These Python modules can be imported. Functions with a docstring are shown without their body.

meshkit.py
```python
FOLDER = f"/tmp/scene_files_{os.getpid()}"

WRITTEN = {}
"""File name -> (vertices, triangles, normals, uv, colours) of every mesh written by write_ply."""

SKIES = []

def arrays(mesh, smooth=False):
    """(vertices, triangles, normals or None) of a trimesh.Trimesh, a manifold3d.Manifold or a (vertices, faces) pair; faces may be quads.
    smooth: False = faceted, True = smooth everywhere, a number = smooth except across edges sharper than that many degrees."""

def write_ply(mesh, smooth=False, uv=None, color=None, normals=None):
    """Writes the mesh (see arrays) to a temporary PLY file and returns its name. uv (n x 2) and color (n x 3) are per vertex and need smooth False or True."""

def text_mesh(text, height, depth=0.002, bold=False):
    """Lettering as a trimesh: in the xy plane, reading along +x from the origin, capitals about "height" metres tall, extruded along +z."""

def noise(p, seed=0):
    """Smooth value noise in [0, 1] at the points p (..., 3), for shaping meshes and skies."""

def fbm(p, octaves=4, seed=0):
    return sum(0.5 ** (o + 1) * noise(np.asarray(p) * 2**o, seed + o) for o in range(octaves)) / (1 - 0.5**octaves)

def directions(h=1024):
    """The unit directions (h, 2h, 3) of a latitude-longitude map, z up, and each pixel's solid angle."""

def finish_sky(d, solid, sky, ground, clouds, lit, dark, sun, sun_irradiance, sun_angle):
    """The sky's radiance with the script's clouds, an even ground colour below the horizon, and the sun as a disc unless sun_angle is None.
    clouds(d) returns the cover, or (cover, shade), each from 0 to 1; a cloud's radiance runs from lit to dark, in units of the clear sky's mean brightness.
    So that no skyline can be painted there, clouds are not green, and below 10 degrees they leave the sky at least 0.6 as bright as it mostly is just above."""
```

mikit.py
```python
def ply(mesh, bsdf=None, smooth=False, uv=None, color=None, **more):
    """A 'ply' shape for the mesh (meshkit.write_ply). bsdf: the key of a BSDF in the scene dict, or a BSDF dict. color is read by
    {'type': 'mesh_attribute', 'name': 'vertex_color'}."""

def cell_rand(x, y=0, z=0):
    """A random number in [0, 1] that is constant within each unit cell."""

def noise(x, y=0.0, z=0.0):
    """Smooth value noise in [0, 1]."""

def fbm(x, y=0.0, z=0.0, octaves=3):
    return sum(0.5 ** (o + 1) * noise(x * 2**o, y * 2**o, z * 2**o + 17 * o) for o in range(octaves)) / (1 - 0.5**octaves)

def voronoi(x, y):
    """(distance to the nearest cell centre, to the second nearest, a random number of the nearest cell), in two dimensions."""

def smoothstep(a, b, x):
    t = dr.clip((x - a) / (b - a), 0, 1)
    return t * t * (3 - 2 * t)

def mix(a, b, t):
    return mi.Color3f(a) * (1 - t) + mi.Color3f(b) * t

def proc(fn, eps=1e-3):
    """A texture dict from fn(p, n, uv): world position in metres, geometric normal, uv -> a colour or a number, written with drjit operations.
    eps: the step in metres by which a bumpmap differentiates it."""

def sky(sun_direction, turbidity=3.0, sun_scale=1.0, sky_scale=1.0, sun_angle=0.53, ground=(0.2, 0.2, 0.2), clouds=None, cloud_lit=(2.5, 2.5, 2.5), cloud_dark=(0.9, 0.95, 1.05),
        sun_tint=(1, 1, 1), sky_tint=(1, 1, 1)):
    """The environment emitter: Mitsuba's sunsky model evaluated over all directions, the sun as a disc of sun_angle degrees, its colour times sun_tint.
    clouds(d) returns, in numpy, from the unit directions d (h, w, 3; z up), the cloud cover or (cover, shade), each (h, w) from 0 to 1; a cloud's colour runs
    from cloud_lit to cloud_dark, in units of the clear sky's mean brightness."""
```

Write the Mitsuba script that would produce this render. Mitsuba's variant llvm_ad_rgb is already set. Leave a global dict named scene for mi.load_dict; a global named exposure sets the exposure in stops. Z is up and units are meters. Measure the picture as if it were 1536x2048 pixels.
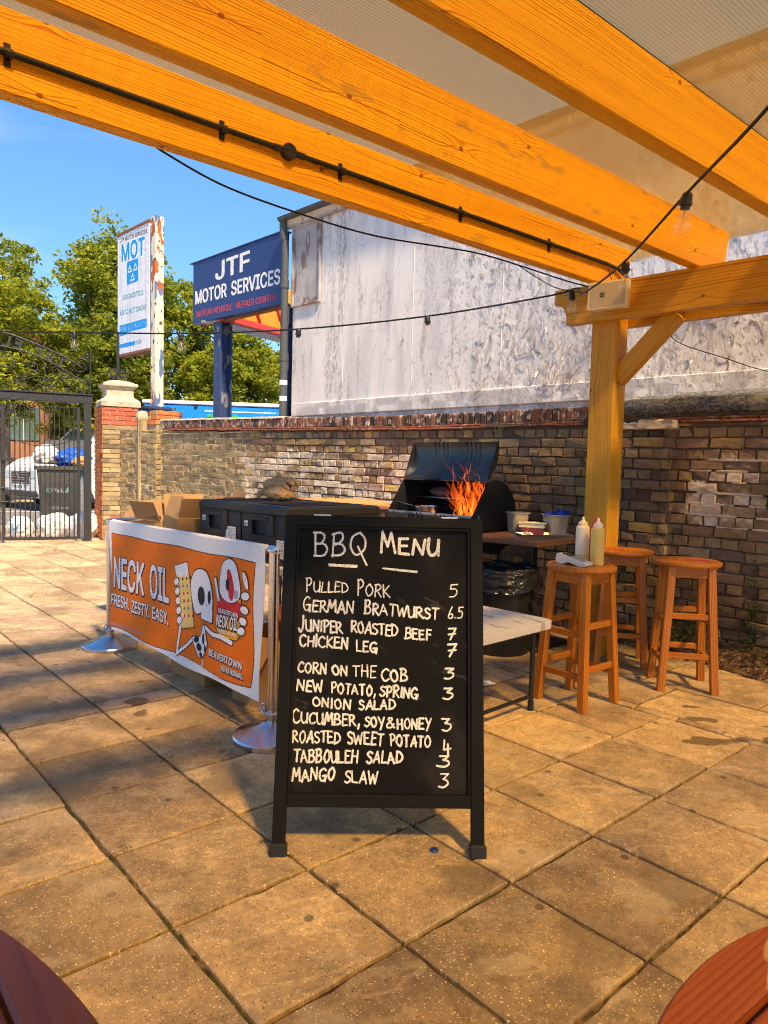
import math, random
import numpy as np
import drjit as dr
import mitsuba as mi
import trimesh
import manifold3d as m3
import shapely
from shapely.geometry import Polygon, LineString, Point, box as sbox
from shapely import affinity
import mikit, meshkit
from mikit import proc, noise, fbm, voronoi, cell_rand, smoothstep, mix

T = mi.ScalarTransform4f
scene, labels = {}, {}
rng = np.random.default_rng(7)
random.seed(7)

# ------------------------------------------------------------------ camera, sky, exposure
CAM = np.array([0.0, 0.0, 1.27])
FWD = np.array([0.0, 0.99797, -0.06366])
UPV = np.array([-0.02460, 0.06364, 0.99767])
scene['camera'] = {'type': 'perspective', 'fov': 57.13, 'fov_axis': 'x', 'near_clip': 0.05, 'far_clip': 400.0,
                   'to_world': T().look_at(origin=CAM.tolist(), target=(CAM + FWD).tolist(), up=UPV.tolist())}
SUN = np.array([0.3214, -0.5567, 0.7660])
def thin_cloud(d):
    f = meshkit.fbm(np.stack([d[..., 0] * 3 + d[..., 1] * 1.0, d[..., 1] * 3 - d[..., 0], d[..., 2] * 9], -1) * 1.4, 4, 3)
    return np.clip((f - 0.62) * 1.2, 0, 0.16)
scene['sky'] = mikit.sky(SUN, turbidity=3.0, sun_scale=1.0, sky_scale=1.0, sun_angle=4.2, sky_tint=(0.76, 1.04, 1.14), sun_tint=(1.0, 0.945, 0.80), clouds=thin_cloud, cloud_lit=(2.2, 2.2, 2.2))
exposure = 2.55

# ------------------------------------------------------------------ frames
TH = -0.785
WE = np.array([math.cos(TH), math.sin(TH), 0.0])          # along the brick wall, to the right and nearer
WM = np.array([math.sin(TH), -math.cos(TH), 0.0])         # out of the wall, towards the yard
WO = np.array([0.0, 6.93, 0.0])
ZA = np.array([0.0, 0.0, 1.0])
def wp(s, m, z=0.0): return WO + WE * s + WM * m + ZA * z
WR = np.stack([WE, WM, ZA], 1)
RA = 0.69
RU = np.array([math.cos(RA), math.sin(RA), 0.0])          # along the rafters, towards the wall
RN = np.array([math.sin(RA), -math.cos(RA), 0.0])
def rp(a, n, z=0.0): return RU * a + RN * n + ZA * z
RR = np.stack([RU, RN, ZA], 1)
def rotz(a):
    c, s = math.cos(a), math.sin(a)
    return np.array([[c, -s, 0], [s, c, 0], [0, 0, 1.0]])

# ------------------------------------------------------------------ naming
used = set()
def key(name):
    n, i = name, 0
    while n in used:
        i += 1
        n = f'{name}_{i:03d}'
    used.add(n)
    return n
def thing(name, label, cat, group=None, kind=None):
    k = key(name)
    labels[k] = {'label': label, 'category': cat}
    if group: labels[k]['group'] = group
    if kind: labels[k]['kind'] = kind
    return k
def part(parent, name, shape, label=None, kind=None):
    k = key(f'{parent}__{name}')
    scene[k] = shape
    if label or kind:
        labels[k] = {}
        if label: labels[k]['label'] = label
        if kind: labels[k]['kind'] = kind
    return k
def single(name, shape, label, cat, group=None, kind=None):
    k = thing(name, label, cat, group, kind)
    scene[k] = shape
    return k

# ------------------------------------------------------------------ mesh building
class M:
    def __init__(self): self.v, self.f, self.uv, self.n = [], [], [], 0
    def add(self, v, f, uv=None):
        v = np.asarray(v, float); f = np.asarray(f, int)
        if f.ndim == 2 and f.shape[1] == 4: f = np.vstack([f[:, [0, 1, 2]], f[:, [0, 2, 3]]])
        self.v.append(v); self.f.append(f + self.n); self.n += len(v)
        self.uv.append(np.zeros((len(v), 2)) if uv is None else np.asarray(uv, float))
        return self
    def mesh(self, at=None, R=None):
        v = np.vstack(self.v)
        if R is not None: v = v @ np.asarray(R).T
        if at is not None: v = v + np.asarray(at)
        return v, np.vstack(self.f)
    def ply(self, bsdf, smooth=False, at=None, R=None, uv=True, **kw):
        return mikit.ply(self.mesh(at, R), bsdf, smooth=smooth, uv=np.vstack(self.uv) if (uv and smooth in (False, True)) else None, **kw)
    # chamfered box; uv: metres along the longest axis and round the girth
    def box(self, c, size, bev=0.004, R=None, uo=None):
        s = np.asarray(size, float) / 2; b = min(bev, 0.45 * s.min() * 2 / 2)
        L = int(np.argmax(size)); others = [k for k in range(3) if k != L]
        c = np.asarray(c, float); R = np.eye(3) if R is None else np.asarray(R)
        uo = rng.random(2) * 50 if uo is None else np.asarray(uo)
        V, F, UV = [], [], []
        def face(pts):
            pts = np.asarray(pts); nrm = np.cross(pts[1] - pts[0], pts[2] - pts[0])
            if nrm @ pts.mean(0) < 0: pts = pts[::-1]; nrm = -nrm
            i = len(V); a = int(np.argmax(np.abs(nrm)))
            for p in pts:
                V.append(c + R @ p)
                if a == L: UV.append(uo + [30 + p[others[0]] * 0.15, p[others[1]] * 3])
                elif a == others[0]: UV.append(uo + [p[L], p[others[1]] + (s[others[0]] + s[others[1]]) * (1 if nrm[a] > 0 else 3)])
                else: UV.append(uo + [p[L], p[others[0]] + (0 if nrm[a] > 0 else 2 * (s[others[0]] + s[others[1]]))])
            F.append([i, i + 1, i + 2])
            if len(pts) == 4: F.append([i, i + 2, i + 3])
        for a in range(3):
            o = [k for k in range(3) if k != a]
            for sg in (1, -1):
                q = []
                for (x, y) in ((1, 1), (-1, 1), (-1, -1), (1, -1)):
                    p = np.zeros(3); p[a] = sg * s[a]; p[o[0]] = x * (s[o[0]] - b); p[o[1]] = y * (s[o[1]] - b); q.append(p)
                face(q)
        if b > 1e-6:
            for a in range(3):
                o = [k for k in range(3) if k != a]
                for x in (1, -1):
                    for y in (1, -1):
                        q = []
                        for t, w in ((1, 0), (-1, 0), (-1, 1), (1, 1)):
                            p = np.zeros(3); p[a] = t * (s[a] - b)
                            p[o[0]] = x * (s[o[0]] - (b if w else 0)); p[o[1]] = y * (s[o[1]] - (0 if w else b)); q.append(p)
                        face(q)
            for x in (1, -1):
                for y in (1, -1):
                    for z in (1, -1):
                        sg = np.array([x, y, z]); q = []
                        for k in range(3):
                            p = sg * (s - b); p[k] = sg[k] * s[k]; q.append(p)
                        face(q)
        return self.add(V, F, UV)
    def beam(self, p, q, w, h, up=ZA, bev=0.004, uo=None):      # bar from p to q; w across, h along up
        p, q = np.asarray(p, float), np.asarray(q, float); x = q - p; L = np.linalg.norm(x); x = x / L
        y = np.cross(up, x); y = y / np.linalg.norm(y); z = np.cross(x, y)
        return self.box((p + q) / 2, (L, w, h), bev, np.stack([x, y, z], 1), uo)
    def taper(self, p, q, w0, w1, R):      # square leg, base p (width w0) to top q (width w1), axes of R
        p, q = np.asarray(p, float), np.asarray(q, float); V, F, UV = [], [], []; uo = rng.random(2) * 50
        X, Y = R[:, 0], R[:, 1]; b = 0.12
        ring = [(1, 1 - b), (1 - b, 1), (-1 + b, 1), (-1, 1 - b), (-1, -1 + b), (-1 + b, -1), (1 - b, -1), (1, -1 + b)]
        L = np.linalg.norm(q - p)
        for k in range(8):
            a, c = ring[k], ring[(k + 1) % 8]; i = len(V)
            for (pt, w, (u, t), l) in ((p, w0, a, 0), (p, w0, c, 0), (q, w1, c, L), (q, w1, a, L)):
                V.append(pt + X * u * w / 2 + Y * t * w / 2); UV.append(uo + [l, (k + (t if abs(u) == 1 else u) * 0.5) * w0 * 0.7])
            F += [[i, i + 1, i + 2], [i, i + 2, i + 3]]
        for pt, w, rev in ((p, w0, True), (q, w1, False)):
            i = len(V)
            for (u, t) in ring: V.append(pt + X * u * w / 2 + Y * t * w / 2); UV.append(uo + [u * .1 * w, t * w])
            for k in range(1, 7): F.append([i, i + k + 1, i + k] if rev else [i, i + k, i + k + 1])
        return self.add(V, F, UV)
    def tube(self, pts, r, sides=8, closed=False, cap=True):
        p = np.asarray(pts, float); n = len(p); r = np.broadcast_to(r, (n,))
        t = np.roll(p, -1, 0) - np.roll(p, 1, 0) if closed else np.gradient(p, axis=0)
        t = t / (np.linalg.norm(t, axis=1, keepdims=True) + 1e-12)
        a = np.cross(t[0], [0.13, 0.29, 0.95]); a = a / np.linalg.norm(a); A = []
        for k in range(n):
            a = a - t[k] * (a @ t[k]); a = a / (np.linalg.norm(a) + 1e-12); A.append(a)
        A = np.array(A); B = np.cross(t, A); g = np.arange(sides) * 2 * np.pi / sides
        v = p[:, None] + r[:, None, None] * (np.cos(g)[None, :, None] * A[:, None] + np.sin(g)[None, :, None] * B[:, None])
        I = np.arange(n if closed else n - 1); f = []
        for i in I:
            j = (i + 1) % n
            for k in range(sides):
                l = (k + 1) % sides
                f.append([i * sides + k, i * sides + l, j * sides + l, j * sides + k])
        v = v.reshape(-1, 3); f = np.array(f); f = np.vstack([f[:, [0, 1, 2]], f[:, [0, 2, 3]]])
        if cap and not closed:
            c0, c1 = len(v), len(v) + 1; v = np.vstack([v, p[0], p[-1]])
            e = [[c0, (k + 1) % sides, k] for k in range(sides)] + [[c1, (n - 1) * sides + k, (n - 1) * sides + (k + 1) % sides] for k in range(sides)]
            f = np.vstack([f, e])
        return self.add(v, f)
    def lathe(self, prof, c=(0, 0, 0), sides=24, R=None):
        prof = np.asarray(prof, float); g = np.arange(sides) * 2 * np.pi / sides
        v = np.stack([prof[:, 0][:, None] * np.cos(g), prof[:, 0][:, None] * np.sin(g), np.broadcast_to(prof[:, 1][:, None], (len(prof), sides))], -1).reshape(-1, 3)
        f = []
        for i in range(len(prof) - 1):
            for k in range(sides):
                l = (k + 1) % sides; f.append([i * sides + k, i * sides + l, (i + 1) * sides + l, (i + 1) * sides + k])
        f = np.array(f); f = np.vstack([f[:, [0, 1, 2]], f[:, [0, 2, 3]]])
        if R is not None: v = v @ np.asarray(R).T
        return self.add(v + np.asarray(c, float), f)
    def prism(self, poly, depth, O=(0, 0, 0), R=None):      # shapely polygon in x,y of R, extruded along z of R
        R = np.eye(3) if R is None else np.asarray(R)
        for g in getattr(poly, 'geoms', [poly]):
            if g.geom_type != 'Polygon' or g.area < 1e-9: continue
            t = trimesh.creation.extrude_polygon(g, depth, engine='earcut')
            self.add(np.asarray(t.vertices) @ R.T + np.asarray(O, float), t.faces)
        return self
    def quad(self, a, b, c, d, uv=None): return self.add([a, b, c, d], [[0, 1, 2], [0, 2, 3]], uv)
    def tri(self, t, R=None, at=(0, 0, 0)):
        v = np.asarray(t.vertices); v = v if R is None else v @ np.asarray(R).T
        return self.add(v + np.asarray(at, float), t.faces)
    def man(self, m):
        q = m.to_mesh(); return self.add(np.array(q.vert_properties[:, :3], float), np.array(q.tri_verts, int))

def catmull(pts, n=6, closed=False):
    p = np.asarray(pts, float)
    if len(p) < 3: return p
    q = np.vstack([p[-1], p, p[0], p[1]]) if closed else np.vstack([2 * p[0] - p[1], p, 2 * p[-1] - p[-2]])
    out = []
    for i in range(1, len(q) - 2):
        for k in range(n):
            t = k / n; a, b, c, d = q[i - 1], q[i], q[i + 1], q[i + 2]
            out.append(0.5 * (2 * b + (c - a) * t + (2 * a - 5 * b + 4 * c - d) * t * t + (3 * b - a - 3 * c + d) * t ** 3))
    if not closed: out.append(p[-1])
    return np.array(out)
_txt = {}
def text_poly(text, bold=True):            # lettering as a shapely shape, capitals 1 unit tall, from x = 0
    if (text, bold) not in _txt:
        t = meshkit.text_mesh(text, 1.0, 0.1, bold)
        top = t.triangles[np.abs(t.face_normals[:, 2]) > 0.9]; top = top[top[:, :, 2].mean(1) > 0.05][:, :, :2]
        s = shapely.union_all([Polygon(q) for q in top]).buffer(0.002).simplify(0.004)
        _txt[(text, bold)] = affinity.translate(s, -s.bounds[0], 0)
    return _txt[(text, bold)]
def fit_text(text, x0, y0, x1, h, y1=None, bold=True):      # stretched to run from (x0, y0) to (x1, y1), h tall
    s = text_poly(text, bold); y1 = y0 if y1 is None else y1
    s = affinity.scale(s, (x1 - x0) / s.bounds[2], h, origin=(0, 0))
    return affinity.affine_transform(s, [1, 0, (y1 - y0) / (x1 - x0), 1, x0, y0])

# ------------------------------------------------------------------ materials
def rgb(*c): return {'type': 'rgb', 'value': [float(x) for x in c]}
def two(b): return {'type': 'twosided', 'bsdf': b}
def prin(c, rough=0.6, spec=0.5, metal=0.0, **k):
    return two({'type': 'principled', 'base_color': c if isinstance(c, dict) else rgb(*c), 'roughness': rough, 'specular': spec, 'metallic': metal, **k})
def bump(b, fn, scale=1.0, eps=1e-3):
    return two({'type': 'bumpmap', 'arbitrary': proc(fn, eps), 'scale': scale, 'bsdf': b['bsdf'] if b['type'] == 'twosided' else b})
def mat(name, b): scene[name] = b; return name
def C(r, g, b): return mi.Color3f(r, g, b)
# wood: u = metres along the grain, v = metres across (from the mesh's uv)
def wood_fn(light, dark, ring=70.0, knots=0.55, contrast=1.0, stain=None, scr=0.0, period=0.0):
    def f(p, n, uv):
        u, v = uv.x, uv.y
        cx = dr.floor(u / 0.62)
        kx = (cx + 0.2 + 0.6 * cell_rand(cx, 3, 1)) * 0.62
        cy = dr.floor(v / 0.30)
        ky = (cy + 0.15 + 0.7 * cell_rand(cx, cy, 2)) * 0.30
        on = dr.select(cell_rand(cx, cy, 5) < knots, 1.0, 0.0)
        du, dv = (u - kx), (v - ky)
        d2 = dr.square(du / 0.10) + dr.square(dv / 0.030)
        pull = on * dr.exp(-d2) * 0.026
        w = v + pull * dr.select(dv > 0, 1.0, -1.0)
        w = w + 0.055 * (fbm(u * 0.55, v * 2.2, 2.0) - 0.5) + 0.016 * (noise(u * 2.1, v * 7.0, 7.0) - 0.5)
        r = w * ring + 2.2 * noise(u * 0.35, v * 5.0, 31.0) + 0.5 * noise(u * 1.5, v * 60.0, 33.0)
        fr = r - dr.floor(r)
        late = smoothstep(0.30, 0.90, fr) * (1 - smoothstep(0.90, 1.0, fr))
        fibre = noise(u * 5.0, v * 420.0, 1.0)
        tone = noise(u * 0.8, v * 5.0, 9.0)
        t = dr.clip(contrast * (0.72 * late * (0.3 + 1.1 * cell_rand(dr.floor(r), 1, 1)) + 0.34 * (fibre - 0.35) + 0.40 * (tone - 0.4)), 0, 1)
        c = mix(light, dark, t)
        if period > 0: c = c * (0.86 + 0.26 * cell_rand(dr.floor((u + 0.75) / period), 3, 3))
        k = on * smoothstep(1.0, 0.55, dr.square(du / 0.014) + dr.square(dv / 0.011))
        c = mix(c, (dark[0] * 0.45, dark[1] * 0.35, dark[2] * 0.4), k * 0.85)
        if stain is not None:
            s = smoothstep(0.64, 0.78, fbm(u * 6.0, v * 17.0, 3.0, 4)) * smoothstep(0.66, 0.8, noise(u * 0.9, v * 3.0, 12.0))
            c = mix(c, stain, s * 0.45)
            c = mix(c, (dark[0] * 0.5, dark[1] * 0.4, dark[2]), smoothstep(0.0028, 0.001, dr.abs(v - ky - 0.03 * (fbm(u * 2.0, 1.0, 5.0) - 0.5))) * smoothstep(0.60, 0.64, noise(u * 0.8, cy, 3.0)) * 0.8)
            c = c * (1 + 0.10 * (noise(u * 45.0, v * 2.0, 8.0) - 0.5) * smoothstep(0.4, 0.6, noise(u * 1.2, v * 3.0, 15.0)))
        if scr > 0:
            s = smoothstep(0.006, 0.002, dr.abs(noise(u * 1.7 + v * 3.0, v * 14.0, 4.0) - 0.5)) * smoothstep(0.5, 0.7, noise(u * 9, v * 18, 20.0)) + smoothstep(0.004, 0.001, dr.abs(noise(u * 2.3 - v * 9.0, v * 9.0, 14.0) - 0.45)) * smoothstep(0.55, 0.7, noise(u * 7, v * 12, 26.0))
            c = mix(c, (0.45, 0.22, 0.12), dr.clip(s, 0, 1) * scr)
        return c
    def h(p, n, uv):
        return 0.6 * noise(uv.x * 5.0, uv.y * 420.0, 1.0) + 0.8 * fbm(uv.x * 2.0, uv.y * 40.0, 5.0)
    return f, h
f, h = wood_fn((0.86, 0.42, 0.010), (0.47, 0.145, 0.004), 105.0, 0.75, 1.0, stain=(0.22, 0.15, 0.07), period=7.7)
mat('m_beam', bump(prin(proc(f), 0.5, 0.22), h, 0.0007))
f, h = wood_fn((0.62, 0.31, 0.022), (0.36, 0.14, 0.008), 60.0, 0.35, 1.0)
mat('m_header', bump(prin(proc(f), 0.5, 0.25), h, 0.0007))
f, h = wood_fn((0.50, 0.165, 0.016), (0.27, 0.066, 0.006), 95.0, 0.05, 0.9)
mat('m_stool', bump(prin(proc(f), 0.38, 0.35), h, 0.0004))
f, h = wood_fn((0.31, 0.074, 0.022), (0.17, 0.033, 0.010), 130.0, 0.8, 0.8, scr=0.9)
mat('m_redwood', bump(prin(proc(f), 0.48, 0.25), h, 0.0009))
f, h = wood_fn((0.115, 0.034, 0.028), (0.065, 0.018, 0.016), 60.0, 0.3, 0.8, scr=0.35)
mat('m_maroon', bump(prin(proc(f), 0.40, 0.3), h, 0.0008))
f, h = wood_fn((0.17, 0.075, 0.035), (0.08, 0.030, 0.015), 80.0, 0.2, 1.0)
mat('m_darkwood', bump(prin(proc(f), 0.45, 0.5), h, 0.0005))
f, h = wood_fn((0.72, 0.25, 0.09), (0.55, 0.17, 0.05), 60.0, 0.2, 0.8)
mat('m_orangewood', bump(prin(proc(f), 0.5, 0.4), h, 0.0005))
f, h = wood_fn((0.42, 0.25, 0.17), (0.30, 0.17, 0.11), 50.0, 0.2, 0.8)
mat('m_fence', prin(proc(f), 0.8, 0.2))

# paving: uv = two random numbers of the slab, pattern from the place on the ground
WET = [(1.70, 3.60, .10, .05), (1.93, 3.30, .10, .07), (1.62, 3.30, .13, .05), (1.80, 3.34, .06, .03), (1.99, 3.52, .04, .02), (1.72, 3.80, .05, .02), (-1.27, 3.66, .075, .055), (-1.20, 3.50, .035, .06)]
def slab_fn(p, n, uv):
    x, y, r, q = p.x, p.y, uv.x, uv.y          # q above 1: riven sandstone flags, else exposed-aggregate concrete
    big = fbm(x * 2.1 + r * 37, y * 2.1 + r * 19, 1.0, 4)
    riv = fbm(x * 1.4 + r * 11, y * 6.0 + x * 2.5, 3.0, 4)
    sand = smoothstep(0.99, 1.0, q)
    c = mix((0.40, 0.265, 0.125), (0.54, 0.365, 0.175), smoothstep(0.3, 0.7, big))
    c = mix(c, (0.31, 0.20, 0.105), smoothstep(0.5, 0.95, q) * (1 - sand) * 0.7)
    c = mix(c, (0.215, 0.150, 0.088), smoothstep(0.47, 0.68, riv) * 0.45)
    c = mix(c, (0.58, 0.42, 0.22), smoothstep(0.035, 0.01, dr.abs(fbm(x * 2.6 + r * 9, y * 5.0 - x * 1.5, 23.0, 4) - 0.47)) * 0.40)
    f = mix((0.355, 0.25, 0.15), (0.42, 0.31, 0.19), smoothstep(0.35, 0.65, big))
    f = mix(f, (0.345, 0.225, 0.165), smoothstep(0.50, 0.70, riv) * 0.7)
    c = (c * (1 - sand) + f * sand) * (0.74 + 0.50 * r)
    a, b, k = voronoi(x * 150, y * 150)
    size = 0.18 + 0.30 * cell_rand(k * 5000, 2, 1)
    c = mix(c, (0.85, 0.68, 0.43), dr.select(k > 0.78, 1.0, 0.0) * smoothstep(size, size - 0.16, a) * (0.35 + 0.65 * cell_rand(k * 3000, 5, 1)) * (1 - 0.75 * sand))
    c = mix(c, (0.12, 0.075, 0.036), dr.select(k < 0.16, 1.0, 0.0) * smoothstep(size, size - 0.16, a) * 0.7 * (1 - 0.6 * sand))
    g = 0.5 * fbm(x * 75, y * 75, 5.0, 3) + 0.5 * fbm(x * 19, y * 19, 6.0, 4)
    c = c * (0.50 + 1.0 * g)
    for (wx, wy, rx, ry) in WET:
        e = dr.square((x - wx) / rx) + dr.square((y - wy) / ry) + 3.2 * (fbm(x * 11, y * 11, 8.0, 4) - 0.5)
        c = mix(c, (0.075, 0.045, 0.024), smoothstep(1.1, 0.65, e) * 0.75)
    ga, gb, gk = voronoi(x * 3.1, y * 3.1)
    c = mix(c, (0.10, 0.075, 0.05), smoothstep(0.055, 0.035, ga + 0.02 * (fbm(x * 60, y * 60, 2.0) - 0.5)) * dr.select(gk > 0.45, 0.75, 0.0))
    dirt = smoothstep(0.54, 0.72, fbm(x * 3.3 + 9, y * 3.3, 9.0, 4))
    c = mix(c, (0.60, 0.47, 0.30), smoothstep(0.58, 0.75, fbm(x * 5 + y * 3, y * 9 - x * 2, 14.0, 4)) * 0.35)
    return mix(c, (0.15, 0.105, 0.062), dirt * 0.55)
def slab_h(p, n, uv):
    x, y = p.x, p.y
    return fbm(x * 28, y * 28, 1.0, 4) + 0.8 * fbm(x * 3.0 + y * 8.0 + uv.x * 11, y * 2.0, 3.0, 3) + 0.35 * noise(x * 260, y * 260, 2.0)
mat('m_slab', bump(prin(proc(slab_fn), 0.78, 0.3), slab_h, 0.0042))
def joint_fn(p, n, uv):
    g = fbm(p.x * 40, p.y * 40, 1.0, 3)
    c = mix((0.06, 0.042, 0.026), (0.20, 0.145, 0.085), smoothstep(0.3, 0.75, g))
    return mix(c, (0.07, 0.085, 0.03), smoothstep(0.56, 0.66, fbm(p.x * 6, p.y * 6, 4.0)) * 0.7)
mat('m_joint', bump(prin(proc(joint_fn), 0.95, 0.1), lambda p, n, uv: fbm(p.x * 90, p.y * 90, 2.0), 0.006))
def soil_fn(p, n, uv):
    a, b, k = voronoi(p.x * 55, p.y * 55)
    c = mix((0.085, 0.055, 0.032), (0.30, 0.19, 0.10), k)
    return c * (0.45 + 0.9 * smoothstep(0.0, 0.35, b - a))
mat('m_soil', bump(prin(proc(soil_fn), 0.9, 0.2), lambda p, n, uv: fbm(p.x * 60, p.y * 60, 2.0), 0.008))
def road_fn(p, n, uv):
    a = noise(p.x * 60, p.y * 60, 1.0)
    return mix((0.10, 0.095, 0.095), (0.16, 0.15, 0.145), a * 0.6 + 0.4 * fbm(p.x, p.y, 2.0))
mat('m_road', prin(proc(road_fn), 0.85, 0.3))
mat('m_footway', prin((0.38, 0.275, 0.185), 0.85, 0.3))
mat('m_kerb', prin((0.42, 0.38, 0.33), 0.85, 0.3))

# old brickwork: uv.x picks the brick's clay, uv.y its wear; limewash and soot lie where they do on the wall, sunlight is painted into both ends
def wall_st(p): return p.x * float(WE[0]) + (p.y - 6.93) * float(WE[1])
def stains(c, p, r, w):
    s, z = wall_st(p), p.z
    gr = fbm(p.x * 30 + r * 9, p.y * 30, p.z * 30, 3)
    patch = fbm(s * 2.3, z * 4.5, 6.0, 4) - 0.5
    zone = smoothstep(1.0, 0.75, dr.abs(s + 1.15) / 2.0) * smoothstep(0.50, 0.18, dr.abs(z - 1.10)) + smoothstep(2.75, 2.90, s) * smoothstep(0.40, 0.12, dr.abs(z - 1.20))  # second term: raking sun on the right end, painted as pale bricks
    lime_sun = smoothstep(0.55, 1.05, zone * 0.75 + 1.3 * patch + 0.75 * (w - 0.45) + 0.5 * (gr - 0.5))
    c = mix(c, (0.70, 0.57, 0.44), lime_sun * 0.8)
    soot = smoothstep(0.45, 0.95, 0.40 + 1.4 * (fbm(s * 1.6 + 4, z * 2.6, 3.0, 4) - 0.5) + 0.45 * (r - 0.5) - 0.35 * zone)
    c = mix(c, (0.095, 0.062, 0.044), soot * 0.6)
    c = mix(c, (0.13, 0.115, 0.045), smoothstep(0.62, 0.74, fbm(s * 5, z * 7, 9.0, 4)) * 0.35)
    return c * (0.70 + 0.60 * gr)
def brick_fn(p, n, uv):
    r, w = uv.x, uv.y
    c = mix((0.250, 0.165, 0.082), (0.215, 0.130, 0.085), smoothstep(0.28, 0.40, r))
    c = mix(c, (0.30, 0.21, 0.115), smoothstep(0.58, 0.62, r))
    c = mix(c, (0.150, 0.098, 0.074), smoothstep(0.74, 0.78, r))
    c = mix(c, (0.42, 0.285, 0.095), smoothstep(0.935, 0.945, r))
    st = wall_st(p)
    c = mix(c, (0.40, 0.31, 0.165), smoothstep(-2.2, -3.2, st + 1.2 * (fbm(st * 1.5, p.z * 3, 21.0) - 0.5) + 0.5 * (p.z - 1.3)) * 0.5)  # left end lightened and yellowed: sunlight painted into the brick colour
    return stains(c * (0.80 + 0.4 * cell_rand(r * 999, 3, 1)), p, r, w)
def brick_h(p, n, uv): return fbm(p.x * 55, p.y * 55, p.z * 55 + uv.x * 30, 4) + 0.8 * fbm(p.x * 16, p.y * 16, p.z * 70, 2)
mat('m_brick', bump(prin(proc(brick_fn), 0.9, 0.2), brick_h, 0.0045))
def mortar_fn(p, n, uv):
    s = wall_st(p)
    old = smoothstep(-3.1, -2.2, s + 0.9 * (fbm(s * 2, p.z * 3, 1.0) - 0.5))
    return mix((0.50, 0.40, 0.25), (0.115, 0.080, 0.055), old) * (0.7 + 0.6 * fbm(p.x * 24, p.y * 24, p.z * 24))
mat('m_mortar', bump(prin(proc(mortar_fn), 0.95, 0.1), lambda p, n, uv: fbm(p.x * 70, p.y * 70, p.z * 70, 3), 0.006))
mat('m_ledge', prin((0.60, 0.51, 0.41), 0.95, 0.1))
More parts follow.
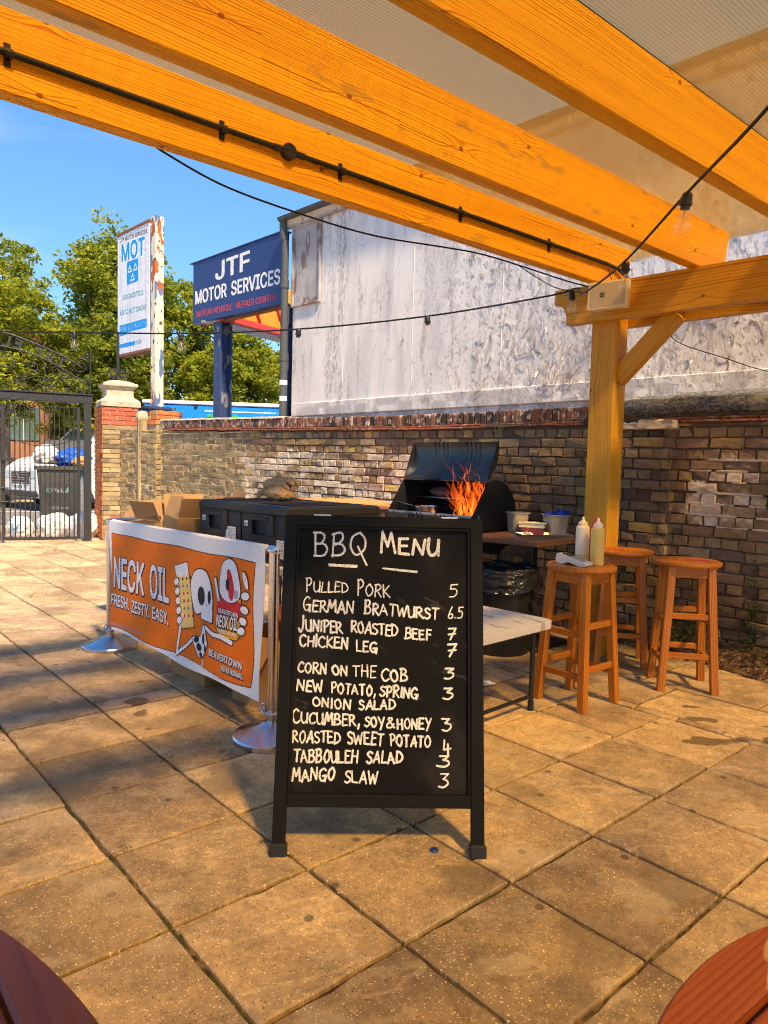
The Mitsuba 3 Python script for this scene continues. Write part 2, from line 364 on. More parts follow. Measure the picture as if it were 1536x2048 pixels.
def pillar_fn(p, n, uv):
    r = uv.x
    c = mix((0.44, 0.33, 0.18), (0.34, 0.25, 0.14), smoothstep(0.3, 0.5, r))
    c = mix(c, (0.20, 0.15, 0.10), smoothstep(0.72, 0.76, r))
    c = mix(c, (0.42, 0.16, 0.10), smoothstep(0.93, 0.95, r))
    c = mix(c, (0.46, 0.12, 0.075), smoothstep(1.5, 1.55, r))
    c = mix(c, (0.60, 0.20, 0.075), smoothstep(2.5, 2.55, r))
    g = fbm(p.x * 30, p.y * 30, p.z * 30, 3)
    return c * (0.65 + 0.35 * uv.y + 0.35 * g)
mat('m_pillarbrick', bump(prin(proc(pillar_fn), 0.9, 0.2), lambda p, n, uv: fbm(p.x * 60, p.y * 60, p.z * 60, 3), 0.004))
mat('m_pillarmortar', prin(proc(lambda p, n, uv: mix((0.42, 0.34, 0.24), (0.55, 0.46, 0.33), fbm(p.x * 25, p.y * 25, p.z * 25))), 0.95, 0.1))
def tile_fn(p, n, uv):
    g = fbm(p.x * 25, p.y * 25, p.z * 40 + uv.x * 20, 3)
    c = mix((0.34, 0.10, 0.055), (0.22, 0.085, 0.055), uv.x)
    c = mix(c, (0.10, 0.07, 0.055), smoothstep(0.55, 0.75, fbm(p.x * 5, p.y * 5, p.z * 9 + 3, 3)))
    return mix(c, (0.45, 0.36, 0.28), smoothstep(0.62, 0.72, g) * 0.7)
mat('m_tile', bump(prin(proc(tile_fn), 0.85, 0.25), lambda p, n, uv: fbm(p.x * 60, p.y * 60, p.z * 60, 3), 0.004))
def coping_fn(p, n, uv):
    g = fbm(p.x * 30 + uv.x * 13, p.y * 30, p.z * 18, 3)
    c = mix((0.20, 0.088, 0.056), (0.125, 0.066, 0.052), smoothstep(0.25, 0.6, uv.x))
    c = mix(c, (0.055, 0.045, 0.040), smoothstep(0.68, 0.74, uv.x) * 0.8)
    c = mix(c, (0.46, 0.35, 0.29), smoothstep(0.52, 0.66, g) * 0.75)
    return c * (0.7 + 0.6 * uv.y)
mat('m_coping', bump(prin(proc(coping_fn), 0.9, 0.2), lambda p, n, uv: fbm(p.x * 60, p.y * 60, p.z * 60, 3), 0.005))
def stone_fn(p, n, uv):
    g = fbm(p.x * 14, p.y * 14, p.z * 14, 4)
    c = mix((0.58, 0.50, 0.39), (0.44, 0.37, 0.28), g)
    return mix(c, (0.20, 0.18, 0.15), smoothstep(0.57, 0.70, fbm(p.x * 9 + 3, p.y * 9, p.z * 22, 4)) * 0.6)
mat('m_stone', bump(prin(proc(stone_fn), 0.9, 0.2), lambda p, n, uv: fbm(p.x * 50, p.y * 50, p.z * 50, 3), 0.004))
def felt_fn(p, n, uv):
    g = fbm(p.x * 70, p.y * 70, p.z * 70, 3)
    c = mix((0.05, 0.05, 0.05), (0.16, 0.155, 0.15), smoothstep(0.35, 0.7, g))
    return mix(c, (0.30, 0.27, 0.23), smoothstep(0.6, 0.7, fbm(p.x * 4, p.y * 4, p.z * 4, 4)) * 0.5)
mat('m_felt', bump(prin(proc(felt_fn), 0.85, 0.3), lambda p, n, uv: fbm(p.x * 50, p.y * 50, p.z * 50, 3), 0.006))

# painted render of the side building: white, with soot streaks, damp and marks left by ivy
def render_fn(p, n, uv):
    s, z = wall_st(p), p.z
    c = mix((0.68, 0.635, 0.62), (0.79, 0.74, 0.71), fbm(s * 2.5, z * 2.0, 1.0, 4))
    c = mix(c, (0.55, 0.51, 0.51), smoothstep(0.42, 0.66, fbm(s * 5, z * 0.9, 5.0, 4)) * 0.6)
    g = fbm(s * 30, z * 16, 2.0, 3)
    run = smoothstep(0.50, 0.72, fbm(s * 13, z * 1.6, 3.0, 4) + 0.21 * smoothstep(0.26, 0.05, dr.abs(s + 1.50)) + 0.15 * smoothstep(0.18, 0.02, dr.abs(s + 1.27)) + 0.07 * smoothstep(0.08, 0.0, dr.abs(s + 0.25)) - 0.085)
    c = mix(c, (0.26, 0.25, 0.25), run * (0.15 + 0.5 * smoothstep(0.42, 0.66, fbm(s * 60, z * 26, 4.0, 3))))
    ivy = smoothstep(0.60, 0.68, fbm(s * 22 + 2.0 * fbm(s * 3, z * 3, 1.0), z * 9, 7.0, 4)) * smoothstep(-0.3, 0.6, s + 1.4 * (fbm(s * 2, z * 2, 4.0) - 0.5))
    c = mix(c, (0.30, 0.25, 0.22), ivy * 0.5)
    c = mix(c, (0.33, 0.30, 0.29), smoothstep(0.62, 0.70, fbm(s * 60 + z * 20, z * 34 - s * 9, 6.0, 3)) * smoothstep(-0.6, 0.8, s) * 0.85)
    c = mix(c, (0.55, 0.51, 0.49), smoothstep(0.012, 0.004, dr.abs(fbm(s * 3.1, z * 2.3, 11.0, 4) - 0.5)) * 0.7)
    base = smoothstep(0.04, 0.0, z - 2.03 + 0.05 * fbm(s * 4, 1.0, 2.0)) * smoothstep(0.35, 0.6, fbm(s * 6, z * 12, 8.0, 3))
    return mix(c, (0.33, 0.30, 0.29), base * 0.55)
def render_h(p, n, uv):
    s, z = wall_st(p), p.z
    rough = 0.15 + 0.85 * smoothstep(-0.2, 1.0, s)
    return rough * (fbm(s * 24, z * 20, 1.0, 4) + 0.9 * smoothstep(0.55, 0.62, fbm(s * 17, z * 11, 9.0, 4)))
mat('m_render', bump(prin(proc(render_fn), 0.8, 0.25), render_h, 0.0028))
mat('m_oldpanel', bump(prin(proc(lambda p, n, uv: mix(mix((0.30, 0.27, 0.27), (0.50, 0.46, 0.45), fbm(wall_st(p) * 9, p.z * 5, 1.0, 4)), (0.19, 0.09, 0.055), smoothstep(0.64, 0.70, fbm(wall_st(p) * 11, p.z * 4, 7.0, 3)) * 0.7)), 0.7, 0.3), lambda p, n, uv: fbm(wall_st(p) * 40, p.z * 9, 2.0, 3), 0.006))
mat('m_flake', prin(proc(lambda p, n, uv: mix((0.66, 0.60, 0.56), (0.22, 0.17, 0.135), smoothstep(0.2, 0.8, uv.x))), 0.85, 0.2))
mat('m_ivy', prin(proc(lambda p, n, uv: mix((0.34, 0.26, 0.19), (0.52, 0.45, 0.38), noise(p.x * 9, p.y * 9, p.z * 9))), 0.9, 0.2))

# plain paints, plastics, metals
mat('m_blackpaint', prin((0.011, 0.010, 0.008), 0.5, 0.13))
mat('m_chalkboard', prin(proc(lambda p, n, uv: mix(mix((0.008, 0.007, 0.006), (0.022, 0.019, 0.016), smoothstep(0.45, 0.8, fbm(p.x * 7 + p.z * 3, p.z * 4, 3.0, 4))), (0.06, 0.053, 0.046), smoothstep(0.66, 0.80, fbm(p.x * 16, p.z * 60 + p.x * 20, 5.0, 3)) * smoothstep(0.5, 0.7, fbm(p.x * 4, p.z * 4, 9.0)) * 0.6)), 0.6, 0.12))
mat('m_chalk', prin(proc(lambda p, n, uv: mix((0.86, 0.78, 0.68), (0.50, 0.44, 0.37), smoothstep(0.55, 0.85, noise(p.x * 330, p.z * 330, 1.0)) * smoothstep(0.3, 0.6, noise(p.x * 40, p.z * 60, 2.0)))), 0.8, 0.2))
mat('m_rubber', prin((0.018, 0.018, 0.017), 0.6, 0.4))
mat('m_black', prin((0.015, 0.015, 0.016), 0.35, 0.5))
mat('m_cable', prin((0.012, 0.012, 0.012), 0.5, 0.4))
mat('m_boxplastic', prin((0.028, 0.026, 0.024), 0.5, 0.3))
mat('m_grill', bump(prin((0.014, 0.015, 0.018), 0.28, 0.55), lambda p, n, uv: fbm(p.x * 9, p.y * 9, p.z * 9), 0.003))
mat('m_soot', prin((0.010, 0.009, 0.009), 0.8, 0.2))
mat('m_chrome', {'type': 'roughconductor', 'material': 'Cr', 'alpha': 0.06})
mat('m_steel', two({'type': 'roughconductor', 'material': 'Al', 'alpha': 0.18}))
mat('m_chrome2', two({'type': 'roughconductor', 'material': 'Cr', 'alpha': 0.08}))
mat('m_iron', prin((0.030, 0.028, 0.028), 0.42, 0.5))
mat('m_galv', prin((0.36, 0.35, 0.34), 0.5, 0.5, 0.4))
mat('m_gutter', prin((0.075, 0.08, 0.082), 0.55, 0.4))
mat('m_tabletop', bump(prin(proc(lambda p, n, uv: mix(mix((0.74, 0.68, 0.60), (0.66, 0.60, 0.52), fbm(p.x * 5, p.y * 5, 1.0, 3)), (0.30, 0.25, 0.22), smoothstep(0.68, 0.73, fbm(p.x * 16 + p.y * 9, p.y * 5 - p.x * 4, 4.0, 4)) * 0.6)), 0.45, 0.45), lambda p, n, uv: noise(p.x * 260, p.y * 260, 1.0), 0.0004))
mat('m_white', prin((0.78, 0.77, 0.75), 0.5, 0.45))
mat('m_paper', prin((0.74, 0.73, 0.72), 0.8, 0.2))
mat('m_print', prin((0.06, 0.06, 0.065), 0.8, 0.2))
mat('m_cream', prin((0.72, 0.62, 0.40), 0.45, 0.45))
mat('m_speaker', prin((0.74, 0.64, 0.44), 0.5, 0.4))
mat('m_grille', bump(prin((0.46, 0.39, 0.28), 0.6, 0.4), lambda p, n, uv: 0.5 + 0.5 * dr.sin(wall_st(p) * 2400) * dr.sin(p.z * 2400), 0.0006))
mat('m_bottlewhite', two({'type': 'principled', 'base_color': rgb(0.82, 0.72, 0.58), 'roughness': 0.35, 'specular': 0.5, 'sheen': 0.2}))
mat('m_mustard', prin((0.90, 0.58, 0.14), 0.35, 0.3))
mat('m_sauce', prin((0.78, 0.56, 0.22), 0.35, 0.5))
mat('m_ketchup', prin((0.55, 0.035, 0.020), 0.3, 0.5))
mat('m_redtub', prin((0.22, 0.030, 0.040), 0.35, 0.5))
mat('m_bluegloves', prin((0.035, 0.10, 0.60), 0.4, 0.5))
mat('m_frost', two({'type': 'principled', 'base_color': rgb(0.42, 0.34, 0.24), 'roughness': 0.35, 'specular': 0.5}))
mat('m_clear', {'type': 'thindielectric', 'specular_transmittance': rgb(0.80, 0.76, 0.68)})
mat('m_card', prin((0.37, 0.20, 0.085), 0.85, 0.2))
mat('m_cloth', prin(proc(lambda p, n, uv: mix((0.34, 0.19, 0.085), (0.52, 0.33, 0.17), fbm(p.x * 25, p.y * 25, p.z * 25))), 0.85, 0.2))
mat('m_fabric', bump(two({'type': 'principled', 'base_color': rgb(0.76, 0.74, 0.76), 'roughness': 0.7, 'specular': 0.25, 'sheen': 0.3}), lambda p, n, uv: 0.5 + 0.25 * dr.sin((p.x * 0.66 - p.y * 0.75) * 260) * smoothstep(0.79, 0.81, p.z) + 0.5 * fbm(p.x * 12, p.y * 12, p.z * 5), 0.006))
mat('m_orangeprint', bump(two({'type': 'principled', 'base_color': proc(lambda p, n, uv: banner_ground(p)), 'roughness': 0.7, 'specular': 0.25}), lambda p, n, uv: fbm(p.x * 12, p.y * 12, p.z * 5), 0.004))
def banner_ground(p):       # printed orange ground with its faint doodles (rings, drops, strokes)
    t = (p.x + 1.84) * 0.660 - (p.y - 4.73) * 0.751
    c = mix((0.80, 0.165, 0.003), (0.74, 0.140, 0.003), fbm(t * 6, p.z * 6, 1.0))
    a, b, k = voronoi(t * 15, p.z * 15)
    ringd = dr.abs(a - (0.18 + 0.2 * cell_rand(k * 900, 1, 1)))
    c = mix(c, (0.88, 0.30, 0.04), smoothstep(0.035, 0.01, ringd) * dr.select(k > 0.45, 0.6, 0.0))
    c = mix(c, (0.88, 0.32, 0.05), smoothstep(0.02, 0.005, dr.abs(fbm(t * 22, p.z * 22, 5.0, 2) - 0.5)) * 0.35 * dr.select(k < 0.45, 1.0, 0.0))
    return c
for nm, c in dict(orange=(0.82, 0.17, 0.004), white=(0.80, 0.78, 0.80), ink=(0.020, 0.018, 0.028), grey=(0.42, 0.36, 0.44), beer=(0.82, 0.55, 0.17), red=(0.62, 0.025, 0.035), yellow=(0.80, 0.36, 0.02), teal=(0.03, 0.22, 0.36)).items():
    mat('m_p' + nm, prin(c, 0.7, 0.25))
mat('m_signblue', prin((0.024, 0.046, 0.17), 0.42, 0.4))
mat('m_postblue', bump(prin(proc(lambda p, n, uv: mix((0.035, 0.060, 0.16), (0.25, 0.25, 0.25), smoothstep(0.60, 0.66, fbm(p.x * 14, p.y * 14, p.z * 5, 4)))), 0.5, 0.4), lambda p, n, uv: fbm(p.x * 20, p.y * 20, p.z * 9, 3), 0.004))
mat('m_lettwhite', prin((0.78, 0.79, 0.82), 0.6, 0.3))
mat('m_lettred', prin((0.55, 0.06, 0.07), 0.6, 0.3))
mat('m_motwhite', prin(proc(lambda p, n, uv: mix((0.76, 0.78, 0.84), (0.58, 0.58, 0.62), smoothstep(0.48, 0.72, fbm(wall_st(p) * 26, p.z * 1.3, 1.0, 3)) * 0.7)), 0.45, 0.4))
mat('m_motblue', prin((0.008, 0.30, 0.80), 0.5, 0.3))
mat('m_motteal', prin((0.10, 0.30, 0.42), 0.6, 0.3))
mat('m_motnavy', prin((0.05, 0.06, 0.09), 0.6, 0.3))
def rusty_fn(p, n, uv):
    a = fbm(p.x * 9, p.y * 9, p.z * 3.2, 4)
    c = mix((0.74, 0.68, 0.57), (0.62, 0.55, 0.44), fbm(p.x * 30, p.y * 30, p.z * 6, 3))
    c = mix(c, (0.46, 0.115, 0.030), smoothstep(0.55, 0.60, a))
    c = mix(c, (0.10, 0.18, 0.34), smoothstep(0.62, 0.66, fbm(p.x * 8 + 5, p.y * 8, p.z * 2.0 + 9, 4)))
    return mix(c, (0.12, 0.07, 0.045), smoothstep(0.67, 0.70, fbm(p.x * 22 + 2, p.y * 22, p.z * 10, 3)))
mat('m_rusty', bump(prin(proc(rusty_fn), 0.7, 0.3), lambda p, n, uv: smoothstep(0.5, 0.62, fbm(p.x * 9, p.y * 9, p.z * 3.2, 4)), -0.004))
mat('m_rustedge', prin((0.24, 0.11, 0.06), 0.8, 0.2))
mat('m_orangeboard', prin(proc(lambda p, n, uv: mix((0.80, 0.33, 0.03), (0.70, 0.26, 0.03), fbm(p.x * 3, p.y * 3, p.z * 1.2, 3))), 0.5, 0.4))
mat('m_redtrim', prin((0.55, 0.055, 0.05), 0.5, 0.4))
mat('m_lorryblue', prin((0.012, 0.24, 0.80), 0.35, 0.5))
mat('m_lorrygreen', prin((0.05, 0.45, 0.08), 0.4, 0.5))
mat('m_carwhite', two({'type': 'principled', 'base_color': rgb(0.78, 0.78, 0.78), 'roughness': 0.35, 'specular': 0.5, 'clearcoat': 0.8, 'clearcoat_gloss': 0.9}))
mat('m_carglass', prin((0.10, 0.15, 0.13), 0.08, 0.6))
mat('m_cardark', prin((0.03, 0.03, 0.032), 0.45, 0.5))
mat('m_lamp', prin((0.55, 0.60, 0.66), 0.12, 0.6))
mat('m_bin', prin((0.085, 0.08, 0.078), 0.5, 0.4))
mat('m_binlight', prin((0.42, 0.41, 0.40), 0.5, 0.4))
mat('m_binlogo', prin((0.20, 0.42, 0.33), 0.6, 0.3))
mat('m_bagwhite', bump(prin((0.76, 0.75, 0.75), 0.4, 0.4), lambda p, n, uv: fbm(p.x * 14, p.y * 14, p.z * 14, 3), 0.02))
mat('m_bagblue', bump(prin((0.015, 0.10, 0.62), 0.35, 0.5), lambda p, n, uv: fbm(p.x * 18, p.y * 18, p.z * 18, 3), 0.03))
mat('m_bagblack', bump(prin((0.016, 0.016, 0.017), 0.25, 0.55), lambda p, n, uv: fbm(p.x * 16, p.y * 16, p.z * 30, 3), 0.03))
mat('m_meat', bump(prin(proc(lambda p, n, uv: mix((0.24, 0.10, 0.085), (0.12, 0.045, 0.04), fbm(p.x * 40, p.y * 40, p.z * 40, 3))), 0.4, 0.5), lambda p, n, uv: fbm(p.x * 40, p.y * 40, p.z * 40, 3), 0.01))
mat('m_rackgrey', prin((0.40, 0.37, 0.37), 0.4, 0.5, 0.3))
mat('m_glass', {'type': 'thindielectric'})
mat('m_filament', prin((0.75, 0.45, 0.12), 0.4, 0.5))
# twin-wall bronze sheet: clear tinted upper skin, lower skin of milky bronze ribs and clear bronze flutes
mat('m_skin_up', {'type': 'thindielectric', 'specular_transmittance': rgb(1.0, 0.78, 0.36)})
def rib(p):
    n_ = p.x * float(RN[0]) + p.y * float(RN[1])
    k = n_ / 0.0145
    fr = k - dr.floor(k)
    return smoothstep(0.05, 0.12, fr) * smoothstep(0.36, 0.28, fr)
mat('m_skin_low', {'type': 'mask', 'opacity': proc(lambda p, n, uv: 0.48 + 0.24 * rib(p)),
                   'bsdf': {'type': 'principledthin', 'base_color': proc(lambda p, n, uv: mix((0.43, 0.30, 0.170), (0.27, 0.185, 0.10), rib(p)) * (0.85 + 0.3 * fbm(p.x * 1.5, p.y * 1.5, 3.0, 3))), 'roughness': 0.6, 'diff_trans': 1.0, 'spec_trans': 0.0}})
mat('m_gasket', prin((0.02, 0.02, 0.02), 0.6, 0.3))
def leaf(name, a, b, c):
    mat(name, {'type': 'principledthin', 'base_color': proc(lambda p, n, uv: mix(mix(a, b, smoothstep(0.2, 0.7, uv.x)), c, smoothstep(0.75, 0.95, uv.x))), 'roughness': 1.0, 'diff_trans': 0.9, 'spec_trans': 0.0, 'eta': 1.05})
leaf('m_leafgold', (0.26, 0.295, 0.026), (0.36, 0.37, 0.035), (0.49, 0.44, 0.06))
leaf('m_leafgreen', (0.24, 0.29, 0.030), (0.34, 0.36, 0.04), (0.46, 0.42, 0.06))
leaf('m_leafdark', (0.18, 0.22, 0.025), (0.28, 0.30, 0.035), (0.42, 0.39, 0.06))
leaf('m_weed', (0.05, 0.085, 0.020), (0.085, 0.12, 0.030), (0.13, 0.13, 0.04))
leaf('m_drygrass', (0.26, 0.22, 0.07), (0.36, 0.29, 0.11), (0.14, 0.15, 0.04))
leaf('m_fallen', (0.19, 0.095, 0.040), (0.30, 0.155, 0.065), (0.12, 0.065, 0.03))
mat('m_bark', prin(proc(lambda p, n, uv: mix((0.10, 0.075, 0.05), (0.20, 0.155, 0.11), fbm(p.x * 9, p.y * 9, p.z * 3, 3))), 0.9, 0.2))
mat('m_house', prin((0.36, 0.17, 0.10), 0.9, 0.2))
mat('m_flame1', {'type': 'mask', 'opacity': 0.06, 'bsdf': two({'type': 'diffuse', 'reflectance': rgb(0.02, 0.01, 0.005)})})
mat('m_stoolprint', prin((0.42, 0.050, 0.022), 0.5, 0.4))
# ================================================================== SETTING: ground, paving, road
def struct(name, shape, label, kind='structure', cat='ground'):
    return single(name, shape, label, cat, None, kind)
g = M(); g.quad((-200, -60, -0.16), (200, -60, -0.16), (200, 300, -0.16), (-200, 300, -0.16))
struct('ground', g.ply('m_footway', uv=False), 'flat ground that the yard and the street lie on')
# the yard: bedding under the slabs, and every slab on it
GX, GY, GYAW, GS = -0.551, 1.8505, -0.8517, 0.4495
GU = np.array([math.cos(GYAW), math.sin(GYAW), 0]); GV = np.array([-math.sin(GYAW), math.cos(GYAW), 0])
def gp(i, j, z=0.0): return np.array([GX, GY, 0]) + GU * i * GS + GV * j * GS + ZA * z
g = M()
n_ = 60
corner = [gp(-40, -12), gp(14, -12), gp(14, 13), gp(-40, 13)]
yard = Polygon([(c[0], c[1]) for c in corner])
gate_a = np.array([-4.55, 11.0]); gdir = np.array([-0.9145, -0.4047]); gnor = np.array([0.4047, -0.9145])
inside = Polygon([tuple(gate_a - gdir * 3.5 + gnor * 0.02), tuple(gate_a + gdir * 9 + gnor * 0.02), tuple(gate_a + gdir * 9 + gnor * 30), tuple(gate_a - gdir * 9 + gnor * 30)])
front = Polygon([tuple(wp(-9, -0.2)[:2]), tuple(wp(20, -0.2)[:2]), tuple(wp(20, 30)[:2]), tuple(wp(-9, 30)[:2])])
yard = yard.intersection(inside).intersection(front)
g.prism(yard, 0.145, (0, 0, -0.158))
YARD = struct('yard_paving', g.ply('m_joint', uv=False), 'concrete slab paving of the yard with dirt and moss in its joints', cat='paving')
labels[YARD]['label'] = 'concrete slab paving of the yard with dirt and moss in its joints'
def clip_slab(poly):
    return poly.intersection(yard)
SL = []
def stone_flag(c): return (c - np.array([GX, GY])) @ GU[:2] / GS < -4.05
def slab(cx, u0, u1, v0, v1):
    q = [gp(u0, v0), gp(u1, v0), gp(u1, v1), gp(u0, v1)]
    poly = Polygon([(a[0], a[1]) for a in q]).buffer(-0.005 - rng.random() * 0.003, join_style=2).intersection(yard)
    if poly.geom_type == 'Polygon' and poly.area > 0.01: SL.append(poly)
for i in range(-30, 9):
    for j in range(-9, 6):
        o = 0.0
        if i < -4: continue
        slab(0, i + o, i + 1 + o, j, j + 1)
# riven slabs towards the gate, in wider courses; rows by the wall, past the brick edging
for j in range(-12, 7):
    i = -4.0 - (0.35 if j % 2 else 0.0)
    first = True
    while i > -34:
        w = (2.0, 1.3, 1.0, 1.6)[int(rng.integers(4))]
        if first and j % 2: slab(0, -4.35, -4.0, j, j + 1)
        slab(0, i - w, i, j, j + 1); i -= w; first = False
for i in np.arange(-4, 10, 1.5):
    slab(0, i + .6, i + 2.1, 6.16, 7.2); slab(0, i + .1, i + 1.6, 7.2, 8.5)
    slab(0, i, i + 1.5, 8.5, 9.9); slab(0, i + .4, i + 1.9, 9.9, 11.4)
for i in np.arange(-4, 10, 0.52): slab(0, i, i + 0.52, 6.0, 6.16)
BED = Polygon([tuple(wp(s, m)[:2]) for s, m in ((2.0, -0.2), (2.0, -0.12), (2.3, -0.06), (2.75, -0.02), (3.1, 0.03), (3.35, 0.12), (3.6, 0.2), (4.2, 0.32), (5.5, 0.42), (8, 0.5), (8, -0.2))])
def slab_shape(poly):
    poly = poly.difference(BED.buffer(0.01))
    if poly.geom_type != 'Polygon' or poly.area < 0.008: return None
    z = rng.uniform(-0.0025, 0.0025); tx, ty = rng.normal(0, 0.0022, 2); c = np.array(poly.centroid.coords[0])
    m_ = M(); r = rng.random(2)
    if stone_flag(c): r[1] = 1.0 + r[1]
    k_ = max(8, int(poly.length / 0.06)); pts = [np.array(poly.exterior.interpolate(t * poly.length / k_).coords[0]) for t in range(k_)] + [np.array(q) for q in list(poly.exterior.coords)[:-1]]
    pts.sort(key=lambda q: poly.exterior.project(Point(*q)))
    poly = Polygon([q + rng.normal(0, .0012, 2) + (c - q) / np.linalg.norm(c - q) * (.007 * rng.random() if rng.random() < .16 else 0) for q in pts]).buffer(0)
    if poly.geom_type != 'Polygon': return None
    b = np.array(shapely.geometry.polygon.orient(poly).exterior.coords)[:-1]; a = b + (c - b) / np.linalg.norm(c - b, axis=1, keepdims=True) * rng.uniform(.004, .008, (len(b), 1))
    k = len(a)
    Zt = lambda q: z + (q - c) @ np.array([tx, ty])
    V = [[*q, Zt(q)] for q in a] + [[*q, Zt(q) - 0.005] for q in b] + [[*q, -0.03] for q in b]
    V.append([*c, Zt(c) + .0004]); F = [[3 * k, t, (t + 1) % k] for t in range(k)]
    for t in range(k):
        u_ = (t + 1) % k
        F += [[t, k + t, k + u_], [t, k + u_, u_], [k + t, 2 * k + t, 2 * k + u_], [k + t, 2 * k + u_, k + u_]]
    V, F = np.array(V), np.array(F)
    Vu = V[F].reshape(-1, 3)
    return m_.add(Vu, np.arange(len(Vu)).reshape(-1, 3), np.tile(r, (len(Vu), 1)))
SL.sort(key=lambda q: np.hypot(*(np.array(q.centroid.coords[0]) - [0, 0.9])) + (100 if q.centroid.y < 0.2 else 0))
rest = M(); kept = 0
for q in SL:
    sh = slab_shape(q)
    if sh is None: continue
    if kept < 290: part(YARD, 'slab', sh.ply('m_slab')); kept += 1
    else: rest.add(*sh.mesh(), np.vstack(sh.uv))
if rest.n: part(YARD, 'slab_field', rest.ply('m_slab'), 'paving slabs outside the view', kind='stuff')
# the planting bed at the foot of the wall: soil heaped towards the bricks, with leaf litter
g = M(); nx, ny = 60, 8; V = []
def bed_z(s, t): return 0.012 + 0.10 * t ** 0.8 + 0.03 * float(meshkit.noise([s * 6, t * 3, 1])) * min(1, t * 4)
ms = np.array([[2.0, -.12], [2.3, -.06], [2.75, -.02], [3.1, .03], [3.35, .12], [3.6, .2], [4.2, .32], [5.5, .42], [8, .5]])
for s in np.linspace(2.0, 7.5, nx):
    m0 = np.interp(s, ms[:, 0], ms[:, 1]) + 0.02 * (float(meshkit.noise([s * 9, 2, 2])) - .5)
    for k in range(ny):
        t = k / (ny - 1); V.append(wp(s, m0 + (-0.21 - m0) * t, bed_z(s, t) if k else -0.01))
V = np.array(V); F = [[i * ny + k, (i + 1) * ny + k, (i + 1) * ny + k + 1, i * ny + k + 1] for i in range(nx - 1) for k in range(ny - 1)]
g.add(V, F)
struct('planting_bed', g.ply('m_soil', True, uv=False), 'soil bed full of small stones along the foot of the brick wall', cat='soil')
g = M()
for _ in range(1500):
    s = rng.uniform(2.05, 4.6); m0 = np.interp(s, ms[:, 0], ms[:, 1]) + (0.02 if rng.random() < .8 else 0.12 * rng.random()); t = rng.random() ** 1.2
    c = wp(s, m0 + (-0.19 - m0) * t, bed_z(s, t) + 0.006 + 0.006 * rng.random()); a = rng.random() * 6.28; l = rng.uniform(.006, .019)
    x = np.array([math.cos(a), math.sin(a), rng.uniform(-.4, .4)]) * l; y = np.array([-math.sin(a), math.cos(a), rng.uniform(-.3, .3)]) * l * rng.uniform(.4, .8)
    g.add([c - x, c - y * .8, c + x, c + y + [0, 0, l * .3]], [[0, 1, 2], [0, 2, 3]], np.full((4, 2), rng.random()))
single('leaf_litter', g.ply('m_fallen'), 'small dry brown leaves scattered over the soil bed', 'leaf litter', kind='stuff')
# the street beyond the gate: footway, kerb, road, far kerb
def gpt(t, o, z=0.0): return np.array([*(gate_a + gdir * t - gnor * o), z])    # along the gate, out into the street
g = M(); g.quad(gpt(-30, 0.0, -0.013), gpt(30, 0.0, -0.013), gpt(30, 3.3, -0.03), gpt(-30, 3.3, -0.03))
struct('pavement', g.ply('m_footway', uv=False), 'sandy footway outside the gate', cat='pavement')
g = M(); g.beam(gpt(-30, 3.36, -0.085), gpt(30, 3.36, -0.085), 0.12, 0.12, bev=0.01)
struct('kerb', g.ply('m_kerb', uv=False), 'pale kerb stones between footway and road', cat='kerb')
g = M(); g.quad(gpt(-40, 3.42, -0.15), gpt(40, 3.42, -0.15), gpt(40, 11.5, -0.15), gpt(-40, 11.5, -0.15))
ROAD = struct('road', g.ply('m_road', uv=False), 'grey asphalt road outside the gate', cat='road')
g = M(); g.quad(gpt(-40, 8.9, -0.146), gpt(40, 8.9, -0.146), gpt(40, 9.03, -0.146), gpt(-40, 9.03, -0.146))
part(ROAD, 'painted_line', g.ply('m_white', uv=False), 'white line along the far side of the road')
g = M(); g.quad(gpt(-40, 11.5, -0.05), gpt(40, 11.5, -0.05), gpt(40, 40, -0.02), gpt(-40, 40, -0.02)); g.beam(gpt(-40, 11.5, -0.11), gpt(40, 11.5, -0.11), 0.14, 0.13, bev=0.01)
struct('far_pavement', g.ply('m_footway', uv=False), 'footway on the far side of the road', cat='pavement')
